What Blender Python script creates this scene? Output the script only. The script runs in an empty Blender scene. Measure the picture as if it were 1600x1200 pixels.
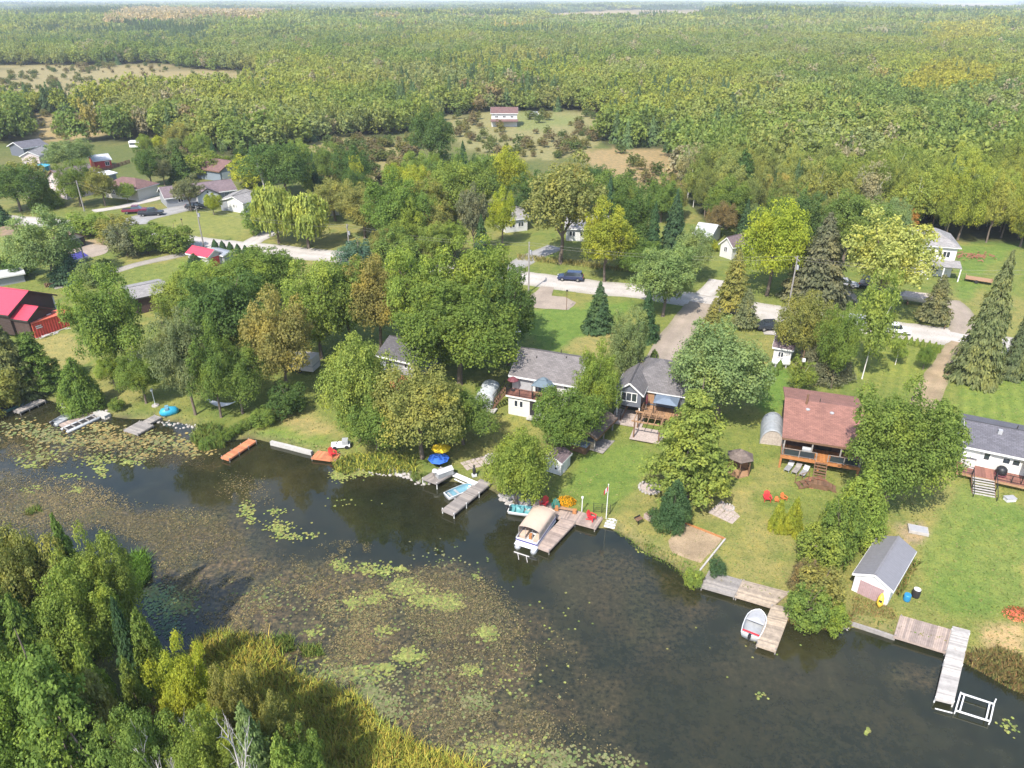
import bpy, math, random
import numpy as np
from mathutils import Vector

# ------------------------------------------------------------------ camera, sky, sun, exposure
F, PITCH, CAMZ = 1150.0, math.radians(27.62), 48.0
CP, SP = math.cos(PITCH), math.sin(PITCH)
sc = bpy.context.scene
col = sc.collection
cam = bpy.data.cameras.new('camera'); cam.sensor_width = 36; cam.lens = F/1600*36
cam.clip_start = 0.5; cam.clip_end = 70000
camo = bpy.data.objects.new('camera', cam); col.objects.link(camo)
camo.location = (0, 0, CAMZ); camo.rotation_euler = (math.pi/2-PITCH, 0, 0)
sc.camera = camo
SUN_EL = math.radians(50); SH = Vector((0.47, 0.883, 0)).normalized()      # direction in which shadows fall
world = bpy.data.worlds.new('World'); sc.world = world; world.use_nodes = True
wn = world.node_tree.nodes; wl = world.node_tree.links
sky = wn.new('ShaderNodeTexSky'); sky.sky_type = 'NISHITA'; sky.sun_disc = False
sky.sun_elevation = SUN_EL; sky.sun_rotation = math.atan2(-SH.x, -SH.y)
sky.air_density = 1.0; sky.dust_density = 1.2; sky.ozone_density = 1.0
bgn = wn['Background']; bgn.inputs['Strength'].default_value = 0.15
wl.new(sky.outputs[0], bgn.inputs['Color'])
sl = bpy.data.lights.new('sun', 'SUN'); sl.energy = 3.5; sl.angle = math.radians(0.55); sl.color = (1, 0.95, 0.87)
so = bpy.data.objects.new('sun', sl); col.objects.link(so)
sd = Vector((SH.x*math.cos(SUN_EL), SH.y*math.cos(SUN_EL), -math.sin(SUN_EL)))
so.rotation_euler = sd.to_track_quat('-Z', 'Y').to_euler()
so.location = (-100, -150, 200)
vs = sc.view_settings; vs.view_transform = 'Standard'; vs.look = 'None'; vs.exposure = 1.3; vs.gamma = 1; vs.use_curve_mapping = False
sc.render.film_transparent = False
try:
    sc.cycles.volume_bounces = 0; sc.cycles.max_bounces = 8; sc.cycles.diffuse_bounces = 6; sc.cycles.transmission_bounces = 6; sc.cycles.transparent_max_bounces = 8
    sc.cycles.volume_step_rate = 10; sc.cycles.use_denoising = True
except Exception: pass

HAZE = 0.00012
rng = np.random.default_rng(7); random.seed(7)

# ------------------------------------------------------------------ ray helpers
def ray(px, py):
    x = (px-800)/F; u = -(py-600)/F
    return x, CP+u*SP, -SP+u*CP
def W(px, py, z=0.0):
    d = ray(px, py); t = (z-CAMZ)/d[2]
    return Vector((d[0]*t, d[1]*t, z))
def proj(x, y, z):
    dz = z-CAMZ; dep = y*CP-dz*SP; up = y*SP+dz*CP
    dep = np.maximum(dep, 0.1)
    return 800+F*x/dep, 600-F*up/dep
def depth(p): return p[1]*CP-(p[2]-CAMZ)*SP
def sstep(a, b, v):
    t = np.clip((v-a)/(b-a), 0, 1); return t*t*(3-2*t)
_perm = np.random.default_rng(3).random((256, 256))
def vnoise(x, y):
    x = np.asarray(x, float); y = np.asarray(y, float)
    xi = np.floor(x).astype(int); yi = np.floor(y).astype(int); fx = x-xi; fy = y-yi
    fx = fx*fx*(3-2*fx); fy = fy*fy*(3-2*fy)
    g = lambda a, b: _perm[a & 255, b & 255]
    return (g(xi, yi)*(1-fx)+g(xi+1, yi)*fx)*(1-fy)+(g(xi, yi+1)*(1-fx)+g(xi+1, yi+1)*fx)*fy
def fbm(x, y, o=3):
    s = 0; a = 0.5; t = 0
    for i in range(o): s = s+a*vnoise(x+17.3*i, y-9.1*i); t += a; a *= 0.5; x = x*2.03; y = y*2.03
    return s/t
def inpoly(x, y, poly):
    x = np.asarray(x, float); y = np.asarray(y, float); r = np.zeros(x.shape, bool); n = len(poly); j = n-1
    for i in range(n):
        xi, yi = poly[i][0], poly[i][1]; xj, yj = poly[j][0], poly[j][1]
        if yi != yj:
            r ^= ((yi > y) != (yj > y)) & (x < (xj-xi)*(y-yi)/(yj-yi)+xi)
        j = i
    return r
def segdist(x, y, pts):
    x = np.asarray(x, float); y = np.asarray(y, float); best = np.full(x.shape, 1e9)
    for a, b in zip(pts[:-1], pts[1:]):
        ax, ay, bx, by = a[0], a[1], b[0], b[1]; dx, dy = bx-ax, by-ay; L = dx*dx+dy*dy+1e-9
        t = np.clip(((x-ax)*dx+(y-ay)*dy)/L, 0, 1)
        best = np.minimum(best, np.hypot(x-ax-t*dx, y-ay-t*dy))
    return best

# ------------------------------------------------------------------ shore lines (traced at water level)
SHORE_PX = [(-30,640),(0,634),(30,621),(72,625),(97,631),(120,640),(150,643),(170,650),(195,654),(250,656),(280,661),(305,667),(318,690),(345,693),(375,686),
 (398,686),(425,692),(455,699),(485,708),(525,718),(545,728),(575,735),(605,741),(640,748),(668,754),(700,752),(735,757),(765,764),(785,777),(802,789),(818,795),
 (870,812),(935,826),(955,826),(985,843),(1008,863),(1045,879),(1072,899),(1092,916),(1150,931),(1200,945),(1235,962),(1275,982),(1325,978),(1395,997),
 (1440,1010),(1482,1020),(1512,1034),(1545,1056),(1585,1075),(1640,1100)]
SHORE = [(-400.,170.),(-150.,110.)]+[tuple(W(a, b, 0)[:2]) for a, b in SHORE_PX]+[(70.,30.),(160.,0.),(400.,-60.)]
LAND = SHORE+[(40000.,-100.),(40000.,50000.),(-40000.,50000.),(-40000.,200.)]
BANK_PX = [(-260,845),(-60,862),(0,868),(120,880),(190,915),(232,965),(258,1022),(320,1004),(400,1008),(440,1064),(540,1108),(600,1152),(735,1212),(860,1330)]
BANK = [(-140.,52.)]+[tuple(W(a, b, 0)[:2]) for a, b in BANK_PX]
BANKP = BANK+[(0.,5.),(-10.,-30.),(-140.,-30.)]
def hz(x, y):
    x = np.asarray(x, float); y = np.asarray(y, float)
    a = inpoly(x, y, LAND); b = inpoly(x, y, BANKP)
    d1 = segdist(x, y, SHORE); d2 = segdist(x, y, BANK)
    wob = fbm(x*0.12, y*0.12, 2)-0.5
    zl = 0.42*sstep(0, 0.9, d1)+1.5*sstep(4, 34, d1)+0.6*sstep(34, 75, d1)+0.22*wob*sstep(2, 12, d1)
    zl = zl+(fbm(x*0.0022+5, y*0.0022, 2)-0.45)*26*sstep(420, 1600, y)
    zb = 0.28*sstep(0, 1.5, d2)+0.1*wob*sstep(1, 5, d2)
    zw = -np.minimum(np.minimum(d1, d2)*0.45, 1.3)
    return np.where(a, zl, np.where(b, zb, zw))
def hz1(x, y): return float(hz(np.array([x]), np.array([y]))[0])
def Gv(a, b):
    a = np.asarray(a, float); b = np.asarray(b, float); x = (a-800)/F; u = -(b-600)/F; dy = CP+u*SP; dz = -SP+u*CP; z = np.ones_like(a)
    for _ in range(6): t = (z-CAMZ)/dz; z = np.maximum(hz(x*t, dy*t), 0)
    return np.stack([x*t, dy*t, z], 1)
def G(px, py):
    z = 1.0
    for _ in range(7):
        p = W(px, py, z); z = hz1(p.x, p.y)
        if z < 0: z = 0.0
    return Vector((p.x, p.y, z))

# ------------------------------------------------------------------ materials
def nmat(name):
    m = bpy.data.materials.new(name); m.use_nodes = True
    nt = m.node_tree; nt.nodes.clear()
    out = nt.nodes.new('ShaderNodeOutputMaterial'); bs = nt.nodes.new('ShaderNodeBsdfPrincipled')
    nt.links.new(bs.outputs[0], out.inputs[0])
    return m, nt, bs, out
def N(nt, t, **k):
    n = nt.nodes.new(t)
    for a, b in k.items(): setattr(n, a, b)
    return n
def noise(nt, scale, detail=3, rough=0.6, vec=None):
    n = N(nt, 'ShaderNodeTexNoise'); n.inputs['Scale'].default_value = scale; n.inputs['Detail'].default_value = detail; n.inputs['Roughness'].default_value = rough
    if vec: nt.links.new(vec, n.inputs['Vector'])
    return n
def ramp(nt, src, stops):
    r = N(nt, 'ShaderNodeValToRGB'); e = r.color_ramp.elements
    while len(e) > 1: e.remove(e[-1])
    e[0].position = stops[0][0]; e[0].color = (*stops[0][1], 1)
    for p, c in stops[1:]:
        k = e.new(p); k.color = (*c, 1)
    nt.links.new(src, r.inputs[0]); return r
def mix(nt, a, b, fac, mode='MIX'):
    m = N(nt, 'ShaderNodeMix', data_type='RGBA', blend_type=mode)
    for s, v in ((6, a), (7, b), (0, fac)):
        if hasattr(v, 'links') or isinstance(v, bpy.types.NodeSocket): nt.links.new(v, m.inputs[s])
        elif s == 0: m.inputs[0].default_value = v
        else: m.inputs[s].default_value = (*v, 1)
    return m.outputs[2]
_mats = {}
def plain(name, c, rough=0.6, metal=0.0, var=0.18, scale=3.0, bump=0.0, bscale=20, stripes=None, spec=0.4, axis='X'):
    """weathered surface: base colour with blotches and fine grain; optional groove lines (siding, shingle rows, boards)"""
    if name in _mats: return _mats[name]
    m, nt, bs, out = nmat(name)
    tc = N(nt, 'ShaderNodeTexCoord'); v = tc.outputs['Object']
    n1 = noise(nt, scale, 4, 0.65, v); n2 = noise(nt, scale*9, 2, 0.6, v)
    c1 = tuple(x*(1-var) for x in c); c2 = tuple(min(1, x*(1+var)) for x in c)
    r1 = ramp(nt, n1.outputs[0], [(0.3, c1), (0.7, c2)])
    cc = mix(nt, r1.outputs[0], n2.outputs['Color'], 0.10, 'OVERLAY')
    bs.inputs['Roughness'].default_value = rough; bs.inputs['Metallic'].default_value = metal
    bs.inputs['Specular IOR Level'].default_value = spec
    hsock = n2.outputs[0]
    if stripes:
        w = N(nt, 'ShaderNodeTexWave', wave_type='BANDS', bands_direction=axis, wave_profile='SAW')
        w.inputs['Scale'].default_value = 0.314159/stripes if True else 1   # stripes = pitch in metres
        w.inputs['Distortion'].default_value = 0.0
        nt.links.new(v, w.inputs['Vector'])
        lr = ramp(nt, w.outputs[0], [(0.0, (0.62,)*3), (0.14, (1,)*3), (1.0, (0.93,)*3)])
        cc = mix(nt, cc, lr.outputs[0], 1.0, 'MULTIPLY'); hsock = w.outputs[0]
    nt.links.new(cc, bs.inputs['Base Color'])
    if bump or stripes:
        b = N(nt, 'ShaderNodeBump'); b.inputs['Strength'].default_value = bump or 0.4; b.inputs['Distance'].default_value = 0.03
        nt.links.new(hsock, b.inputs['Height']); nt.links.new(b.outputs[0], bs.inputs['Normal'])
    _mats[name] = m; return m
def shingle(name, c, row=0.22, var=0.16):
    c = tuple(x*0.54 for x in c)
    """asphalt shingles in courses: brick pattern in the roof's own (uv) plane"""
    if name in _mats: return _mats[name]
    m, nt, bs, out = nmat(name)
    uv = N(nt, 'ShaderNodeUVMap').outputs[0]
    br = N(nt, 'ShaderNodeTexBrick'); br.inputs['Scale'].default_value = 1.0
    br.inputs['Brick Width'].default_value = 0.45; br.inputs['Row Height'].default_value = row; br.inputs['Mortar Size'].default_value = 0.012; br.inputs['Bias'].default_value = 0.0
    br.inputs['Color1'].default_value = (*[x*(1-var) for x in c], 1); br.inputs['Color2'].default_value = (*[x*(1+var) for x in c], 1); br.inputs['Mortar'].default_value = (*[x*0.45 for x in c], 1)
    nt.links.new(uv, br.inputs['Vector'])
    n1 = noise(nt, 0.6, 4, 0.6, uv); n2 = noise(nt, 14, 2, 0.7, uv)
    cc = mix(nt, br.outputs[0], ramp(nt, n1.outputs[0], [(0.3, (0.82,)*3), (0.7, (1.12,)*3)]).outputs[0], 1.0, 'MULTIPLY')
    cc = mix(nt, cc, ramp(nt, n2.outputs[0], [(0.3, (0.75,)*3), (0.7, (1.25,)*3)]).outputs[0], 1.0, 'MULTIPLY')
    nt.links.new(cc, bs.inputs['Base Color']); bs.inputs['Roughness'].default_value = 0.85
    b = N(nt, 'ShaderNodeBump'); b.inputs['Strength'].default_value = 0.6; b.inputs['Distance'].default_value = 0.03
    nt.links.new(br.outputs['Fac'], b.inputs['Height']); b.invert = True; nt.links.new(b.outputs[0], bs.inputs['Normal'])
    _mats[name] = m; return m
def leafmat(name, instancer=False):
    m, nt, bs, out = nmat(name); nt.nodes.remove(bs)
    if instancer:
        a = N(nt, 'ShaderNodeAttribute', attribute_type='INSTANCER', attribute_name='tint'); base = a.outputs['Color']
    else:
        a = N(nt, 'ShaderNodeObjectInfo'); base = a.outputs['Color']
    g = N(nt, 'ShaderNodeNewGeometry')
    rp = ramp(nt, g.outputs['Random Per Island'], [(0.0, (0.85,)*3), (1.0, (1.15,)*3)]) if instancer else ramp(nt, g.outputs['Random Per Island'], [(0.0, (0.68, 0.72, 0.66)), (0.45, (1, 1, 1)), (0.85, (1.2, 1.18, 1.05)), (1.0, (1.38, 1.28, 1.1))])
    c = mix(nt, base, rp.outputs[0], 1.0, 'MULTIPLY')
    tc = N(nt, 'ShaderNodeTexCoord')
    n1 = noise(nt, 3.2, 2, 0.5, tc.outputs['Object'])
    c = mix(nt, c, ramp(nt, n1.outputs[0], [(0.32, (0.78, 0.84, 0.8)), (0.5, (1, 1, 1)), (0.68, (1.28, 1.16, 0.9))]).outputs[0], 1.0, 'MULTIPLY')
    d = N(nt, 'ShaderNodeBsdfDiffuse'); t = N(nt, 'ShaderNodeBsdfTranslucent')
    nt.links.new(c, d.inputs[0])
    tcx = mix(nt, c, (1.25, 1.25, 0.6), 1.0, 'MULTIPLY'); nt.links.new(tcx, t.inputs[0])
    ms = N(nt, 'ShaderNodeMixShader'); ms.inputs[0].default_value = 0.44
    nt.links.new(d.outputs[0], ms.inputs[1]); nt.links.new(t.outputs[0], ms.inputs[2])
    nt.links.new(ms.outputs[0], out.inputs[0])
    return m
def attrmat(name, attr='col', rough=0.85, bump=0.0, spec=0.3):
    m, nt, bs, out = nmat(name)
    a = N(nt, 'ShaderNodeAttribute', attribute_name=attr)
    nt.links.new(a.outputs['Color'], bs.inputs['Base Color']); bs.inputs['Roughness'].default_value = rough; bs.inputs['Specular IOR Level'].default_value = spec
    return m
LEAF = leafmat('leaves'); LEAFI = leafmat('forest_leaves', True)
BARK = plain('bark', (0.13, 0.10, 0.075), 0.9, var=0.35, scale=6)
BARKP = plain('pale_bark', (0.55, 0.52, 0.47), 0.85, var=0.3, scale=8)

# ------------------------------------------------------------------ object helpers
def tag(o, label=None, cat=None, group=None, kind=None):
    if label: o['label'] = label
    if cat: o['category'] = cat
    if group: o['group'] = group
    if kind: o['kind'] = kind
    return o
def link(name, me, parent=None, mat=None):
    o = bpy.data.objects.new(name, me); col.objects.link(o)
    if parent: o.parent = parent
    if mat and me is not None and not me.materials: me.materials.append(mat)
    return o
def empty(name, loc, rz=0.0, label=None, cat=None, group=None):
    o = bpy.data.objects.new(name, None); col.objects.link(o); o.location = loc; o.rotation_euler = (0, 0, rz)
    o.empty_display_size = 0.3
    return tag(o, label, cat, group)
def npmesh(name, V, Fc, mats=(), colr=None, attr='col'):
    """V (n,3), Fc (m,k) arrays -> mesh; colr per-vertex rgb"""
    me = bpy.data.meshes.new(name); V = np.ascontiguousarray(V, np.float32); Fc = np.ascontiguousarray(Fc, np.int32)
    m, k = Fc.shape
    me.vertices.add(len(V)); me.vertices.foreach_set('co', V.ravel())
    me.loops.add(m*k); me.loops.foreach_set('vertex_index', Fc.ravel())
    me.polygons.add(m); me.polygons.foreach_set('loop_start', np.arange(0, m*k, k, dtype=np.int32))
    for x in mats: me.materials.append(x)
    if colr is not None:
        at = me.color_attributes.new(attr, 'FLOAT_COLOR', 'POINT')
        c = np.ones((len(V), 4), np.float32); c[:, :3] = colr; at.data.foreach_set('color', c.ravel())
    me.update(calc_edges=True); return me

# ------------------------------------------------------------------ ground
def axis_coords(lo, hi, step, far_lo, far_hi, grow=1.12):
    a = list(np.arange(lo, hi+1e-6, step)); s = step; v = hi
    while v < far_hi: s *= grow; v += s; a.append(v)
    s = step; v = lo; b = []
    while v > far_lo: s *= grow; v -= s; b.append(v)
    return np.array(b[::-1]+a)
gx = axis_coords(-115, 135, 1.0, -24000, 24000); gy = axis_coords(22, 215, 1.0, -300, 30000)
GX, GY = np.meshgrid(gx, gy); GZ = hz(GX, GY)
nx, ny = len(gx), len(gy)
V = np.stack([GX.ravel(), GY.ravel(), GZ.ravel()], 1)
ii = np.arange(ny*nx).reshape(ny, nx)
Fq = np.stack([ii[:-1, :-1].ravel(), ii[:-1, 1:].ravel(), ii[1:, 1:].ravel(), ii[1:, :-1].ravel()], 1)
X, Y, Z = V.T
PX, PY = proj(X, Y, Z); ok = Y > 20
C = np.empty((len(V), 3)); C[:] = (0.138, 0.158, 0.038)
n_a = fbm(X*0.07, Y*0.07, 3); n_b = fbm(X*0.35+40, Y*0.35, 3); n_c = fbm(X*0.02+9, Y*0.02, 2)
def blend(mask, c):
    global C
    m = np.clip(mask, 0, 1)[:, None]; C = C*(1-m)+np.array(c)*m
blend(sstep(0.42, 0.68, n_a)*0.75, (0.205, 0.180, 0.060))
blend(sstep(0.52, 0.75, n_b)*0.5, (0.075, 0.125, 0.025))
def pxzone(poly, c, amt=1.0, soft=8):
    d = segdist(PX, PY, list(poly)+[poly[0]]); ins = inpoly(PX, PY, poly)
    s = np.where(ins, d, -d)+(n_b-0.5)*soft*2.2
    blend(sstep(-soft*0.5, soft*0.5, s)*amt*ok, c)
TAN = (0.275, 0.205, 0.095); DRY = (0.225, 0.195, 0.070); FRESH = (0.105, 0.165, 0.032); DIRT = (0.27, 0.20, 0.13)
# far ground under the forest
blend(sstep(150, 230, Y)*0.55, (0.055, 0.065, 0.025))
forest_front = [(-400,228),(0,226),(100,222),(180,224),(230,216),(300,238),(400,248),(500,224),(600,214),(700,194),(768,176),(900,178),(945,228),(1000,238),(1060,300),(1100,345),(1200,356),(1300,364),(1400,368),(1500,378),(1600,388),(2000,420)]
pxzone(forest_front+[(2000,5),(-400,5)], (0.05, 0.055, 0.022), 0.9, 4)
MEADOWS = [
 [(-60,102),(180,102),(180,164),(100,170),(-60,170)], [(180,102),(240,98),(300,108),(410,114),(415,140),(350,150),(270,160),(180,166)],
 [(35,178),(180,178),(182,212),(100,222),(40,220)],
 [(690,182),(768,174),(900,174),(955,180),(950,205),(925,238),(860,250),(790,246),(735,236),(695,208)],
 [(895,236),(970,232),(1045,234),(1068,270),(1062,300),(1030,308),(990,292),(940,270)],
 [(480,222),(560,216),(650,225),(640,262),(600,292),(500,296),(478,260)],
 [(840,21),(960,16),(1110,15),(1120,30),(1000,34),(840,38)],
 [(1430,4),(1620,4),(1620,17),(1440,16)], [(255,232),(320,236),(310,250),(255,268),(225,250)]]
for i, mz in enumerate(MEADOWS): pxzone(mz, {3: (0.205, 0.185, 0.080), 4: (0.255, 0.185, 0.09), 5: (0.22, 0.19, 0.08), 0: (0.23, 0.19, 0.09), 1: (0.24, 0.19, 0.09)}.get(i, TAN), 0.95, 3 if i < 2 or i > 5 else 5)
pxzone([(805,178),(900,178),(915,192),(860,200),(810,204)], (0.16, 0.175, 0.06), 0.95, 4)
for poly, c, a, s in [
 ([(820,485),(900,478),(960,470),(985,480),(960,515),(900,540),(850,545),(825,520)], FRESH, 0.9, 8),
 ([(880,545),(920,520),(975,512),(980,540),(930,560)], DRY, 0.9, 8),
 ([(935,700),(1000,690),(1020,720),(1000,770),(930,790),(880,770),(900,735)], FRESH, 0.65, 12),
 ([(1010,740),(1060,730),(1070,760),(1010,790),(980,780)], DRY, 0.5, 10),
 ([(1100,770),(1175,760),(1180,800),(1130,815),(1090,810)], DRY, 0.8, 8), ([(1170,730),(1225,715),(1240,760),(1190,770)], DRY, 0.5, 10),
 ([(1160,800),(1230,810),(1255,840),(1200,860),(1160,850)], DRY, 0.4, 12), ([(1130,880),(1180,870),(1260,890),(1250,905),(1150,905)], DRY, 0.5, 10),
 ([(1500,760),(1600,790),(1600,960),(1480,960),(1430,880),(1470,800)], FRESH, 0.6, 14),
 ([(1530,978),(1600,975),(1600,1040),(1550,1030),(1525,1000)], (0.36, 0.25, 0.12), 1.0, 6),
 ([(1500,540),(1620,540),(1620,690),(1500,665)], (0.125, 0.175, 0.035), 0.7, 10), ([(1490,380),(1600,380),(1540,420),(1520,470),(1500,470)], FRESH, 0.7, 8),
 ([(1180,575),(1235,575),(1225,640),(1190,650)], (0.10, 0.165, 0.03), 0.95, 5),
 ([(1250,580),(1440,600),(1470,560),(1420,545),(1330,560)], (0.165, 0.185, 0.04), 0.8, 10),
 ([(420,640),(470,628),(515,660),(560,690),(520,700),(450,690)], DRY, 0.55, 10), ([(400,672),(470,660),(520,690),(490,705),(430,690)], (0.11, 0.17, 0.03), 0.7, 8),
 ([(440,652),(490,650),(520,672),(480,680),(440,668)], (0.28, 0.22, 0.09), 0.7, 8),
 ([(55,530),(110,522),(150,550),(130,570),(75,575)], DRY, 0.9, 6), ([(150,570),(240,600),(200,640),(150,620)], DRY, 0.6, 8),
 ([(160,440),(290,400),(300,410),(200,470)], (0.14, 0.165, 0.04), 0.8, 8), ([(235,345),(300,325),(390,325),(380,370),(300,365)], (0.17, 0.18, 0.05), 0.8, 6),
 ([(690,690),(770,650),(800,655),(770,720),(700,725)], DRY, 0.6, 8), ([(735,640),(800,640),(850,665),(830,700),(770,690)], (0.19, 0.18, 0.05), 0.5, 12),
 ([(1340,880),(1395,935),(1400,975),(1320,960)], (0.17, 0.15, 0.05), 0.7, 10), ([(1395,825),(1440,820),(1450,845),(1415,850)], DIRT, 0.8, 5),
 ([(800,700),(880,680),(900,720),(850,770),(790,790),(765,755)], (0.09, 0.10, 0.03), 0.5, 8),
 ([(20,385),(60,390),(0,425),(-30,400)], (0.16, 0.17, 0.05), 0.6, 6), ([(100,380),(170,370),(160,390),(120,400)], DIRT, 0.9, 4),
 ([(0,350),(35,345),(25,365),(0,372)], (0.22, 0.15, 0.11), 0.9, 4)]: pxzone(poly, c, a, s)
d_sh = segdist(X, Y, SHORE)
blend(sstep(1.6, 0.3, d_sh)*(Z < 0.7)*0.6, (0.13, 0.11, 0.055))
blend(inpoly(X, Y, BANKP)*0.9, (0.10, 0.10, 0.035))
blend((Z < -0.05).astype(float), (0.06, 0.05, 0.03))
gm, nt, bs, out = nmat('ground')
a = N(nt, 'ShaderNodeAttribute', attribute_name='col'); tc = N(nt, 'ShaderNodeTexCoord'); ob = tc.outputs['Object']
n1 = noise(nt, 0.9, 5, 0.7, ob); n2 = noise(nt, 7.0, 3, 0.7, ob)
c = mix(nt, a.outputs['Color'], ramp(nt, n1.outputs[0], [(0.30, (0.70, 0.78, 0.75)), (0.5, (1, 1, 1)), (0.72, (1.35, 1.2, 1.1))]).outputs[0], 1.0, 'MULTIPLY')
c = mix(nt, c, ramp(nt, n2.outputs[0], [(0.30, (0.62, 0.66, 0.6)), (0.52, (1, 1, 1)), (0.75, (1.3, 1.25, 1.15))]).outputs[0], 1.0, 'MULTIPLY')
# mowing stripes on the right-hand back lawns
mp = N(nt, 'ShaderNodeMapping'); mp.inputs['Rotation'].default_value = (0, 0, math.radians(28)); nt.links.new(ob, mp.inputs['Vector'])
wv = N(nt, 'ShaderNodeTexWave', wave_type='BANDS', bands_direction='X'); wv.inputs['Scale'].default_value = 0.21; wv.inputs['Distortion'].default_value = 1.2; wv.inputs['Detail'].default_value = 1; nt.links.new(mp.outputs[0], wv.inputs['Vector'])
at2 = N(nt, 'ShaderNodeAttribute', attribute_name='mow')
c2 = mix(nt, c, ramp(nt, wv.outputs[0], [(0.2, (0.82, 0.88, 0.8)), (0.8, (1.18, 1.12, 1.1))]).outputs[0], at2.outputs['Fac'], 'MULTIPLY')
nt.links.new(c2, bs.inputs['Base Color']); bs.inputs['Roughness'].default_value = 0.95; bs.inputs['Specular IOR Level'].default_value = 0.15
bp = N(nt, 'ShaderNodeBump'); bp.inputs['Strength'].default_value = 0.55; bp.inputs['Distance'].default_value = 0.12; nt.links.new(n2.outputs[0], bp.inputs['Height']); nt.links.new(bp.outputs[0], bs.inputs['Normal'])
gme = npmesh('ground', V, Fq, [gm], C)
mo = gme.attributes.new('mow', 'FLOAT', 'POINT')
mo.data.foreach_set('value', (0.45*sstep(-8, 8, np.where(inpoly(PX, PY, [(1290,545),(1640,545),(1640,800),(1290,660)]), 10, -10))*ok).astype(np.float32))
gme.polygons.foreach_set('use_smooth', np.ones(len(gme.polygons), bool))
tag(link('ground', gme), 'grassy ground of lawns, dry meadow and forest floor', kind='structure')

# ------------------------------------------------------------------ water
wm, nt, bs, out = nmat('lake_water')
tc = N(nt, 'ShaderNodeTexCoord'); ob = tc.outputs['Object']
n1 = noise(nt, 0.055, 5, 0.6, ob); n2 = noise(nt, 0.6, 4, 0.7, ob)
c = ramp(nt, n1.outputs[0], [(0.34, (0.009, 0.013, 0.008)), (0.5, (0.018, 0.019, 0.009)), (0.68, (0.036, 0.032, 0.014))]).outputs[0]
c = mix(nt, c, ramp(nt, n2.outputs[0], [(0.35, (0.8,)*3), (0.7, (1.2,)*3)]).outputs[0], 1.0, 'MULTIPLY')
nt.links.new(c, bs.inputs['Base Color']); bs.inputs['Roughness'].default_value = 0.035; bs.inputs['IOR'].default_value = 1.333; bs.inputs['Specular IOR Level'].default_value = 1.0
b1 = noise(nt, 0.35, 3, 0.5, ob); b2 = noise(nt, 2.2, 2, 0.5, ob)
bp = N(nt, 'ShaderNodeBump'); bp.inputs['Strength'].default_value = 0.05; bp.inputs['Distance'].default_value = 0.3; nt.links.new(b1.outputs[0], bp.inputs['Height'])
bp2 = N(nt, 'ShaderNodeBump'); bp2.inputs['Strength'].default_value = 0.03; bp2.inputs['Distance'].default_value = 0.05; nt.links.new(b2.outputs[0], bp2.inputs['Height']); nt.links.new(bp.outputs[0], bp2.inputs['Normal'])
nt.links.new(bp2.outputs[0], bs.inputs['Normal'])
WEEDBED = [([(-20,735),(60,728),(130,745),(230,785),(300,792),(345,800),(400,850),(470,862),(540,872),(620,885),(700,880),(770,900),(815,945),(842,1010),(850,1080),(875,1140),(910,1210),(720,1215),(600,1130),(540,1100),(440,1062),(400,1000),(330,985),(270,955),(240,905),(230,860),(150,830),(60,838),(-20,830)], 1.0),
 ([(-20,645),(60,640),(190,660),(310,675),(335,705),(340,735),(250,735),(180,720),(120,735),(60,735),(-20,720)], 0.4), ([(690,940),(800,900),(880,960),(960,1080),(1010,1210),(860,1210),(760,1100)], 0.42),
 ([(1380,1030),(1430,1020),(1490,1040),(1480,1090),(1400,1110),(1360,1070)], 0.55), ([(860,870),(960,845),(1050,900),(1110,960),(1060,1010),(960,1000),(870,960)], 0.36), ([(900,980),(1100,980),(1260,1020),(1400,1080),(1480,1130),(1450,1215),(950,1215)], 0.15)]
wx = np.arange(-150, 121, 0.8); wy = np.arange(16, 131, 0.8); WX, WY = np.meshgrid(wx, wy); wxx, wyy = WX.ravel(), WY.ravel()
wpx, wpy = proj(wxx, wyy, np.zeros_like(wxx)); wv_ = np.zeros_like(wxx); nz = fbm(wxx*0.10+5, wyy*0.10, 3); nz2 = fbm(wxx*0.45, wyy*0.45+8, 3)
for poly, am in WEEDBED:
    dd_ = segdist(wpx, wpy, list(poly)+[poly[0]]); dd_ = np.where(inpoly(wpx, wpy, poly), dd_, -dd_)+(nz-0.5)*70+(nz2-0.5)*30
    wv_ = np.maximum(wv_, sstep(-14, 26, dd_)*am*(0.35+1.1*nz2))
ww_, hh_ = len(wx), len(wy); ii = np.arange(ww_*hh_).reshape(hh_, ww_)
wme = npmesh('lake_water', np.stack([wxx, wyy, 0*wxx], 1), np.stack([ii[:-1, :-1].ravel(), ii[:-1, 1:].ravel(), ii[1:, 1:].ravel(), ii[1:, :-1].ravel()], 1), [wm])
wme.attributes.new('weed', 'FLOAT', 'POINT').data.foreach_set('value', np.clip(wv_, 0, 1).astype(np.float32))
tag(link('lake_water', wme), 'dark weedy lake water', kind='structure')
# submerged weed bed seen in the shallow water: brown, matted, breaks the mirror
wt = wm.node_tree; bsw = next(n for n in wt.nodes if n.type == 'BSDF_PRINCIPLED'); srcw = bsw.inputs['Base Color'].links[0].from_socket
aw = N(wt, 'ShaderNodeAttribute', attribute_name='weed'); tcw = N(wt, 'ShaderNodeTexCoord'); f1 = noise(wt, 2.2, 5, 0.75, tcw.outputs['Object']); f2 = noise(wt, 0.3, 3, 0.6, tcw.outputs['Object'])
wc = ramp(wt, f1.outputs[0], [(0.36, (0.016, 0.016, 0.009)), (0.5, (0.056, 0.047, 0.023)), (0.64, (0.130, 0.100, 0.048))]).outputs[0]
wc = mix(wt, wc, ramp(wt, f2.outputs[0], [(0.35, (0.75, 0.85, 0.75)), (0.65, (1.2, 1.05, 1.0))]).outputs[0], 1.0, 'MULTIPLY')
wt.links.new(mix(wt, srcw, wc, aw.outputs['Fac']), bsw.inputs['Base Color'])
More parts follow.
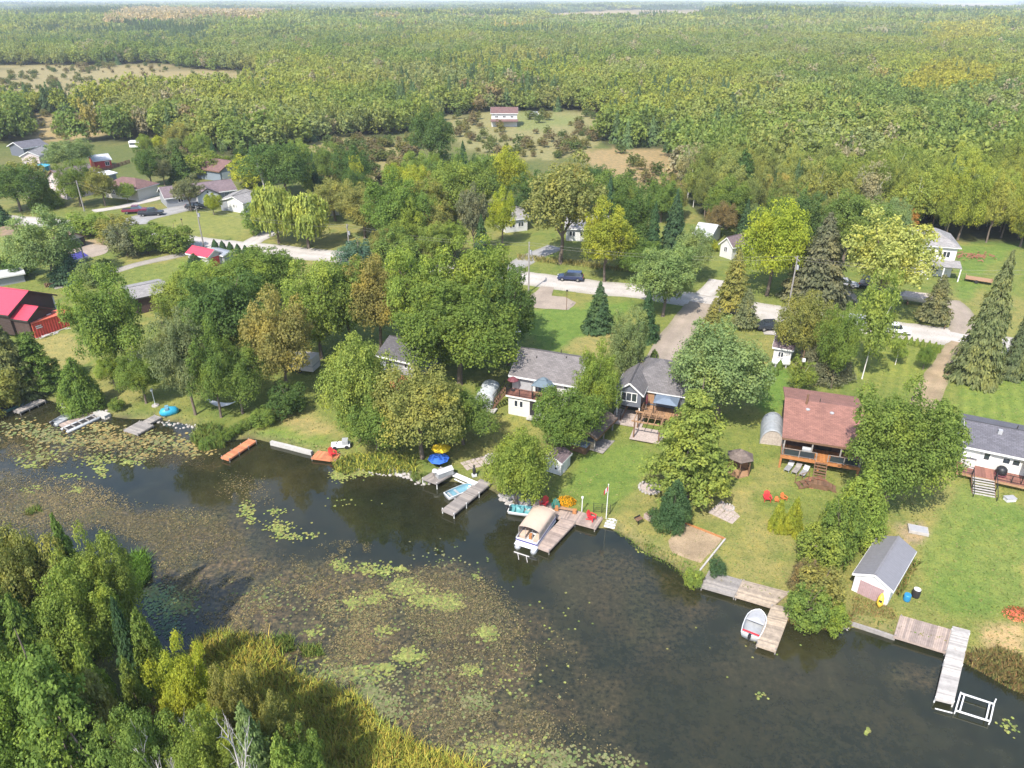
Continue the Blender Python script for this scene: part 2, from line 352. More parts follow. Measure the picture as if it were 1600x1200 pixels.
mr = N(wt, 'ShaderNodeMapRange'); wt.links.new(aw.outputs['Fac'], mr.inputs[0]); mr.inputs[3].default_value = 0.035; mr.inputs[4].default_value = 0.32; wt.links.new(mr.outputs[0], bsw.inputs['Roughness'])

# ------------------------------------------------------------------ tree prototypes (unit: 1 m wide, 1 m tall)
def unit(v): return v/np.maximum(np.linalg.norm(v, axis=-1, keepdims=True), 1e-9)
def leafquads(P, Nn, s, r, asp=1.4, axis=None):
    """diamond leaves at P with normals Nn, size s (array)"""
    n = len(P)
    a = axis if axis is not None else r.normal(size=(n, 3))
    t1 = unit(a-(a*Nn).sum(1, keepdims=True)*Nn); t2 = np.cross(Nn, t1)
    s = np.broadcast_to(np.asarray(s), (n,))[:, None]
    h = s*0.5
    V = np.stack([P-t1*h*asp, P+t2*h+t1*h*0.15, P+t1*h*asp-Nn*h*0.25, P-t2*h+t1*h*0.15], 1).reshape(-1, 3)
    return V, np.arange(n*4).reshape(n, 4)
def tube_arrays(paths, nseg=6):
    """paths: list of (pts, radii)"""
    Vs = []; Fs = []; off = 0
    for pts, rad in paths:
        pts = np.asarray(pts, float); k = len(pts)
        for i in range(k):
            d = pts[min(i+1, k-1)]-pts[max(i-1, 0)]; d = d/max(np.linalg.norm(d), 1e-9)
            u = np.cross(d, (0.3, 0.9, 0.1) if abs(d[1]) < 0.9 else (1, 0, 0)); u /= np.linalg.norm(u); w = np.cross(d, u)
            ang = np.arange(nseg)*2*math.pi/nseg
            Vs.append(pts[i]+rad[i]*(np.cos(ang)[:, None]*u+np.sin(ang)[:, None]*w))
        for i in range(k-1):
            for j in range(nseg):
                Fs.append((off+i*nseg+j, off+i*nseg+(j+1) % nseg, off+(i+1)*nseg+(j+1) % nseg, off+(i+1)*nseg+j))
        off += k*nseg
    return np.concatenate(Vs), np.array(Fs)
def lobes_round(r, n=24, zc=0.60, rz=0.36, rxy=0.42, lr=(0.13, 0.21), low=-0.5, spread=(0.62, 0.86)):
    L = []; ph, ph2 = r.uniform(0, 6.28, 2)
    for i in range(n):
        z = low+(1-low)*(i+0.5)/n; a = i*2.39996+r.uniform(-0.5, 0.5); q = math.sqrt(max(0, 1-z*z)); k = r.uniform(*spread)*(0.80+0.38*math.sin(a*2+ph)*math.sin(a+z*2+ph2)+0.1)
        rad = r.uniform(*lr)*(1.12-0.35*max(z, 0))
        L.append((math.cos(a)*q*rxy*k, math.sin(a)*q*rxy*k, zc+z*rz*k, rad, rad*r.uniform(0.7, 0.95)))
    for i in range(n):       # small outlying boughs that break the outline
        d = unit(r.normal(size=(1, 3)))[0]; d[2] = d[2]*0.9+0.25; k = r.uniform(0.80, 0.98); rad = r.uniform(0.05, 0.10); L.append((d[0]*rxy*k, d[1]*rxy*k, min(0.97, zc+d[2]*rz*k), rad, rad*0.9))
    for i in range(max(2, n//6)): L.append((r.uniform(-.1, .1), r.uniform(-.1, .1), zc+r.uniform(-.5, .4)*rz, 0.2, 0.18))
    return L
def crown_lobes(r, L, n, ls, outw=0.75, flat=0.0, shell=(0.72, 1.08), down=-0.75, asp=1.35):
    L = np.array(L); w = L[:, 3]*L[:, 4]; idx = r.choice(len(L), n, p=w/w.sum())
    d = unit(r.normal(size=(n, 3))); d[:, 2] = np.where(d[:, 2] < down, -d[:, 2], d[:, 2])
    # leaves sit on twigs that radiate out of each bough
    nt_ = max(40, n//14); tw = r.integers(0, nt_, n); td = unit(r.normal(size=(nt_, 3))); td[:, 2] = np.where(td[:, 2] < down, -td[:, 2], td[:, 2]); tl = r.choice(len(L), nt_, p=w/w.sum()); te = r.uniform(0.85, 1.28, nt_)
    on = r.random(n) < 0.72; idx = np.where(on, tl[tw], idx); d = np.where(on[:, None], unit(td[tw]+r.normal(size=(n, 3))*0.16), d)
    k = r.uniform(shell[0], shell[1], n); k = np.where(on, te[tw]*r.uniform(0.62, 1.0, n), k)[:, None]
    # leaves come in small twigs: pull positions toward twig centres
    P = L[idx, :3]+d*k*np.stack([L[idx, 3], L[idx, 3], L[idx, 4]], 1)
    P += r.normal(size=P.shape)*0.008
    nn = unit(d*outw+r.normal(size=(n, 3))*0.36+np.array([0, 0, 0.5+flat]))
    return leafquads(P, nn, ls*r.uniform(0.55, 1.35, n), r, asp)
def trunk_for(r, L, rad=0.026, zc=0.45, nl=7, base_flare=1.6, lean=0.02):
    top = (r.uniform(-lean, lean)*2, r.uniform(-lean, lean)*2, zc)
    paths = [([(0, 0, -0.03), (0, 0, 0.03), (r.uniform(-lean, lean), r.uniform(-lean, lean), zc*0.5), top, (top[0], top[1], zc+0.3)], [rad*base_flare, rad, rad*0.85, rad*0.6, rad*0.12])]
    L = sorted(L, key=lambda q: -q[3])
    for i in range(min(nl, len(L))):
        q = L[int(i*len(L)/nl)]; z0 = zc*r.uniform(0.55, 1.0)
        m = (q[0]*0.45, q[1]*0.45, z0+(q[2]-z0)*0.6)
        paths.append(([(top[0]*z0/zc, top[1]*z0/zc, z0), m, (q[0]*0.9, q[1]*0.9, q[2])], [rad*0.5, rad*0.33, rad*0.08]))
    return tube_arrays(paths, 6)
PROTO = {}
def addproto(key, cv, tv, bark=None):
    PROTO.setdefault(key, []).append((npmesh('crown', cv[0], cv[1], [LEAF]) if cv else None, npmesh('trunk', tv[0], tv[1], [bark or BARK]) if tv else None))
def decid(key, seeds, cnt, ls, bark=None, **k):
    for s in seeds:
        r = np.random.default_rng(s); L = lobes_round(r, **k); addproto(key, crown_lobes(r, L, cnt, ls), trunk_for(r, L, 0.013 if key == 'birch' else 0.026), bark)
decid('maple', [1, 2, 3, 4], 32000, 0.0165, n=24, zc=0.57, rz=0.42, rxy=0.47)
decid('hi', [11, 12, 13], 46000, 0.0145, n=36, zc=0.56, rz=0.44, rxy=0.47, lr=(0.09, 0.16))
decid('tall', [5, 6, 7], 32000, 0.0165, n=30, zc=0.56, rz=0.46, rxy=0.46, lr=(0.10, 0.17), spread=(0.55, 0.98))
decid('elm', [8], 14000, 0.021, n=28, zc=0.66, rz=0.36, rxy=0.48, lr=(0.08, 0.15), spread=(0.6, 1.0))
decid('birch', [9, 10], 9000, 0.022, bark=BARKP, n=26, zc=0.55, rz=0.47, rxy=0.42, lr=(0.07, 0.15), spread=(0.4, 1.0))
decid('bush', [21, 22, 23], 9000, 0.030, n=16, zc=0.42, rz=0.52, rxy=0.48, lr=(0.15, 0.24), low=-0.75)
def spruce(seed, n_lv=24, nb=10, nq=13, r0=0.5, droop=0.22, pw=0.85, ls=0.05, gap=0.0, z0=0.05):
    r = np.random.default_rng(seed); P = []; A = []; S = []; Nn = []
    for i in range(n_lv):
        f = (i+0.5)/n_lv; z = z0+(0.985-z0)*f; R = r0*(1-f)**pw*r.uniform(0.82, 1.1)+0.015
        nbr = max(4, int(nb*(1-0.45*f))); a0 = r.uniform(0, 6.28)
        for b in range(nbr):
            if r.random() < gap: continue
            a = a0+b*6.283/nbr+r.uniform(-.25, .25); Rb = R*r.uniform(0.7, 1.12); d = np.array([math.cos(a), math.sin(a), 0]); sd_ = np.array([-d[1], d[0], 0])
            m = max(3, int(nq*(0.35+R/r0)))
            t = np.sqrt(r.uniform(0.03, 1, m)); side = r.normal(size=m)*0.22*Rb*(1.1-t*0.6)
            zz = z-droop*Rb*t*0.55*(t)+r.normal(size=m)*0.007
            P.append(d*(t*Rb)[:, None]+sd_*side[:, None]+np.stack([0*t, 0*t, zz], 1))
            A.append(d+sd_*np.sign(side)[:, None]*0.55+np.array([0, 0, -0.25])+r.normal(size=(m, 3))*0.2)
            Nn.append(unit(np.array([0, 0, 0.85])+d*0.5+r.normal(size=(m, 3))*0.38)); S.append(ls*r.uniform(0.7, 1.35, m)*(0.55+0.6*(1-f)))
    P = np.concatenate(P); A = np.concatenate(A); Nn = np.concatenate(Nn); S = np.concatenate(S)
    return leafquads(P, Nn, S, r, 2.0, A), tube_arrays([([(0, 0, -0.02), (0, 0, 0.5), (0, 0, 0.98)], [0.035, 0.02, 0.004])], 6)
for s in (31, 32, 33): addproto('spruce', *spruce(s, 32, 13, 34, ls=0.034, gap=0.1))
for s in (34, 35): addproto('spruce_hi', *spruce(s, 42, 15, 44, ls=0.027, gap=0.16, pw=0.8))
for s in (36, 37): addproto('thinpine', *spruce(s, 34, 11, 34, ls=0.030, gap=0.18, pw=0.6, droop=0.1, z0=0.12))
def cedar(seed, n=4200, ls=0.05, pw=0.7, fat=0.0):
    r = np.random.default_rng(seed); z = r.uniform(0.01, 1, n)**0.9; a = r.uniform(0, 6.283, n)
    R = 0.5*np.minimum(1, (1-z)**pw*1.25)*np.minimum(1, 0.75+z*2)*(0.66+0.62*fbm(a*2.2+seed, z*9, 3))*r.uniform(0.74, 1.05, n)
    d = np.stack([np.cos(a), np.sin(a), 0*a], 1); P = d*R[:, None]; P[:, 2] = z
    ax = d*0.35+np.array([0, 0, 1.0])+r.normal(size=(n, 3))*0.3
    return leafquads(P, unit(d+np.array([0, 0, 0.35])+r.normal(size=(n, 3))*0.35), ls*r.uniform(0.6, 1.3, n), r, 1.9, ax), tube_arrays([([(0, 0, -0.02), (0, 0, 0.5), (0, 0, 0.9)], [0.04, 0.025, 0.006])], 6)
for s in (41, 42): addproto('cedar', *cedar(s))
def conelobe(seed, n=22000, ls=0.021):
    r = np.random.default_rng(seed); L = []
    for i in range(46):
        f = (i+0.5)/46; z = 0.06+0.9*f**0.95; R = 0.44*(1-f)**0.75; a = i*2.39996+r.uniform(-.4, .4); rad = (0.17*(1-f)+0.045)*r.uniform(0.75, 1.25); L.append((math.cos(a)*R*r.uniform(0.65, 1), math.sin(a)*R*r.uniform(0.65, 1), z, rad, rad*0.85))
    return crown_lobes(r, L, n, ls, asp=1.7), tube_arrays([([(0, 0, -0.02), (0, 0, 0.5), (0, 0, 0.9)], [0.04, 0.025, 0.006])], 6)
for s in (43, 44, 45): addproto('fir', *conelobe(s))
def pine(seed, n=26000, ls=0.019):
    r = np.random.default_rng(seed); L = []
    for i in range(9):
        f = i/8; z = 0.16+0.76*f; R = 0.42*(1-f)**0.75+0.05
        for b in range(int(8-4*f)):
            a = b*6.283/int(8-4*f)+i*1.1+r.uniform(-.3, .3); k = r.uniform(0.65, 1.05)
            L.append((math.cos(a)*R*k, math.sin(a)*R*k, z+r.uniform(-.03, .03), r.uniform(0.10, 0.15), 0.035))
            L.append((math.cos(a)*R*k*0.5, math.sin(a)*R*k*0.5, z, 0.10, 0.04))
    L.append((0, 0, 0.95, 0.05, 0.05))
    return crown_lobes(r, L, n, ls, flat=0.5, asp=1.7), trunk_for(r, L, 0.026, 0.8, 12)
for s in (51, 52): addproto('pine', *pine(s))
def willow(seed, n=8000):
    r = np.random.default_rng(seed); L = lobes_round(r, 30, 0.62, 0.33, 0.42, (0.10, 0.17)); L = np.array(L)
    idx = r.integers(0, len(L), n//9); d = unit(r.normal(size=(len(idx), 3))); d[:, 2] = np.abs(d[:, 2])
    P0 = L[idx, :3]+d*L[idx, 3:4]; ln = r.uniform(0.05, 0.34, len(idx)); t = np.linspace(0, 1, 9)
    P = P0[:, None, :]+np.stack([0*t, 0*t, -t], 1)[None]*ln[:, None, None]; P = P.reshape(-1, 3); P[:, :2] *= 1+0.1*(0.7-P[:, 2:3]); P[:, 2] = np.maximum(P[:, 2], 0.03)
    P += r.normal(size=P.shape)*0.008; m = len(P); o = unit(P*np.array([1, 1, 0.4])-np.array([0, 0, 0.22]))
    return leafquads(P, unit(o+r.normal(size=(m, 3))*0.5), 0.030*r.uniform(0.7, 1.3, m), r, 2.4, np.array([[0, 0, -1.0]])+r.normal(size=(m, 3))*0.25), trunk_for(r, [tuple(x) for x in L], 0.03, 0.5)
addproto('willow', *willow(61)); addproto('willow', *willow(62))
def bare(seed):
    r = np.random.default_rng(seed); paths = []
    def grow(p, d, ln, rad, lv):
        pts = [p]; k = 4
        for i in range(k):
            d = unit((d+r.normal(size=3)*0.16+np.array([0, 0, 0.04]))[None])[0]; pts.append(pts[-1]+d*ln/k)
        paths.append((pts, list(np.linspace(rad, rad*0.45, k+1))))
        if lv > 0:
            for i in range(5 if lv > 1 else 4):
                j = r.integers(1, k+1); a = r.uniform(0, 6.28); s_ = np.array([math.cos(a), math.sin(a), r.uniform(0.1, 0.8)])
                grow(pts[j], unit((d*0.6+s_)[None])[0], ln*r.uniform(0.38, 0.6), rad*0.45, lv-1)
    grow(np.array([0, 0, -0.02]), np.array([0, 0, 1.0]), 0.72, 0.03, 3)
    return tube_arrays(paths, 4)
for s in (71, 72, 73): addproto('bare', None, bare(s), plain('dead_wood', (0.42, 0.39, 0.36), 0.9, var=0.3, scale=6))

TINT = dict(g=(0.084, 0.114, 0.030), gd=(0.052, 0.080, 0.027), gl=(0.116, 0.142, 0.034), ol=(0.130, 0.124, 0.042), yg=(0.170, 0.180, 0.028), gold=(0.138, 0.120, 0.040),
 ora=(0.24, 0.115, 0.03), sil=(0.112, 0.138, 0.058), br=(0.096, 0.096, 0.056), sp=(0.042, 0.070, 0.034), spo=(0.095, 0.105, 0.052), rus=(0.118, 0.090, 0.045), wil=(0.180, 0.190, 0.055), bl=(0.055, 0.085, 0.060), yel=(0.30, 0.26, 0.03))
TINT = {k: tuple(x*q for x, q in zip(v, (1.80, 1.88, 1.85))) for k, v in TINT.items()}
KNAME = dict(maple='leafy_tree', hi='leafy_tree', tall='leafy_tree', elm='leafy_tree', birch='birch_tree', bush='shrub', spruce='spruce_tree', spruce_hi='spruce_tree', thinpine='pine_tree', cedar='cedar_tree', fir='fir_tree', pine='pine_tree', willow='willow_tree', bare='bare_tree')
_tc = 0
def tree_at(p, w, h, kind, tint, label, group=None):
    global _tc
    _tc += 1
    pr = PROTO[kind]; cm, tm = pr[_tc % len(pr)]
    t = TINT[tint] if isinstance(tint, str) else tint
    o = empty(KNAME[kind], p, random.uniform(0, 6.28), label, KNAME[kind].split('_')[0] if kind == 'bush' else 'tree', group)
    for nm, me in (('trunk', tm), ('crown', cm)):
        if me is None: continue
        c = link(nm, me, o); c.scale = (w, w, h)
        if nm == 'crown':
            j = random.uniform(0.92, 1.08); c.color = (t[0]*j*random.uniform(.95, 1.05), t[1]*j, t[2]*j*random.uniform(.9, 1.1), 1)
    return o
def tree(px, pb, pt, wpx, kind, tint, label, group=None):
    """px/pb: foot on the ground, pt: top, wpx: crown width, all in photograph pixels"""
    xb = px
    for _ in range(4):           # px is the crown's middle: slide the foot so that the crown lands there
        p = G(xb, pb); d = ray(px, pt); ht = CAMZ+d[2]*(p.y/d[1])-p.z
        cx = float(proj(p.x, p.y, p.z+0.58*ht)[0]); xb -= (cx-px)*0.9
    return tree_at(p, wpx*depth((p.x, p.y, p.z+ht*0.6))/F, ht, kind, tint, label, group)

# ------------------------------------------------------------------ single trees and shrubs
TREES = [
 # left shore
 (8,622,497,85,'spruce_hi','spo','tall olive spruce at the far left beside the moored green boat'),
 (48,608,520,80,'pine','g','ragged pine right of the tall spruce at the left edge'),
 (-8,640,572,75,'bush','ol','pale willow shrub at the water line, left edge of the view'),
 (118,641,556,66,'fir','g','dense cone-shaped evergreen on the lawn behind the two grey boats'),
 (163,585,432,118,'tall','g','big broad tree between the red container and the grey-roofed house'),
 (206,592,525,66,'bare','g','bare grey dead tree in front of the big tree by the container'),
 (172,604,556,44,'maple','gl','small forked tree on the left shore lawn'),
 (217,630,552,70,'maple','g','round green tree beside the birdhouse post on the left lawn'),
 (285,648,488,88,'tall','spo','tall grey-green cedar left of the hammock'),
 (330,652,520,80,'tall','g','green tree leaning over the white hammock'),
 (368,646,540,85,'maple','g','leafy tree right of the white hammock'),
 (352,580,428,150,'tall','gd','big dark tree behind the hammock trees'),
 (292,520,428,85,'maple','gl','light green tree beside the pale flat roof'),
 (318,480,408,95,'maple','gl','pale olive tree below the small red garage'),
 (415,480,388,125,'maple','g','round tree just below the road, near the row of small cedars'),
 (438,622,468,118,'tall','gold','golden brown tree with an orange side, left of centre'),
 (492,560,418,115,'tall','gl','tall green tree right of the golden brown one'),
 (540,545,408,110,'tall','g','green tree left of the orange-topped crown'),
 (588,545,402,112,'maple','gold','orange-topped tree above the dark cottage'),
 (655,560,396,120,'tall','gl','light green tree right of the orange-topped crown'),
 (745,545,378,150,'tall','gl','olive topped tree at the back of the large central clump'),
 (715,600,440,190,'hi','g','largest green crown of the central clump, left of the grey gazebo house'),
 (795,570,425,95,'tall','gd','dark tree at the right edge of the central clump'),
 (553,690,528,125,'maple','gl','bright green maple in front of the dark cottage'),
 (585,708,612,110,'maple','g','lower green tree at the foot of the bright maple'),
 (655,716,580,150,'maple','ol','olive tree with yellowing top over the blue umbrella'),
 (722,694,612,100,'maple','g','green side tree right of the yellowing tree by the umbrellas'),
 (446,648,598,60,'bush','gd','dark rounded bush left of the bright green maple'),
 (412,664,636,42,'bush','g','low bush at the start of the shoreline hedge'),
 (205,578,560,30,'bush','gd','clipped dark bush on the lawn below the container'),
 (182,640,622,24,'bush','g','small round shrub near the L-shaped grey dock'),
 # centre
 (807,793,680,112,'maple','gl','round bushy tree on the stony bank behind the pontoon boat'),
 (880,712,607,112,'maple','g','round tree between the walkout house and the hot tub shelter'),
 (932,668,552,76,'tall','gl','tree between the two grey-roofed houses'),
 (982,606,488,66,'tall','sil','tall silvery tree behind the blue-grey gabled cottage'),
 (1022,588,545,30,'fir','g','small evergreen peeking over the blue-grey cottage roof'),
 (937,516,438,56,'spruce','sp','lone spruce on the fresh green lawn by the road'),
 (1012,531,452,46,'spruce','sp','narrow spruce left of the gravel driveway'),
 (1042,494,385,112,'tall','sil','tall silvery tree on the far side of the driveway mouth'),
 (1132,660,508,165,'maple','sil','large grey-green maple right of the blue-grey cottage'),
 (1085,778,610,150,'pine','gl','bright green layered pine in front of the cottage terrace'),
 (1055,822,748,62,'fir','sp','dark cone-shaped shrub tree beside the planter box'),
 (1115,520,465,36,'thinpine','ol','thin young pine at the top of the gravel driveway'),
 (1168,512,450,42,'thinpine','spo','sparse pine standing in the road verge'),
 (1150,488,388,58,'thinpine','ol','taller sparse pine beside the mauve-roofed house'),
 (1212,462,318,110,'maple','yg','vivid yellow-green maple beyond the road'),
 (1288,470,330,112,'spruce_hi','br','greyish brown pine right of the vivid yellow maple'),
 (1385,500,350,145,'elm','wil','wide pale olive tree hiding the white two-storey house'),
 (1262,572,460,90,'maple','ol','yellow-brown tree beside the white propane tank'),
 (1292,590,520,80,'fir','br','brown-green evergreen behind the tall birch'),
 (1315,606,478,64,'tall','g','dense birch on the lawn above the red-brown roof'),
 (1370,592,425,82,'birch','gl','tall birch with a white trunk on the back lawn'),
 (1252,616,560,50,'birch','gl','young birch next to the tall thin lamp mast'),
 (1406,570,522,38,'birch','gl','small birch right of the tall white-trunked one'),
 (1448,578,540,26,'maple','g','little round tree on the lawn beside the dirt track'),
 (1468,505,428,52,'thinpine','br','brown thin pine by the gravel lane'),
 (1556,592,388,84,'spruce_hi','spo','large grey-green spruce at the right by the road'),
 (1606,590,450,44,'spruce_hi','spo','spruce cut by the right edge of the view'),
 (1408,800,612,172,'hi','g','very large spreading oak between the red-brown house and the grey bungalow'),
 (1352,842,722,92,'fir','gl','vine-covered green cone below the large oak'),
 (1318,880,775,70,'bush','g','leafy shrub mass left of the white boathouse'),
 (1292,888,812,78,'bush','gl','shrub on the lawn edge near the pair of cedars'),
 (1284,948,885,76,'bush','ol','yellowish thicket left of the boathouse door'),
 (1262,976,916,70,'bush','g','green shrub beside the corner of the bleached dock'),
 (1296,978,935,56,'bush','gl','low green shrub at the water beside the boathouse'),
 (1264,918,876,46,'bush','rus','rust-coloured sumac shrub at the lawn corner'),
 (1219,829,779,27,'fir','yg','left of the two clipped lime-green cedars on the lawn'),
 (1243,832,776,30,'fir','yg','right of the two clipped lime-green cedars on the lawn'),
 (1120,899,868,26,'bush','sp','thin dark sapling at the end of the bleached dock'),
 (1085,916,888,32,'bush','gl','small leafy shrub at the left end of the bleached dock'),
 (1354,640,622,30,'bush','g','small bush behind the red-brown roof'),
 (1505,668,650,45,'bush','g','low hedge bush at the back of the grey bungalow'),
 # left village
 (68,440,338,105,'tall','sil','silver-leaved tree left of the brown garage'),
 (98,440,374,62,'spruce','bl','bluish spruce right of the silver-leaved tree'),
 (140,446,402,44,'bush','sil','grey-green shrub tree beside the utility pole'),
 (8,428,392,60,'bush','gd','dark hedge behind the red barn, left edge'),
 (30,432,398,50,'bush','gd','dark hedge bush right of the one at the left edge'),
 (162,420,402,18,'bush','g','small bush on the lawn beside the lane'),
 (20,330,258,85,'maple','gd','big dark maple at the far left of the village'),
 (66,324,279,48,'fir','g','round evergreen beside the far left maple'),
 (-5,350,310,40,'spruce','sp','dark spruce cut by the left edge near the crossroads'),
 (108,270,218,76,'maple','sil','wide grey willow beside the white cottage at the far left'),
 (116,322,255,60,'tall','g','green tree in front of the pinkish gabled house'),
 (156,322,262,50,'maple','ol','olive tree left of the brown hip-roofed house'),
 (196,316,286,32,'maple','gl','small bright tree in front of the brown hip-roofed house'),
 (40,288,246,60,'bush','ol','olive bush in front of the far left cottage'),
 (230,290,230,48,'tall','gd','dark green tree behind the hip-roofed house'),
 (252,290,245,36,'maple','br','brownish tree right of the dark green one'),
 (278,284,226,46,'spruce','gd','dark spruce behind the low brown house'),
 (318,276,232,60,'bush','gl','bright bush left of the twin-door garage'),
 (390,290,240,70,'bush','yg','yellow-green thicket right of the twin-door garage'),
 (293,330,280,52,'elm','br','thin brownish tree in front of the low brown house'),
 (331,336,302,28,'maple','yg','small yellow tree beside the white cottage'),
 (398,366,316,44,'bush','g','round green bush right of the white cottage'),
 (135,368,330,72,'bush','gl','light green bush row behind the brown garage'),
 (180,372,332,60,'bush','ol','olive bushes right of the brown garage'),
 (192,400,346,58,'bush','br','grey-brown shrub at the left end of the lawn hedge'),
 (225,396,346,62,'bush','g','middle shrub of the lawn hedge'),
 (268,394,346,62,'bush','g','right shrub of the lawn hedge'),
 (303,418,395,26,'fir','sp','small dark evergreen at the red garage door'),
 (428,380,288,78,'willow','wil','left of the two weeping willows by the road bend'),
 (476,388,305,85,'willow','wil','right of the two weeping willows by the road bend'),
 (440,312,222,105,'maple','gd','dark tree behind the willows'),
 (412,318,240,30,'bare','br','pale dead tree right of the white cottage'),
 (548,300,230,66,'maple','gd','dark round tree in the scrub behind the willows'),
 (672,262,176,70,'tall','gd','tall dark tree standing in the scrubland'),
 (520,345,280,80,'maple','ol','olive tree behind the hidden brown roof'),
 (566,372,290,95,'tall','ol','olive tree right of the willows'),
 (615,395,282,110,'tall','g','tall green tree behind the road bend, left of the parked dark trailer'),
 (662,360,285,80,'tall','ol','pale olive tree near the parked dark trailer'),
 (705,345,252,95,'maple','gl','light green tree behind the brown-leaved one'),
 (755,335,246,85,'maple','g','green tree with yellowish top right of the scrubland'),
 (790,330,232,70,'maple','yg','yellow-green tree in front of the barn field'),
 (560,418,372,70,'bush','bl','dark grey-green bush where the road disappears'),
 (620,430,365,80,'bush','g','bush beside the utility pole at the road bend'),
 (680,415,352,60,'tall','gl','light small tree left of the brown-leaved one'),
 (740,402,298,52,'elm','br','brown-leaved thin tree beside the dark driveway'),
 (785,382,302,48,'tall','yg','slim yellow-green tree right of the brown-leaved one'),
 (878,412,262,140,'elm','ol','tall spreading elm with bare trunks beyond the road'),
 (840,350,270,80,'tall','gd','dark tree behind the spreading elm'),
 (948,440,325,88,'tall','yg','yellowish tree behind the blue car'),
 (985,400,296,80,'tall','gd','dark tree behind the yellowish one'),
 (1022,412,312,40,'spruce','sp','left of the two dark spruces by the pale metal roof'),
 (1055,400,294,50,'spruce','sp','right of the two dark spruces by the pale metal roof'),
 (955,338,268,86,'maple','g','green tree in the meadow edge above the dark tree'),
 (900,318,256,66,'maple','gold','yellow tree below the barn field'),
 (1128,372,315,48,'maple','rus','reddish brown tree behind the mauve-roofed house'),
 (1000,440,375,80,'maple','g','green tree at the roadside left of the tall silvery one'),
 (1085,440,355,62,'maple','sil','silvery tree right of the tall one at the driveway mouth'),
 (1112,392,374,24,'bush','yg','small yellow bush between the two cottages beyond the road'),
 (1250,420,300,95,'maple','gd','dark tree behind the vivid yellow maple'),
 (1330,410,300,100,'tall','g','green tree above the greyish brown pine'),
 (1402,372,324,66,'maple','ora','orange tree behind the white two-storey house'),
 (1160,335,232,66,'fir','gd','dark round evergreen at the wood edge, right of the tan clearing'),
 (1500,345,258,95,'tall','sil','grey-leaved tree above the white two-storey house'),
 # opposite bank, nearest the camera
 (-60,1115,905,190,'hi','g','broad green tree in the bottom left corner'),
 (-10,1050,835,110,'spruce_hi','spo','olive conifer at the left edge on the near bank'),
 (42,1052,822,130,'hi','ol','pale leafy birch-like tree at the top of the near bank clump'),
 (112,1005,800,84,'spruce_hi','g','pointed fir at the tip of the near bank'),
 (160,1040,838,105,'hi','gl','yellow-green tree right of the pointed fir'),
 (50,1140,925,130,'spruce_hi','g','bright layered conifer in the near bank clump'),
 (120,1090,890,130,'hi','gl','light green tree inside the near bank clump'),
 (232,1112,950,75,'fir','gl','narrow cedar at the front right of the near bank clump'),
 (95,1290,1010,170,'pine','g','big green pine at the bottom left'),
 (165,1250,1040,110,'fir','ol','olive pointed tree at the bottom, left of the bare branches'),
 (212,1170,1025,62,'fir','gl','small pointed cedar left of the yellow tree'),
 (292,1190,1010,100,'hi','yg','yellow-green tree at the bottom left beside the reeds'),
 (248,1190,1095,50,'bush','rus','red-leaved bush at the bottom left'),
 (375,1215,1040,80,'hi','ol','olive yellow tree at the edge of the reeds'),
 (225,1300,1110,120,'hi','g','green tree at the bottom edge of the near bank'),
 (322,1300,1120,110,'hi','gl','light green tree at the bottom edge, below the bare branches'),
 (395,1285,1095,125,'spruce_hi','sil','pale blue-green conifer at the bottom edge'),
 (470,1275,1150,90,'hi','g','green shrub tree at the bottom edge beside the reeds'),
 (318,1262,1050,90,'bare','g','white bare tree at the bottom left'),
 (255,1330,1120,90,'bare','g','broken white bare tree at the bottom edge'),
 (378,1325,1100,90,'bare','g','white bare tree in front of the blue-green conifer'),
 (75,1030,838,70,'spruce_hi','sp','dark narrow spruce left of the pointed fir'),
 (200,1115,930,70,'spruce_hi','sp','dark spruce behind the narrow cedar of the near bank'),
 (345,1200,1062,78,'hi','yg','yellow-green shrub tree right of the yellow-green tree beside the reeds'),
 (432,1235,1095,92,'hi','ol','olive shrub tree standing in the reeds'),
 (446,1300,1145,85,'fir','gl','light green pointed cedar at the bottom edge in the reeds'),
 (150,1190,1000,76,'fir','gl','pointed light green cedar in the middle of the near bank clump'),
 (20,1180,985,90,'fir','gl','pointed cedar at the left edge of the near bank'),
 (5,1280,1050,150,'hi','g','green tree cut by the bottom left corner'),
]
for t in TREES: tree(*t)
for i, (a, b) in enumerate([(335,384),(347,386),(359,388),(371,391),(383,393),(395,395)]):
    tree(a, b+4, b-10, 11, 'cedar', 'sp', 'small dark cedar in the row along the road behind the red garage', 'small cedars behind the red garage')
for a, b in [(1386,531),(1400,534),(1416,535),(1424,537),(1433,539),(1442,541),(1452,543),(1462,545),(1468,549)]:
    tree(a, b+2, b-11, 7.5, 'cedar', 'gl', 'young cedar in the roadside row before the back lawn', 'young cedars along the road')
for a, b in [(1219,572),(1213,582),(1207,592),(1199,603)]:
    tree(a, b+4, b-10, 10, 'cedar', 'g', 'small clipped cedar in the row below the propane tank', 'clipped cedars by the propane tank')
for a, b, w in [(335,690,22),(352,684,22),(368,677,22),(384,669,22),(398,660,22),(322,698,22)]:
    tree(a, b, b-14, w, 'bush', 'g', 'low green bush in the hedge running down to the orange dock', 'hedge by the orange dock')

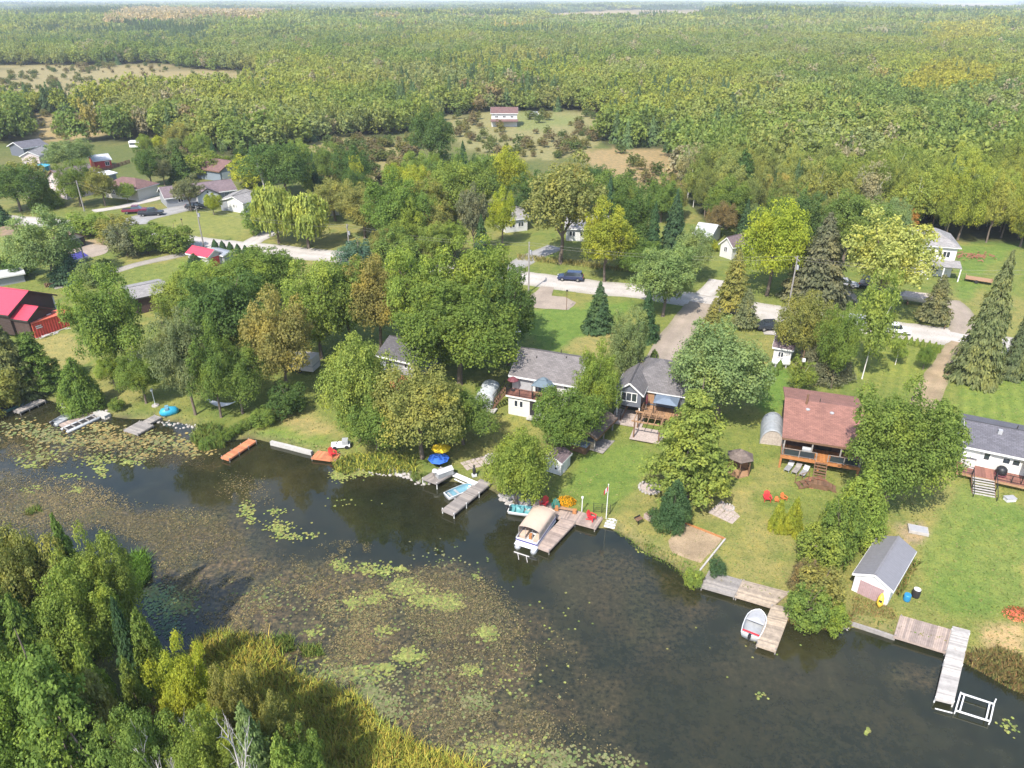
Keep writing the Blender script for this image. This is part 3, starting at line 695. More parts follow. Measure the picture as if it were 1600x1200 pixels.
# dense growth between the houses beyond the road
_r = random.Random(41); TH = []
for poly, n_ in [([(400,262),(470,250),(560,300),(690,250),(780,262),(770,330),(700,352),(640,380),(560,360),(500,330),(440,300)], 46), ([(820,310),(900,318),(1000,322),(1075,330),(1060,372),(960,352),(860,345),(825,322)], 12), ([(1120,352),(1200,356),(1320,370),(1420,368),(1400,392),(1290,396),(1180,388),(1130,372)], 24), ([(200,232),(300,240),(420,262),(400,278),(300,254),(210,246)], 12), ([(560,395),(680,392),(760,412),(700,428),(600,420)], 10)]:
    c_ = 0
    while c_ < n_:
        a, b = _r.uniform(min(q[0] for q in poly), max(q[0] for q in poly)), _r.uniform(min(q[1] for q in poly), max(q[1] for q in poly))
        if not inpoly(np.array([a]), np.array([b]), poly)[0] or any(abs(a-x)+abs(b-y)*2 < 16 for x, y in TH): continue
        TH.append((a, b)); c_ += 1; kd = _r.choice(['maple', 'tall', 'tall', 'bush', 'birch', 'bush', 'maple', 'spruce']); tn = _r.choice(['g', 'gl', 'ol', 'yg', 'g', 'gd', 'sil', 'ol']) if kd != 'spruce' else 'sp'
        sz = _r.uniform(34, 70)*(b/330) if kd != 'bush' else _r.uniform(22, 34)*(b/330)
        cw = {'g': 'mid green', 'gl': 'light green', 'ol': 'olive', 'yg': 'yellow-green', 'gd': 'dark green', 'sil': 'silvery', 'sp': 'dark'}[tn]; kn = {'bush': 'shrub', 'birch': 'birch', 'spruce': 'spruce'}.get(kd, 'tree')
        where = 'behind the willows and road bend' if a < 800 and b < 392 else ('at the road bend' if a < 800 else ('around the spreading elm' if a < 1100 else 'behind the houses at right'))
        tree(a, b, b-sz, sz*(_r.uniform(0.7, 1.0) if kd not in ('spruce', 'birch') else 0.5)*(1.3 if kd == 'bush' else 1), kd, tn, f'{cw} {kn} in the dense growth {where}', 'dense growth beyond the road')
# ------------------------------------------------------------------ forest
def front(px): return np.interp(px, [p[0] for p in forest_front], [p[1] for p in forest_front])
def inmeadow(px, py):
    r = np.zeros(px.shape, bool)
    for m in MEADOWS: r |= inpoly(px, py, m)
    return r
def forest_pts(y0, y1, sp0, r):
    out_ = []; y = y0
    while y < y1:
        sp = sp0*max(1, y/900) if sp0 > 10 else sp0*(1+max(0, y-400)/2500)
        n = int((0.74*y+40)*2/sp); x = -(0.74*y+40)+sp*(np.arange(n)+r.uniform(-.45, .45, n))
        out_.append(np.stack([x, y+r.uniform(-.45, .45, n)*sp, np.full(n, sp)], 1)); y += sp
    return np.concatenate(out_)
rf = np.random.default_rng(99)
FP = forest_pts(150, 950, 5.0, rf)
fz = hz(FP[:, 0], FP[:, 1]); fpx, fpy = proj(FP[:, 0], FP[:, 1], fz)
keep = (fpy < front(fpx)-1) & ~inmeadow(fpx, fpy); FP, fz, fpx, fpy = FP[keep], fz[keep], fpx[keep], fpy[keep]
def forest_tints(x, y, px, py, r):
    n = len(x); n1 = fbm(x*0.011+3, y*0.008, 2); n2 = fbm(x*0.018+31, y*0.013+7, 3); n3 = fbm(x*0.006, y*0.004+50, 2)
    n4 = fbm(x*0.03+11, y*0.022+4, 3); pal = np.array([(0.082, 0.108, 0.036), (0.098, 0.124, 0.038), (0.112, 0.130, 0.040), (0.122, 0.132, 0.048), (0.118, 0.134, 0.060)]); base = pal[np.clip((n4*2.2-0.6)*5+r.normal(size=n)*0.9, 0, 4.99).astype(int)]
    w = (sstep(0.5, 0.68, n1)*0.8)[:, None]*r.uniform(0.4, 1, n)[:, None]; base = base*(1-w)+np.array((0.155, 0.160, 0.036))*w
    w = (sstep(0.56, 0.7, n2)*0.3)[:, None]; base = base*(1-w)+np.array((0.135, 0.115, 0.060))*w
    sp_ = r.random(n); base[sp_ < 0.004] = (0.155, 0.13, 0.05); base[(sp_ > 0.012) & (sp_ < 0.017)] = (0.118, 0.092, 0.055); base[(sp_ > 0.02) & (sp_ < 0.05)] = (0.16, 0.14, 0.10)
    con = r.random(n) < 0.05+0.35*sstep(0.54, 0.68, n3)
    for poly, p in [([(180,38),(345,30),(340,97),(180,97)], 0.6), ([(0,5),(0,30),(190,40),(190,8)], 0.7), ([(600,130),(870,120),(875,190),(610,200)], 0.4), ([(940,165),(1230,150),(1220,250),(955,235)], 0.3), ([(0,15),(1600,12),(1600,32),(1000,36),(0,36)], 0.6), ([(0,150),(180,150),(180,180),(0,180)], 0.7)]:
        con |= inpoly(px, py, poly) & (r.random(n) < p)
    pk = inpoly(px, py, [(185,24),(420,20),(420,44),(185,50)]); con &= ~pk
    base[pk] = np.array((0.19, 0.15, 0.105))*r.uniform(0.8, 1.15, (pk.sum(), 1))
    ye = inpoly(px, py, [(1400,150),(1480,120),(1560,130),(1540,165),(1440,178),(1395,175)]) | inpoly(px, py, [(1440,55),(1560,45),(1560,75),(1460,90)])
    base[ye & ~con] = np.array((0.165, 0.155, 0.032))*r.uniform(0.8, 1.1, ((ye & ~con).sum(), 1))
    base[con] = np.array((0.056, 0.080, 0.040))*r.uniform(0.8, 1.25, (con.sum(), 1))
    return base*r.uniform(0.9, 1.13, (n, 1))*np.array((2.05, 2.08, 1.8)), con
tint, con = forest_tints(FP[:, 0], FP[:, 1], fpx, fpy, rf)
fh = rf.uniform(7.5, 14.0, len(FP))*(0.75+0.5*fbm(FP[:, 0]*0.02, FP[:, 1]*0.02, 2)); fw = np.where(con, rf.uniform(3.2, 5.0, len(FP)), rf.uniform(5.0, 9.4, len(FP)))
infr = (fpx > 5) & (fpx < 1595); order = np.argsort(FP[:, 1]+np.where(infr, 0, 1e5)); NI = 110
IND, REST = order[:NI], order[NI:]
def shade_name(t):
    if t[0] > 0.22: return 'golden'
    if t[0] > t[1]*1.02: return 'brownish'
    if t[0] > 0.135: return 'yellow-green'
    if t[1] < 0.10: return 'deep green'
    return 'mid green'
for i in IND:
    kind = 'spruce' if con[i] else random.choice(['maple', 'tall', 'birch', 'tall'])
    side = next(nm_ for lim, nm_ in ((150, 'behind the dark-fronted far left house'), (300, 'behind the white trailer'), (420, 'behind the twin-door garage'), (700, 'beyond the scrubland'), (950, 'beside the far barn'), (1075, 'beside the lower tan clearing'), (1150, 'behind the pale metal roof'), (1210, 'left of the vivid yellow maple'), (1280, 'above the vivid yellow maple'), (1350, 'above the greyish brown pine'), (1420, 'above the orange tree'), (1500, 'above the two-storey house'), (1560, 'above the reddish brush pile'), (9999, 'at the right edge')) if fpx[i] < lim)
    nm = 'dark conifer' if con[i] else shade_name(tint[i]/2.05)+(' birch' if kind == 'birch' else ' leafy tree')
    tree_at((FP[i, 0], FP[i, 1], fz[i]), fw[i]*(1.0 if con[i] else 1.05), fh[i], kind, tuple(tint[i]), f'{nm} in the front of the wood {side}', 'trees along the front of the wood')
# far trees: one mass, instanced
protoc = bpy.data.collections.new('forest_prototypes')
def lowproto(i, arrs):
    me = npmesh('forest_tree', arrs[0], arrs[1], [LEAFI]); o = bpy.data.objects.new(f'proto_{i:02d}', me); protoc.objects.link(o)
k = 0
for s in range(6):
    r = np.random.default_rng(200+s); L = lobes_round(r, 15, 0.54, 0.45, 0.44, (0.15, 0.24), -0.8); lowproto(k, crown_lobes(r, L, 1150, 0.066)); k += 1
for s in range(4):
    r = np.random.default_rng(260+s); L = lobes_round(r, 22, 0.54, 0.46, 0.34, (0.09, 0.16), -0.85, (0.5, 1.0)); lowproto(k, crown_lobes(r, L, 1100, 0.06)); k += 1
for s in range(3): lowproto(k, spruce(220+s, 20, 10, 10, ls=0.09)[0]); k += 1
for s in range(3): lowproto(k, spruce(225+s, 18, 8, 9, ls=0.09, pw=0.6, droop=0.1, gap=0.1)[0]); k += 1
ND, NC = 10, 6
def patch(seed, conf):
    r = np.random.default_rng(seed); Vs = []; Fs = []; off = 0
    for i in range(34):
        x, y = r.uniform(-.5, .5, 2); h = r.uniform(0.28, 0.48); w = r.uniform(0.16, 0.28)*(0.55 if conf else 1)
        if conf: V_, F_ = spruce(seed*50+i, 8, 6, 4, ls=0.22)[0]
        else:
            L = lobes_round(r, 5, 0.55, 0.42, 0.42, (0.25, 0.34)); V_, F_ = crown_lobes(r, L, 90, 0.19)
        Vs.append(V_*np.array([w, w, h])+np.array([x, y, 0])); Fs.append(F_+off); off += len(V_)
    return np.concatenate(Vs), np.concatenate(Fs)
for s in range(4): lowproto(k, patch(300+s, False)); k += 1
for s in range(3): lowproto(k, patch(310+s, True)); k += 1
def scatter_nodes():
    ng = bpy.data.node_groups.new('scatter_trees', 'GeometryNodeTree')
    ng.interface.new_socket('Geometry', in_out='INPUT', socket_type='NodeSocketGeometry'); ng.interface.new_socket('Geometry', in_out='OUTPUT', socket_type='NodeSocketGeometry')
    n = ng.nodes; l = ng.links
    gi = n.new('NodeGroupInput'); go = n.new('NodeGroupOutput'); ci = n.new('GeometryNodeCollectionInfo'); ci.inputs['Collection'].default_value = protoc
    ci.inputs['Separate Children'].default_value = True; ci.inputs['Reset Children'].default_value = True
    ip = n.new('GeometryNodeInstanceOnPoints'); ip.inputs['Pick Instance'].default_value = True
    def na(nm, t):
        q = n.new('GeometryNodeInputNamedAttribute'); q.data_type = t; q.inputs['Name'].default_value = nm; return q.outputs['Attribute']
    l.new(gi.outputs[0], ip.inputs['Points']); l.new(ci.outputs[0], ip.inputs['Instance']); l.new(na('pidx', 'INT'), ip.inputs['Instance Index'])
    l.new(na('scl', 'FLOAT_VECTOR'), ip.inputs['Scale'])
    cb = n.new('ShaderNodeCombineXYZ'); l.new(na('rz', 'FLOAT'), cb.inputs[2])
    er = n.new('FunctionNodeEulerToRotation'); l.new(cb.outputs[0], er.inputs[0]); l.new(er.outputs[0], ip.inputs['Rotation'])
    l.new(ip.outputs[0], go.inputs[0]); return ng
SCAT = scatter_nodes()
def scatter(name, P, idx, scl, tint_, label):
    me = bpy.data.meshes.new(name); me.vertices.add(len(P)); me.vertices.foreach_set('co', np.ascontiguousarray(P, np.float32).ravel())
    a = me.attributes.new('pidx', 'INT', 'POINT'); a.data.foreach_set('value', np.ascontiguousarray(idx, np.int32))
    a = me.attributes.new('rz', 'FLOAT', 'POINT'); a.data.foreach_set('value', rf.uniform(0, 6.28, len(P)).astype(np.float32))
    a = me.attributes.new('scl', 'FLOAT_VECTOR', 'POINT'); a.data.foreach_set('vector', np.ascontiguousarray(scl, np.float32).ravel())
    a = me.attributes.new('tint', 'FLOAT_COLOR', 'POINT'); c = np.ones((len(P), 4), np.float32); c[:, :3] = tint_; a.data.foreach_set('color', c.ravel())
    o = link(name, me); m = o.modifiers.new('scatter', 'NODES'); m.node_group = SCAT
    return tag(o, label, kind='stuff')
R_ = REST; idx = np.where(con[R_], ND+rf.integers(0, NC, len(R_)), np.where(rf.random(len(R_)) < 0.38, rf.integers(6, ND, len(R_)), rf.integers(0, 6, len(R_))))
scatter('forest', np.stack([FP[R_, 0], FP[R_, 1], fz[R_]-0.3], 1), idx, np.stack([fw[R_]*1.32, fw[R_]*1.32, fh[R_]*1.05], 1), tint[R_], 'mixed late-summer forest filling the flat land beyond the houses')
FQ = forest_pts(940, 15000, 24, rf); qz = hz(FQ[:, 0], FQ[:, 1]); qx, qy = proj(FQ[:, 0], FQ[:, 1], qz)
kp = ~inmeadow(qx, qy); FQ, qz, qx, qy = FQ[kp], qz[kp], qx[kp], qy[kp]
qt, qc = forest_tints(FQ[:, 0], FQ[:, 1], qx, qy, rf)
sq = FQ[:, 2]*1.25; idx = np.where(qc, ND+NC+4+rf.integers(0, 3, len(FQ)), ND+NC+rf.integers(0, 4, len(FQ)))
scatter('distant_forest', np.stack([FQ[:, 0], FQ[:, 1], qz-0.5], 1), idx, np.stack([sq, sq, np.minimum(sq, 42)*rf.uniform(0.85, 1.25, len(FQ))], 1), qt, 'distant forest running to the horizon')
# scrub in the clearings
SB = []
for m, n_ in zip(MEADOWS, (150, 70, 40, 90, 14, 170, 0, 0, 14)):
    xs = [q[0] for q in m]; ys = [q[1] for q in m]
    for _ in range(n_*3):
        if n_ == 0: break
        a, b = rf.uniform(min(xs), max(xs)), rf.uniform(min(ys), max(ys))
        if inpoly(np.array([a]), np.array([b]), m)[0] and fbm(np.array([a*0.05]), np.array([b*0.1]), 2)[0] > 0.45: SB.append((a, b))
SBP = Gv([q[0] for q in SB], [q[1] for q in SB]); n_ = len(SBP); s_ = rf.uniform(1.2, 4.5, n_)
scatter('meadow_scrub', SBP-np.array([0, 0, 0.3])*1.0, rf.integers(0, ND, n_), np.stack([s_*1.2, s_*1.2, s_], 1), np.array([(0.15, 0.175, 0.06), (0.20, 0.19, 0.07), (0.11, 0.15, 0.05), (0.2, 0.165, 0.09)])[rf.integers(0, 4, n_)], 'scattered scrub bushes in the tan clearings')

# ------------------------------------------------------------------ mesh builder
class MB:
    def __init__(s): s.v = []; s.f = []; s.uv = None
    def add(s, V, Fs):
        o = len(s.v); s.v += [tuple(map(float, p)) for p in V]; s.f += [tuple(i+o for i in f) for f in Fs]; return s
    def box(s, x0, y0, z0, x1, y1, z1):
        V = [(x0, y0, z0), (x1, y0, z0), (x1, y1, z0), (x0, y1, z0), (x0, y0, z1), (x1, y0, z1), (x1, y1, z1), (x0, y1, z1)]
        return s.add(V, [(0, 3, 2, 1), (4, 5, 6, 7), (0, 1, 5, 4), (1, 2, 6, 5), (2, 3, 7, 6), (3, 0, 4, 7)])
    def bx(s, c, d, rz=0.0, rx=0.0):
        h = [q/2 for q in d]; V = []
        for sx, sy, sz in [(-1, -1, -1), (1, -1, -1), (1, 1, -1), (-1, 1, -1), (-1, -1, 1), (1, -1, 1), (1, 1, 1), (-1, 1, 1)]:
            x, y, z = sx*h[0], sy*h[1], sz*h[2]
            y, z = y*math.cos(rx)-z*math.sin(rx), y*math.sin(rx)+z*math.cos(rx)
            x, y = x*math.cos(rz)-y*math.sin(rz), x*math.sin(rz)+y*math.cos(rz)
            V.append((c[0]+x, c[1]+y, c[2]+z))
        return s.add(V, [(0, 3, 2, 1), (4, 5, 6, 7), (0, 1, 5, 4), (1, 2, 6, 5), (2, 3, 7, 6), (3, 0, 4, 7)])
    def beam(s, a, b, w, h=None):
        a = Vector(a); b = Vector(b); h = h or w; d = (b-a).normalized(); up = Vector((0, 0, 1))
        if abs(d.z) > 0.95: up = Vector((1, 0, 0))
        u = d.cross(up).normalized(); n = u.cross(d); V = []
        for p in (a, b):
            for su, sn in ((-1, -1), (1, -1), (1, 1), (-1, 1)): V.append(p+u*su*w/2+n*sn*h/2)
        return s.add(V, [(0, 1, 2, 3), (7, 6, 5, 4), (0, 4, 5, 1), (1, 5, 6, 2), (2, 6, 7, 3), (3, 7, 4, 0)])
    def tube(s, pts, r, n=8, caps=True):
        r = r if hasattr(r, '__len__') else [r]*len(pts)
        V, Fs = tube_arrays([(np.array(pts, float), r)], n); Fs = [tuple(f) for f in Fs]
        if caps: Fs += [tuple(range(n))[::-1], tuple(range((len(pts)-1)*n, len(pts)*n))]
        return s.add(V, Fs)
    def slab(s, quad, t):
        """plate: polygon (3+ points, counter-clockwise from outside/top) thickened downwards along its normal"""
        q = [Vector(p) for p in quad]; n = (q[1]-q[0]).cross(q[2]-q[0]).normalized(); k = len(q)
        V = q+[p-n*t for p in q]; Fs = [tuple(range(k)), tuple(range(2*k-1, k-1, -1))]
        for i in range(k): j = (i+1) % k; Fs.append((i, i+k, j+k, j))
        return s.add(V, Fs)
    def lathe(s, prof, n=12, c=(0, 0, 0)):
        V = []; Fs = []
        for r, z in prof:
            for j in range(n): a = 2*math.pi*j/n; V.append((c[0]+r*math.cos(a), c[1]+r*math.sin(a), c[2]+z))
        for i in range(len(prof)-1):
            for j in range(n): Fs.append((i*n+j, i*n+(j+1) % n, (i+1)*n+(j+1) % n, (i+1)*n+j))
        Fs += [tuple(range(n))[::-1], tuple(range((len(prof)-1)*n, len(prof)*n))]
        return s.add(V, Fs)
    def mesh(s, name, mat, smooth=False, uvplane=None):
        me = bpy.data.meshes.new(name); me.from_pydata(s.v, [], s.f)
        if mat: me.materials.append(mat)
        if uvplane:
            o, e1, e2 = uvplane; uv = me.uv_layers.new(name='uv')
            for l in me.loops:
                p = me.vertices[l.vertex_index].co-o; uv.data[l.index].uv = (p.dot(e1), p.dot(e2))
        if smooth: me.polygons.foreach_set('use_smooth', [True]*len(me.polygons))
        me.update(); return me
    def build(s, name, mat, parent=None, smooth=False, uvplane=None, kind=None):
        o = link(name, s.mesh(name, mat, smooth, uvplane), parent)
        if kind: o['kind'] = kind
        return o
def roofplate(parent, quad, mat, t=0.09, name='roof'):
    """quad: eave-left, eave-right, top-right, top-left"""
    q = [Vector(p) for p in quad]; e1 = (q[1]-q[0]).normalized(); n = e1.cross(q[-1]-q[0]).normalized(); e2 = n.cross(e1)
    return MB().slab(q, t).build(name, mat, parent, uvplane=(q[0], e1, e2))
class Frame:
    """local frame: origin at L, x along L->R, y to the back"""
    def __init__(s, L, R, zbase=None):
        d = R-L; s.w = math.hypot(d.x, d.y); s.rz = math.atan2(d.y, d.x); s.o = Vector((L.x, L.y, zbase if zbase is not None else min(hz1(L.x, L.y), hz1(R.x, R.y))))
    def loc(s, p):
        d = p-s.o; c, si = math.cos(s.rz), math.sin(s.rz); return Vector((d.x*c+d.y*si, -d.x*si+d.y*c, d.z))
    def px(s, a, b, z): return s.loc(W(a, b, s.o.z+z))
    def root(s, name, label, cat, group=None): return empty(name, s.o, s.rz, label, cat, group)

# ------------------------------------------------------------------ building materials
M = {}
def MM(k, c, *a, **kw): M[k] = plain(k, tuple(x*0.82 for x in c), *a, **kw)
MM('white_siding', (0.66, 0.65, 0.62), 0.6, stripes=0.16, axis='Z', var=0.06); MM('cream_siding', (0.58, 0.54, 0.46), 0.6, stripes=0.16, axis='Z', var=0.07)
MM('grey_blue_siding', (0.135, 0.145, 0.175), 0.6, stripes=0.16, axis='Z', var=0.08); MM('grey_siding', (0.30, 0.31, 0.33), 0.6, stripes=0.18, axis='Z', var=0.08)
MM('blue_grey_siding', (0.22, 0.26, 0.30), 0.6, stripes=0.18, axis='Z', var=0.08)
MM('brown_siding', (0.075, 0.045, 0.038), 0.7, stripes=0.25, axis='X', var=0.15); MM('tan_board', (0.33, 0.27, 0.19), 0.7, stripes=0.2, axis='X', var=0.15)
MM('white_paint', (0.70, 0.69, 0.67), 0.5, var=0.06); MM('grey_paint', (0.36, 0.36, 0.37), 0.6, var=0.1); MM('pale_wall', (0.55, 0.51, 0.49), 0.7, var=0.1); MM('pink_wall', (0.56, 0.47, 0.46), 0.7, var=0.1)
MM('red_metal_roof', (0.56, 0.055, 0.085), 0.35, stripes=0.45, axis='X', var=0.08, spec=0.5); MM('red_paint', (0.52, 0.05, 0.05), 0.45, var=0.12); MM('red_container', (0.50, 0.06, 0.045), 0.5, var=0.15)
MM('red_chair', (0.60, 0.035, 0.045), 0.4, var=0.05); MM('green_chair', (0.03, 0.16, 0.12), 0.5, var=0.1); MM('orange_chair', (0.62, 0.17, 0.05), 0.4, var=0.05)
MM('grey_metal_roof', (0.205, 0.20, 0.215), 0.45, stripes=0.28, axis='Y', var=0.08, bump=0.7); MM('pale_metal', (0.50, 0.50, 0.50), 0.45, var=0.12, stripes=0.4, axis='X')
MM('dark_trim', (0.04, 0.038, 0.036), 0.5, var=0.1); MM('black_metal', (0.02, 0.02, 0.022), 0.45, var=0.1); MM('galvanised', (0.45, 0.46, 0.47), 0.4, metal=0.4, var=0.1)
MM('orange_wood', (0.40, 0.17, 0.06), 0.65, var=0.2, scale=5); MM('cedar_wood', (0.34, 0.20, 0.11), 0.7, var=0.25, scale=5); MM('brown_wood', (0.17, 0.095, 0.055), 0.75, var=0.25, scale=5)
MM('red_deck', (0.27, 0.12, 0.09), 0.7, var=0.15, scale=4); MM('grey_wood', (0.27, 0.245, 0.225), 0.85, var=0.22, scale=4); MM('bleached_wood', (0.36, 0.29, 0.22), 0.85, var=0.25, scale=3)
MM('pinkish_wood', (0.34, 0.265, 0.225), 0.85, var=0.18, scale=3); MM('pale_dock', (0.41, 0.38, 0.35), 0.8, var=0.15, scale=3); MM('taupe_dock', (0.26, 0.23, 0.21), 0.8, var=0.10, scale=2); MM('orange_dock', (0.50, 0.19, 0.09), 0.8, var=0.15, scale=3)
MM('concrete', (0.42, 0.40, 0.37), 0.9, var=0.15, scale=3); MM('stone', (0.36, 0.33, 0.30), 0.9, var=0.35, scale=2.5); MM('paver', (0.40, 0.33, 0.29), 0.9, var=0.25, scale=4)
MM('boat_white', (0.70, 0.70, 0.70), 0.3, var=0.05); MM('boat_grey', (0.36, 0.37, 0.38), 0.45, var=0.12); MM('boat_green', (0.06, 0.13, 0.12), 0.5, var=0.2); MM('boat_teal', (0.12, 0.34, 0.36), 0.45, var=0.15); MM('boat_blue', (0.15, 0.30, 0.37), 0.45, var=0.12); MM('navy', (0.06, 0.05, 0.22), 0.4, var=0.1)
MM('canvas', (0.52, 0.40, 0.31), 0.85, var=0.06, scale=1.5); MM('tarp_grey', (0.33, 0.35, 0.37), 0.6, var=0.2, scale=2); MM('tarp_tan', (0.40, 0.34, 0.29), 0.8, var=0.25, scale=4); MM('clear_plastic', (0.52, 0.55, 0.56), 0.35, var=0.15, scale=3)
MM('slate_blue_cloth', (0.115, 0.155, 0.185), 0.8, var=0.08); MM('blue_cloth', (0.03, 0.13, 0.55), 0.7, var=0.06); MM('yellow_cloth', (0.75, 0.52, 0.02), 0.7, var=0.06); MM('cover_blue', (0.15, 0.19, 0.25), 0.5, var=0.1); MM('awning_grey', (0.24, 0.26, 0.29), 0.8, var=0.05)
MM('rubber', (0.018, 0.018, 0.018), 0.8, var=0.1); MM('chrome', (0.5, 0.5, 0.5), 0.3, metal=0.8); MM('headlight', (0.7, 0.7, 0.7), 0.2); MM('tail_light', (0.45, 0.02, 0.02), 0.3)
MM('door_pink', (0.40, 0.27, 0.27), 0.7, var=0.12, stripes=0.15, axis='X'); MM('blue_plastic', (0.03, 0.22, 0.42), 0.4, var=0.1); MM('yellow_plastic', (0.75, 0.50, 0.06), 0.5, var=0.1); MM('teal_plastic', (0.03, 0.30, 0.45), 0.4, var=0.15)
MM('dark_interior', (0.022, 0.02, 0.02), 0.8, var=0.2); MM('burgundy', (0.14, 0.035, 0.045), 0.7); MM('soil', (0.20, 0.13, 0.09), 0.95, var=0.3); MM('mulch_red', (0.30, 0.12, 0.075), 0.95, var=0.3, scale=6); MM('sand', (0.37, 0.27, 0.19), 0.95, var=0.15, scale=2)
def glassmat():
    m, nt, bs, out = nmat('window_glass'); bs.inputs['Base Color'].default_value = (0.025, 0.032, 0.04, 1); bs.inputs['Roughness'].default_value = 0.06; bs.inputs['Specular IOR Level'].default_value = 0.8; return m
M['glass'] = glassmat()
SG = dict(grey=shingle('grey_shingle', (0.235, 0.215, 0.215)), taupe=shingle('taupe_shingle', (0.28, 0.25, 0.24)), redbrown=shingle('red_brown_shingle', (0.43, 0.20, 0.15)), brown=shingle('brown_shingle', (0.27, 0.145, 0.125)), dark=shingle('dark_shingle', (0.155, 0.145, 0.155)), mauve=shingle('mauve_shingle', (0.29, 0.21, 0.22)), tile=shingle('brown_tile', (0.27, 0.205, 0.17), 0.33), pale=shingle('pale_shingle', (0.44, 0.41, 0.39)), slate=shingle('slate_shingle', (0.20, 0.19, 0.215)))

# ------------------------------------------------------------------ house parts
def wallbox(parent, w, d, h, mat, x0=0, y0=0, z0=-0.4, gable=None, rise=0, name='wall'):
    m = MB()
    x1, y1 = x0+w, y0+d; a = [(x0, y0), (x1, y0), (x1, y1), (x0, y1)]
    V = [(x, y, z0) for x, y in a]+[(x, y, h) for x, y in a]; Fs = [(0, 1, 5, 4), (1, 2, 6, 5), (2, 3, 7, 6), (3, 0, 4, 7), (0, 3, 2, 1), (4, 5, 6, 7)]
    if gable == 'x':     # ridge along x: gables at both ends
        V += [(x0, (y0+y1)/2, h+rise), (x1, (y0+y1)/2, h+rise)]; Fs = Fs[:5]+[(0, 0, 0)][:0]+[(7, 4, 8), (5, 6, 9), (4, 5, 9, 8), (6, 7, 8, 9)]
    elif gable == 'y':
        V += [((x0+x1)/2, y0, h+rise), ((x0+x1)/2, y1, h+rise)]; Fs = Fs[:5]+[(4, 5, 8), (6, 7, 9), (5, 6, 9, 8), (7, 4, 8, 9)]
    return m.add(V, Fs).build(name, mat, parent)
FACE = {'f': lambda w, d, u, o: ((u, -o), (1, 0), (0, -1)), 'b': lambda w, d, u, o: ((u, d+o), (-1, 0), (0, 1)), 'l': lambda w, d, u, o: ((-o, u), (0, -1), (-1, 0)), 'r': lambda w, d, u, o: ((w+o, u), (0, 1), (1, 0))}
def face_box(m, w, d, face, u, z, ww, hh, o0, o1, off=(0, 0)):
    (cx, cy), t, n = FACE[face](w, d, u, 0); cx += off[0]; cy += off[1]
    V = []
    for o in (o0, o1):
        for s, zz in ((-1, z), (1, z), (1, z+hh), (-1, z+hh)): V.append((cx+t[0]*s*ww/2+n[0]*o, cy+t[1]*s*ww/2+n[1]*o, zz))
    m.add(V, [(3, 2, 1, 0), (4, 5, 6, 7), (0, 1, 5, 4), (1, 2, 6, 5), (2, 3, 7, 6), (3, 0, 4, 7)])
def window(parent, w, d, face, u, z, ww=1.1, hh=1.0, off=(0, 0), trim='white_paint', mull=1):
    m = MB(); t = 0.09
    face_box(m, w, d, face, u, z+hh-t, ww, t, -0.05, 0.05, off); face_box(m, w, d, face, u, z, ww, t, -0.05, 0.07, off)
    for k in range(mull+2):
        du = (-0.5+k/(mull+1))*(ww-t); sg = -1 if face in 'bl' else 1
        face_box(m, w, d, face, u+du*sg, z+t, t, hh-2*t, -0.05, 0.045, off)
    o = m.build('window', M[trim], parent)
    p = MB(); face_box(p, w, d, face, u, z+t*0.5, ww-t, hh-t, -0.04, 0.012, off); p.build('pane', M['glass'], o)
    return o
def door(parent, w, d, face, u, z=0.05, ww=0.95, hh=2.05, mat='white_paint', off=(0, 0), pane=True, name='door', panels=0):
    m = MB(); face_box(m, w, d, face, u, z, ww, hh, -0.03, 0.05, off)
    for k in range(panels):
        face_box(m, w, d, face, u, z+0.06+k*(hh-0.06)/panels, ww-0.12, (hh-0.06)/panels-0.05, 0.05, 0.075, off)
    o = m.build(name, M[mat], parent)
    if pane:
        p = MB(); face_box(p, w, d, face, u, z+hh*0.5, ww*0.55, hh*0.38, 0.04, 0.056, off); p.build('pane', M['glass'], o)
    return o
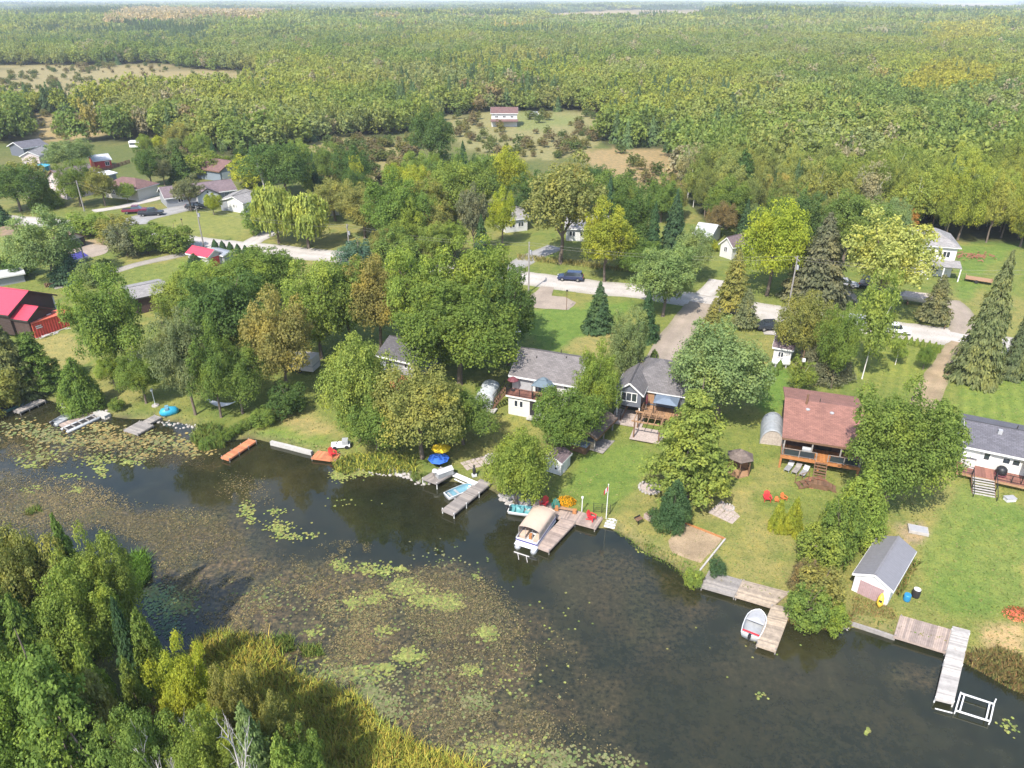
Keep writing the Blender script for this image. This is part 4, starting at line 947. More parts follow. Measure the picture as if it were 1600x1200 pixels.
def gable_roof(parent, w, d, h, rise, mat, ridge='x', oh=0.35, ohg=0.3, x0=0, y0=0, fascia='white_paint', t=0.10):
    if ridge == 'x':
        k = rise/(d/2); e = h-k*oh; ym = y0+d/2; a, b = x0-ohg, x0+w+ohg; zt = h+rise
        roofplate(parent, [(a, y0-oh, e+t), (b, y0-oh, e+t), (b, ym, zt+t), (a, ym, zt+t)], mat, t)
        roofplate(parent, [(b, y0+d+oh, e+t), (a, y0+d+oh, e+t), (a, ym, zt+t), (b, ym, zt+t)], mat, t)
        if fascia:
            m = MB()
            for yy in (y0-oh-0.015, y0+d+oh+0.015): m.box(a, yy-0.015, e-0.16, b, yy+0.015, e+t-0.02)
            for xx in (a-0.016, b+0.016):
                m.beam((xx, y0-oh, e-0.05), (xx, ym, zt-0.05), 0.03, 0.2); m.beam((xx, y0+d+oh, e-0.05), (xx, ym, zt-0.05), 0.03, 0.2)
            m.build('fascia', M[fascia], parent)
        m = MB(); m.box(a+0.02, ym-0.09, zt+t-0.02, b-0.02, ym+0.09, zt+t+0.03); m.build('ridge_cap', mat, parent)
    else:
        k = rise/(w/2); e = h-k*oh; xm = x0+w/2; a, b = y0-ohg, y0+d+ohg; zt = h+rise
        roofplate(parent, [(x0-oh, b, e+t), (x0-oh, a, e+t), (xm, a, zt+t), (xm, b, zt+t)], mat, t)
        roofplate(parent, [(x0+w+oh, a, e+t), (x0+w+oh, b, e+t), (xm, b, zt+t), (xm, a, zt+t)], mat, t)
        if fascia:
            m = MB()
            for xx in (x0-oh-0.015, x0+w+oh+0.015): m.box(xx-0.015, a, e-0.16, xx+0.015, b, e+t-0.02)
            for yy in (a-0.016, b+0.016):
                m.beam((x0-oh, yy, e-0.05), (xm, yy, zt-0.05), 0.03, 0.2); m.beam((x0+w+oh, yy, e-0.05), (xm, yy, zt-0.05), 0.03, 0.2)
            m.build('fascia', M[fascia], parent)
        m = MB(); m.box(xm-0.09, a+0.02, zt+t-0.02, xm+0.09, b-0.02, zt+t+0.03); m.build('ridge_cap', mat, parent)
def hip_roof(parent, w, d, h, rise, mat, oh=0.4, x0=0, y0=0, t=0.10, inset=None, fascia='white_paint'):
    a, b, c, e = x0-oh, x0+w+oh, y0-oh, y0+d+oh; z = h; ins = inset if inset is not None else min(w, d)/2+oh; zt = h+rise
    if w >= d: r0, r1 = (a+ins, (c+e)/2, zt), (b-ins, (c+e)/2, zt)
    else: r0, r1 = ((a+b)/2, c+ins, zt), ((a+b)/2, e-ins, zt)
    q = [(a, c, z), (b, c, z), (b, e, z), (a, e, z)]
    if w >= d: fs = [[q[0], q[1], r1, r0], [q[1], q[2], r1], [q[2], q[3], r0, r1], [q[3], q[0], r0]]
    else: fs = [[q[0], q[1], r0], [q[1], q[2], r1, r0], [q[2], q[3], r1], [q[3], q[0], r0, r1]]
    for f in fs: roofplate(parent, f, mat, t)
    m = MB(); m.box(a+0.01, c+0.01, z-0.18, b-0.01, c+0.05, z-0.03); m.box(a+0.01, e-0.05, z-0.18, b-0.01, e-0.01, z-0.03); m.box(a+0.01, c+0.05, z-0.18, a+0.05, e-0.05, z-0.03); m.box(b-0.05, c+0.05, z-0.18, b-0.01, e-0.05, z-0.03)
    m.build('fascia', M[fascia], parent)
def vent(parent, x, y, z, r=0.07, h=0.35, mat='dark_trim', name='roof_vent'):
    MB().tube([(x, y, z-0.3), (x, y, z+h)], r, 8).build(name, M[mat], parent)
def railing(parent, pts, h=0.95, mat='black_metal', posts=True, bal=0.14, mid=None):
    """posts, top rail and balusters along a polyline (local coords, z = deck)"""
    for a, b in zip(pts[:-1], pts[1:]):
        a, b = Vector(a), Vector(b); L = (b-a).length; n = max(1, round(L/1.6)); m = MB()
        m.beam(a+Vector((0, 0, h)), b+Vector((0, 0, h)), 0.06, 0.04); m.beam(a+Vector((0, 0, 0.12)), b+Vector((0, 0, 0.12)), 0.04, 0.04)
        m.build('rail', M[mat], parent)
        for i in range(n+1):
            p = a.lerp(b, i/n); MB().bx((p.x, p.y, p.z+h/2), (0.08, 0.08, h)).build('rail_post', M[mat], parent)
        if bal:
            m = MB(); k = int(L/bal)
            for i in range(1, k):
                p = a.lerp(b, i/k); m.bx((p.x, p.y, p.z+h/2+0.06), (0.025, 0.025, h-0.16))
            m.build('balusters', M[mat], parent, kind='stuff')
def stairs(parent, a, b, width, n, mat, side='brown_wood', rails=True, railmat='black_metal'):
    """treads from a (top) down to b (bottom), local coords; width across"""
    a, b = Vector(a), Vector(b); d = b-a; h = Vector((d.x, d.y, 0)).normalized(); s = Vector((-h.y, h.x, 0)); rz = math.atan2(h.y, h.x); run = Vector((d.x, d.y, 0)).length/n
    for i in range(n):
        p = a+d*((i+0.5)/n); MB().bx((p.x, p.y, p.z), (run*0.78, width, 0.05), rz).build('tread', M[mat], parent)
    for sg in (-1, 1):
        o = s*sg*(width/2+0.04); MB().beam(a+o-Vector((0, 0, 0.12)), b+o-Vector((0, 0, 0.1)), 0.06, 0.24).build('stringer', M[side], parent)
        if rails:
            m = MB(); m.beam(a+o+Vector((0, 0, 0.9)), b+o+Vector((0, 0, 0.9)), 0.06, 0.05); m.build('handrail', M[railmat], parent)
            for f in (0.02, 0.5, 0.98):
                p = a+o+d*f; MB().bx((p.x, p.y, p.z+0.42), (0.07, 0.07, 0.95)).build('rail_post', M[railmat], parent)
def planks(parent, c4, z, mat, pw=0.145, along='ab', t=0.04, gap=0.012, name='planks'):
    """board floor over a quad a,b,c,d (xy); boards run a->d and are stacked along a->b"""
    a, b, c, d = [Vector((p[0], p[1], 0)) for p in c4]
    if along == 'ad': a, b, c, d = b, c, d, a
    L = (b-a).length; n = max(2, int(L/pw)); m = MB(); r = random.Random(int(L*1000))
    for i in range(n):
        f0, f1 = i/n+gap/L/2, (i+1)/n-gap/L/2; dz = r.uniform(-0.006, 0.006); e0 = r.uniform(-0.015, 0.015)
        p = [a.lerp(b, f0), a.lerp(b, f1), d.lerp(c, f1), d.lerp(c, f0)]; dv = (p[3]-p[0]).normalized()*e0
        m.slab([q+dv+Vector((0, 0, z+dz)) for q in p], t)
    return m.build(name, mat, parent, kind='stuff')
def plankmat(key):
    """boards differ from one another: random tone per board island"""
    k = 'boards_'+key
    if k in _mats: return _mats[k]
    base = M[key]; m = base.copy(); m.name = k; nt = m.node_tree; bs = next(n for n in nt.nodes if n.type == 'BSDF_PRINCIPLED')
    src = bs.inputs['Base Color'].links[0].from_socket; g = N(nt, 'ShaderNodeNewGeometry')
    rp = ramp(nt, g.outputs['Random Per Island'], [(0, (0.72, 0.72, 0.72)), (0.5, (1, 1, 1)), (1, (1.22, 1.2, 1.15))])
    nt.links.new(mix(nt, src, rp.outputs[0], 1.0, 'MULTIPLY'), bs.inputs['Base Color']); _mats[k] = m; return m

# ------------------------------------------------------------------ roads and drives
def ribbon(name, pts, width, mat, label, dz=0.05, rag=0.25, kind='structure', step=1.2):
    P = [Vector((p[0], p[1], 0)) for p in pts]; S = [P[0]]
    # smooth (Catmull-Rom), then resample
    Q = [P[0]]+P+[P[-1]]; path = []
    for i in range(1, len(Q)-2):
        n = max(2, int((Q[i+1]-Q[i]).length/step))
        for k in range(n):
            t = k/n; a, b, c, d = Q[i-1], Q[i], Q[i+1], Q[i+2]
            path.append(0.5*((2*b)+(c-a)*t+(2*a-5*b+4*c-d)*t*t+(3*b-a-3*c+d)*t**3))
    path.append(P[-1]); V = []; n = len(path); nc = 7
    wd = width if callable(width) else (lambda f: width)
    for i, p in enumerate(path):
        d = (path[min(i+1, n-1)]-path[max(i-1, 0)]).normalized(); s = Vector((-d.y, d.x, 0)); w = wd(i/(n-1))
        for j in range(nc):
            f = -1+2*j/(nc-1); off = f*w/2
            if j in (0, nc-1): off += math.copysign(rag*(float(vnoise(np.array([i*0.45]), np.array([j*7.0]))[0])-0.5)*2, f)
            q = p+s*off; V.append((q.x, q.y, 0))
    lat = np.tile(np.array([0.45, 0.12, 0.0, 0.16, 0.0, 0.12, 0.45]), n)*(0.5+fbm(np.array([v[0] for v in V])*0.4, np.array([v[1] for v in V])*0.4, 2)).astype(float)
    V = np.array(V); V[:, 2] = hz(V[:, 0], V[:, 1])+dz; V[0::nc, 2] -= 0.06; V[nc-1::nc, 2] -= 0.06
    ii = np.arange(n*nc).reshape(n, nc); Fq = np.stack([ii[:-1, :-1].ravel(), ii[:-1, 1:].ravel(), ii[1:, 1:].ravel(), ii[1:, :-1].ravel()], 1)
    me = npmesh(name, V, Fq, [mat]); me.attributes.new('wear', 'FLOAT', 'POINT').data.foreach_set('value', lat.astype(np.float32))
    return tag(link(name, me), label, kind=kind)
def blobsheet(name, pxpoly, mat, label, dz=0.05, kind='structure'):
    """irregular ground patch from a pixel outline, laid on the terrain"""
    poly = [G(a, b) for a, b in pxpoly]; cx = sum(p.x for p in poly)/len(poly); cy = sum(p.y for p in poly)/len(poly)
    ring = []
    for a, b in zip(poly, poly[1:]+poly[:1]):
        n = max(2, int((b-a).length/0.8))
        for k in range(n): ring.append(a.lerp(b, k/n))
    n = len(ring); V = []; rings = 8
    for k in range(rings):
        f = 1-k/rings
        for i, p in enumerate(ring):
            j = 1+(float(vnoise(np.array([i*0.6]), np.array([3.3]))[0])-0.5)*0.10*(k == 0); V.append((cx+(p.x-cx)*f*j, cy+(p.y-cy)*f*j, 0))
    V.append((cx, cy, 0)); V = np.array(V); V[:, 2] = hz(V[:, 0], V[:, 1])+dz; V[:n, 2] -= 0.05
    Fs = []
    for k in range(rings-1):
        for i in range(n): j = (i+1) % n; Fs.append((k*n+i, k*n+j, (k+1)*n+j, (k+1)*n+i))
    me = bpy.data.meshes.new(name); me.from_pydata([tuple(v) for v in V], [], Fs+[((rings-1)*n+i, (rings-1)*n+(i+1) % n, rings*n) for i in range(n)]); me.materials.append(mat); me.update()
    return tag(link(name, me), label, kind=kind)
def gravel(name, c, var=0.2):
    m, nt, bs, out = nmat(name); tc = N(nt, 'ShaderNodeTexCoord'); ob = tc.outputs['Object']
    a, b = noise(nt, 0.35, 4, 0.6, ob), noise(nt, 9, 3, 0.7, ob)
    cc = ramp(nt, a.outputs[0], [(0.3, tuple(x*(1-var) for x in c)), (0.7, tuple(x*(1+var*0.6) for x in c))]).outputs[0]
    cc = mix(nt, cc, ramp(nt, b.outputs[0], [(0.3, (0.72,)*3), (0.7, (1.2,)*3)]).outputs[0], 1.0, 'MULTIPLY')
    wa = N(nt, 'ShaderNodeAttribute', attribute_name='wear'); cc = mix(nt, cc, (0.13, 0.125, 0.06), wa.outputs['Fac'])
    nt.links.new(cc, bs.inputs['Base Color']); bs.inputs['Roughness'].default_value = 0.95; bs.inputs['Specular IOR Level'].default_value = 0.2
    bp = N(nt, 'ShaderNodeBump'); bp.inputs['Strength'].default_value = 0.4; bp.inputs['Distance'].default_value = 0.03; nt.links.new(b.outputs[0], bp.inputs['Height']); nt.links.new(bp.outputs[0], bs.inputs['Normal'])
    return m
GR = gravel('pale_road', (0.40, 0.365, 0.335), 0.14); GP = gravel('pink_gravel', (0.275, 0.225, 0.18)); GA = gravel('grey_asphalt', (0.27, 0.26, 0.255)); GD = gravel('dirt_track', (0.29, 0.215, 0.135), 0.3); GS = gravel('grey_drive', (0.28, 0.25, 0.22))
def gp(*q): return [G(a, b) for a, b in q]
ribbon('road', [G(-250,330), G(-60,338)]+gp((10,343),(90,350),(180,362),(300,378),(400,388),(540,402),(680,418),(800,432),(900,445),(1000,455),(1080,468),(1200,487),(1400,515),(1500,528),(1620,547))+[G(1900,590)], 6.6, GR, 'pale gravel road crossing the whole view behind the houses', 0.06, 0.35)
for nm, pts, w, mt, lb, dz in [
 ('driveway', gp((205,352),(215,343),(250,334),(290,325),(325,318),(350,314)), 6.5, GA, 'grey asphalt driveway with the two parked pickups', 0.09),
 ('driveway', gp((385,384),(405,372),(425,362)), 4.0, GR, 'pale side road joining the bend by the willows', 0.09),
 ('lane', gp((312,385),(290,396),(220,412),(155,431),(82,449)), 2.6, GS, 'gravel lane running left from the red garage to the barn', 0.07),
 ('driveway', gp((145,330),(190,323),(255,308)), 3.2, GR, 'pale drive in front of the brown hip-roofed house', 0.09),
 ('driveway', gp((792,424),(830,402),(868,386)), 4.0, GA, 'grey driveway under the spreading elm', 0.09),
 ('driveway', gp((1096,474),(1078,498),(1058,524),(1038,556),(1030,585)), 4.6, GP, 'pinkish gravel driveway to the blue-grey cottage', 0.09),
 ('driveway', gp((1098,462),(1112,450),(1122,438)), 3.0, GR, 'pale drive entering between trees beyond the road', 0.10),
 ('track', gp((1500,536),(1482,565),(1458,600),(1440,640)), 3.0, GD, 'brown dirt track across the back lawn', 0.08),
 ('lane', gp((1502,522),(1506,500),(1496,482),(1480,470)), 3.6, GP, 'gravel lane at the right beyond the road', 0.09),
 ('driveway', gp((1335,478),(1320,462),(1310,448)), 3.4, GP, 'short pink drive under the greyish brown pine', 0.09),
 ('driveway', gp((1212,492),(1218,510),(1222,525)), 5.0, GR, 'pale parking bay of the white cottage by the road', 0.10)]: ribbon(nm, pts, w, mt, lb, dz)
blobsheet('driveway', [(822,480),(829,462),(846,448),(866,449),(858,462),(882,464),(901,473),(888,484),(852,483)], GP, 'small gravel turning circle around a lamp post', 0.09)
blobsheet('driveway', [(95,390),(130,380),(172,384),(166,396),(135,405),(108,405)], GP, 'brown gravel pad in front of the brown garage', 0.08)
blobsheet('sand_patch', [(1044,845),(1070,817),(1132,838),(1112,862),(1095,880),(1050,864)], GD, 'bare sandy patch edged with timber by the shore', 0.05)

# ------------------------------------------------------------------ houses near the shore
# white walkout bungalow with gazebo deck
L = W(792, 616, 3.75); R = L+(W(897, 601, 5.85)-W(803, 585, 5.85))*1.0
fr = Frame(L, R, 1.2); h1 = fr.root('walkout_house', 'white walkout bungalow with taupe roof and a dark gazebo on its deck', 'house')
w = fr.w+0.6; dk = 2.55
wallbox(h1, w-0.3, 9.3, 2.45, M['white_siding'], 0.15, 0.12, name='lower_wall')
wallbox(h1, w, 7.6, 4.75, M['white_siding'], 0, 1.9, 2.4, 'x', 1.75, 'wall')
gable_roof(h1, w, 7.6, 4.75, 1.75, SG['taupe'], 'x', 0.55, 0.3, 0, 1.9)
planks(h1, [(-0.1, -0.1), (w-1.5, -0.1), (w-1.5, 1.9), (-0.1, 1.9)], dk, plankmat('red_deck'))
MB().box(-0.12, -0.16, dk-0.26, w-1.48, -0.11, dk-0.05).build('deck_fascia', M['white_paint'], h1)
railing(h1, [(-0.05, 1.8, dk), (-0.05, -0.05, dk), (w-1.6, -0.05, dk)])
for u, ww in ((1.2, 0.55), (1.9, 0.55)): window(h1, w, 9.3, 'f', u, 0.9, ww, 1.0, (0, 0.12), mull=0)
window(h1, w, 9.3, 'f', 4.6, 0.7, 0.9, 1.3, (0, 0.12), mull=0); door(h1, w, 9.3, 'f', 3.5, 0.1, 0.9, 2.0, 'dark_interior', (0, 0.12), False)
window(h1, w, 7.6, 'f', w-1.1, 3.6, 1.2, 0.65, (0, 1.9), mull=1); door(h1, w, 7.6, 'f', 1.75, dk+0.04, 1.7, 2.0, 'grey_paint', (0, 1.9), False, 'patio_door'); window(h1, w, 7.6, 'f', 4.0, 3.3, 1.4, 1.1, (0, 1.9))
vent(h1, w*0.28, 4.5, 5.9); vent(h1, w*0.72, 5.2, 6.2); vent(h1, w*0.6, 6.2, 6.4, 0.06, 0.5)
MB().box(2.9, -0.9, -0.05, 5.2, 0.1, 0.08).build('concrete_pad', M['concrete'], h1)
# stairs at the left end
stairs(h1, (-0.7, 1.6, dk), (-2.3, 0.3, 0.1), 0.9, 9, 'brown_wood'); MB().box(-3.2, -0.9, -0.06, -1.4, 0.3, 0.06).build('concrete_pad', M['concrete'], h1)
def gazebo_canopy(name, label, loc, rz, w, d, h, mat, frame, rise=0.7, cap=True, cat='gazebo', post_h=None):
    g = empty(name, loc, rz, label, cat)
    def hip(x, y, z0, z1, r=0.12, nm='canopy', sx=0.5, par=g):
        m = MB(); q = [(-x, -y, z0), (x, -y, z0), (x, y, z0), (-x, y, z0)]; t = [(-x*r, -y*r, z1), (x*r, -y*r, z1), (x*r, y*r, z1), (-x*r, y*r, z1)]
        V = q+t+[(p[0]*0.97, p[1]*0.97, p[2]-0.06) for p in q]
        m.add(V, [(0, 1, 5, 4), (1, 2, 6, 5), (2, 3, 7, 6), (3, 0, 4, 7), (4, 5, 6, 7), (8, 9, 1, 0), (9, 10, 2, 1), (10, 11, 3, 2), (11, 8, 0, 3), (11, 10, 9, 8)]); return m.build(nm, M[mat], par)
    c = hip(w/2, d/2, h, h+rise, 0.3)
    if cap: hip(w/2*0.36, d/2*0.36, h+rise+0.02, h+rise+0.28, 0.3, 'cap', par=c)
    for sx in (-1, 1):
        for sy in (-1, 1): MB().bx((sx*(w/2-0.12), sy*(d/2-0.12), h/2), (0.09, 0.09, h)).build('post', M[frame], g)
    return g
p = h1.matrix_basis @ Vector((w*0.53, 0.95, dk+0.02))
gz = gazebo_canopy('deck_gazebo', 'slate-blue peaked canopy gazebo standing on the deck of the white bungalow', p, fr.rz, 2.7, 1.75, 1.75, 'slate_blue_cloth', 'black_metal')
for sx in (-1, 1): MB().box(sx*1.2-0.05, 0.55, 0.02, sx*1.2+0.05, 0.8, 1.7).build('curtain', M['slate_blue_cloth'], gz)
MB().box(-0.9, 0.72, 0.03, 0.9, 0.76, 1.6).build('back_curtain', M['slate_blue_cloth'], gz)
def table_at(loc, rz, label, mat='orange_wood', w=1.2, d=0.7, h=0.72, name='table'):
    t = empty(name, loc, rz, label, 'table'); MB().box(-w/2, -d/2, h-0.05, w/2, d/2, h).build('table_top', M[mat], t)
    for sx in (-1, 1):
        for sy in (-1, 1): MB().bx((sx*(w/2-0.08), sy*(d/2-0.08), h/2-0.03), (0.06, 0.06, h-0.06)).build('leg', M[mat], t)
    return t
table_at(h1.matrix_basis @ Vector((w*0.46, 0.4, dk)), fr.rz, 'small yellow-brown table at the railing of the gazebo deck', 'cedar_wood', 1.3, 0.6)
# patio umbrella in burgundy at the left end of that deck
def parasol(loc, label, mat, r=1.3, h=2.2, n=8, drop=0.45, closed=False):
    u = empty('patio_umbrella', loc, 0.2, label, 'umbrella'); m = MB()
    if closed:
        m.lathe([(0.03, h), (0.13, h-0.3), (0.17, h-0.9), (0.1, h-1.25), (0.05, h-1.3)], 10); m.build('canopy', M[mat], u)
    else:
        V = [(0, 0, h)]+[(r*0.55*math.cos(2*math.pi*i/n), r*0.55*math.sin(2*math.pi*i/n), h-drop*0.4) for i in range(n)]+[(r*math.cos(2*math.pi*i/n), r*math.sin(2*math.pi*i/n), h-drop) for i in range(n)]+[(0, 0, h-0.06)]+[(r*0.98*math.cos(2*math.pi*i/n), r*0.98*math.sin(2*math.pi*i/n), h-drop-0.05) for i in range(n)]
        Fs = []
        for i in range(n):
            j = (i+1) % n; Fs += [(0, 1+i, 1+j), (1+i, 1+n+i, 1+n+j, 1+j), (1+2*n, 2+2*n+j, 2+2*n+i), (1+n+i, 2+2*n+i, 2+2*n+j, 1+n+j)]
        m.add(V, Fs).build('canopy', M[mat], u)
        rb = MB()
        for i in range(n): a = 2*math.pi*i/n; rb.beam((0, 0, h-0.1), (r*0.97*math.cos(a), r*0.97*math.sin(a), h-drop-0.07), 0.02)
        rb.build('ribs', M['galvanised'], u, kind='stuff')
    MB().tube([(0, 0, 0), (0, 0, h+0.05)], 0.025, 8).build('pole', M['galvanised'], u); MB().lathe([(0.28, 0), (0.26, 0.08), (0.06, 0.1)], 12).build('base', M['black_metal'], u)
    return u
parasol(h1.matrix_basis @ Vector((0.4, 1.2, dk+0.02)), 'burgundy patio umbrella at the left end of the white bungalow deck', 'burgundy', 0.75, 2.0)

# blue-grey cottage
L = W(963, 631, 3.3); Rr = W(1066, 652, 3.0); fr = Frame(L, Rr, 1.35); h2 = fr.root('cottage', 'blue-grey gabled cottage raised on posts with grey shingle roof', 'house')
gw = 3.0; w = max(8.6, fr.w); bz = 1.95
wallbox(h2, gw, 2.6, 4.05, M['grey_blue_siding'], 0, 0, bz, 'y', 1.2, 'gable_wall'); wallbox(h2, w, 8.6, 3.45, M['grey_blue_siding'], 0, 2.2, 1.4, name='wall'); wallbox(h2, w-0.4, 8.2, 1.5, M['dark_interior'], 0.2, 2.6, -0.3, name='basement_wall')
gable_roof(h2, gw, 5.2, 4.05, 1.2, SG['grey'], 'y', 0.35, 0.3, 0, 0)
hip_roof(h2, w, 8.6, 3.5, 2.45, SG['grey'], 0.4, 0, 2.2)
window(h2, gw, 1, 'f', gw/2, bz+0.65, 2.05, 1.25, mull=2)
for x in (0.12, gw-0.12): MB().box(x-0.09, 0.05, -0.3, x+0.09, 0.23, bz).build('support_post', M['white_paint'], h2)
MB().box(-0.03, -0.02, bz+0.02, 0.12, -0.06, 4.0).build('corner_board', M['white_paint'], h2)
door(h2, w, 8.6, 'f', 3.8, bz-0.3, 0.95, 1.7, 'cedar_wood', (0, 2.2), False); window(h2, w, 8.6, 'f', 5.4, 2.3, 1.1, 0.9, (0, 2.2))
for x, y, z in ((1.6, 7.5, 4.6), (3.2, 8.5, 5.2), (6.3, 4.8, 4.9), (5.4, 8.0, 5.2)): vent(h2, x, y, z, 0.09, 0.25)
MB().box(-0.4, -1.4, -0.1, 3.6, 2.4, 0.05).build('patio', M['paver'], h2)
stairs(h2, (0.9, 1.4, bz-0.2), (0.3, -0.6, 0.1), 0.9, 8, 'grey_wood')
# raised terrace in front of it (part of the cottage)
planks(h2, [(3.2, -0.6), (8.4, -0.6), (8.4, 2.2), (3.2, 2.2)], 1.35, plankmat('cedar_wood'))
for x in (3.3, 5.8, 8.3): MB().box(x-0.08, -0.55, -0.4, x+0.08, -0.39, 1.3).build('deck_post', M['brown_wood'], h2)
MB().box(3.1, -0.66, 1.08, 8.5, -0.6, 1.32).build('deck_fascia', M['cedar_wood'], h2); railing(h2, [(3.25, 2.0, 1.36), (3.25, -0.5, 1.36), (5.2, -0.5, 1.36)], 0.9, 'brown_wood')
# pergola below
pg = empty('pergola', h2.matrix_basis @ Vector((4.6, -2.6, -0.1)), fr.rz, 'brown timber pergola frame on a paved pad below the cottage terrace', 'pergola')
for sx in (-1, 1):
    for sy in (-1, 1): MB().box(sx*1.5-0.08, sy*1.2-0.08, 0, sx*1.5+0.08, sy*1.2+0.08, 2.2).build('post', M['brown_wood'], pg)
for sy in (-1, 1): MB().box(-1.9, sy*1.2-0.06, 2.2, 1.9, sy*1.2+0.06, 2.36).build('beam', M['cedar_wood'], pg)
for k in range(5): MB().box(-1.6+k*0.8-0.04, -1.5, 2.37, -1.6+k*0.8+0.04, 1.5, 2.5).build('rafter', M['cedar_wood'], pg)
MB().box(-1.9, -1.6, -0.05, 1.9, 1.4, 0.06).build('paving', M['paver'], pg)
gazebo_canopy('canopy_tent', 'slate-blue flat canopy tent over the cottage terrace', h2.matrix_basis @ Vector((6.0, 0.7, 1.38)), fr.rz, 2.9, 2.3, 1.85, 'cover_blue', 'black_metal', 0.45, False, 'canopy')
parasol(h2.matrix_basis @ Vector((3.55, 1.0, 1.38)), 'closed purple umbrella leaning at the cottage terrace stairs', 'burgundy', 0.6, 2.0, closed=True)

# hot tub shelter
L = W(905, 706, 1.2); R = W(960, 678, 1.2); fr = Frame(W(928, 708, 1.0), W(966, 676, 1.0), 0.95)
L = G(929, 706); R = G(958, 672); fr = Frame(L, R); st = fr.root('garden_shelter', 'open garden shelter with a brown tiled roof beside the hot tub', 'shelter')
w = fr.w; sd_ = 2.6
gable_roof(st, w, sd_, 2.1, 0.55, SG['tile'], 'x', 0.35, 0.35, fascia='brown_wood')
for x in (0.08, w/2, w-0.08):
    for y in (0.08, sd_-0.08): MB().box(x-0.07, y-0.07, -0.3, x+0.07, y+0.07, 2.08).build('post', M['grey_wood'], st)
planks(st, [(-0.1, -1.1), (w+0.1, -1.1), (w+0.1, sd_), (-0.1, sd_)], 0.18, plankmat('grey_wood'))
m = MB()
for k in range(int(w/0.2)): m.box(0.1+k*0.2, sd_-0.06, 0.15, 0.26+k*0.2, sd_-0.03, 1.9)
m.build('back_boards', M['tan_board'], st, kind='stuff'); MB().box(0.03, 0.2, 0.2, 0.07, sd_-0.2, 1.2).build('side_screen', M['tan_board'], st)
tub = empty('hot_tub', G(909, 700)+Vector((0, 0, 0.0)), fr.rz, 'hot tub with a pale blue cover under the round tree', 'hot tub')
MB().box(-1, -1, -0.1, 1, 1, 0.85).build('tub_shell', M['brown_wood'], tub); MB().box(-1.05, -1.05, 0.86, 1.05, 1.05, 0.98).build('cover', M['cover_blue'], tub); MB().box(-1.05, -0.02, 0.985, 1.05, 0.02, 1.0).build('cover_seam', M['white_paint'], tub)
# potting shed
L = G(853, 736); R = G(872, 742); fr = Frame(L, R); sh = fr.root('garden_shed', 'small white shed with a brown roof beside the round tree near the deck', 'shed')
wallbox(sh, 1.9, 2.3, 1.75, M['white_siding'], gable='y', rise=0.5); gable_roof(sh, 1.9, 2.3, 1.75, 0.5, SG['mauve'], 'y', 0.15, 0.12); window(sh, 1.9, 2.3, 'f', 1.25, 0.55, 0.45, 0.5, mull=0); door(sh, 1.9, 2.3, 'r', 1.1, 0.0, 0.8, 1.6, 'white_paint', pane=False)
# round-roofed shelters
def quonset(name, label, fr, w, d, h, skin, front, frame=True, wall=0.6, ends='both'):
    q = fr.root(name, label, 'shelter'); n = 12; prof = [(0, 0)]+[(w/2-w/2*math.cos(math.pi*i/n), wall+(h-wall)*math.sin(math.pi*i/n)) for i in range(n+1)]+[(w, 0)]
    m = MB(); k = len(prof); seg = 10; V = []
    for j in range(seg+1):
        y = d*j/seg; sag = 0.05*(j % 2)
        for (x, z) in prof: V.append((x, y, z-sag*(z > wall*1.2)))
    Fs = [(j*k+i, (j+1)*k+i, (j+1)*k+i+1, j*k+i+1) for j in range(seg) for i in range(k-1)]
    m.add(V, Fs); me = m.build('cover', M[skin], q, True); sm = me.modifiers.new('t', 'SOLIDIFY'); sm.thickness = 0.03
    MB().slab([(x, 0.04, z) for x, z in prof], 0.03).build('front_panel', M[front], q)
    MB().slab([(x, d-0.04, z) for x, z in prof][::-1], 0.03).build('back_panel', M[front], q)
    if frame:
        for j in (0, 5, 10): MB().tube([(x, d*j/seg-0.05+0.02*j*0, z+0.02) for x, z in prof], 0.03, 6).build('hoop', M['galvanised'], q)
    return q
fr = Frame(G(742, 638), G(762, 640), None); q = quonset('greenhouse', 'pale round-roofed greenhouse left of the white bungalow', fr, 2.4, 4.2, 2.2, 'clear_plastic', 'clear_plastic', wall=1.3)
MB().box(0.15, -0.35, 0, 2.2, -0.05, 0.1).build('sill', M['grey_wood'], q); m = MB()
for x in (0.5, 1.2, 1.9): m.box(x-0.03, -0.06, 0.1, x+0.03, -0.01, 1.9)
m.box(0.4, -0.06, 1.1, 2.0, -0.01, 1.16); m.build('front_frame', M['white_paint'], q)
fr = Frame(G(1187, 693), G(1219, 697), None); quonset('tarp_shelter', 'grey tarpaulin arch shelter left of the red-brown roofed house', fr, 2.6, 4.6, 2.0, 'tarp_grey', 'tarp_tan', wall=0.25)

# red-brown roofed house
fr = Frame(W(1222, 684, 5.1), W(1335, 702, 5.1), 1.2); h3 = fr.root('deck_house', 'house with a broad red-brown shingle roof and an orange timber deck', 'house')
w = fr.w*1.16; dz_ = 1.75
wallbox(h3, w-0.8, 9.6, 3.9, M['brown_siding'], 0.4, 2.4, -0.3, name='wall')
roofplate(h3, [(0, 0, 3.95), (w, 0, 3.95), (w, 6.8, 5.45), (0, 6.8, 5.45)], SG['redbrown'], 0.12); roofplate(h3, [(w, 12.6, 4.0), (0, 12.6, 4.0), (0, 6.8, 5.45), (w, 6.8, 5.45)], SG['redbrown'], 0.12)
MB().box(0, -0.05, 3.72, w, -0.01, 3.93).build('fascia', M['brown_wood'], h3); m = MB(); V = [(0.42, 2.45, 3.85), (0.42, 11.9, 3.85), (0.42, 6.8, 5.3), (w-0.42, 2.45, 3.85), (w-0.42, 11.9, 3.85), (w-0.42, 6.8, 5.3)]; m.add(V, [(0, 2, 1), (3, 4, 5), (0, 3, 5, 2), (1, 2, 5, 4)]).build('gable', M['brown_siding'], h3)
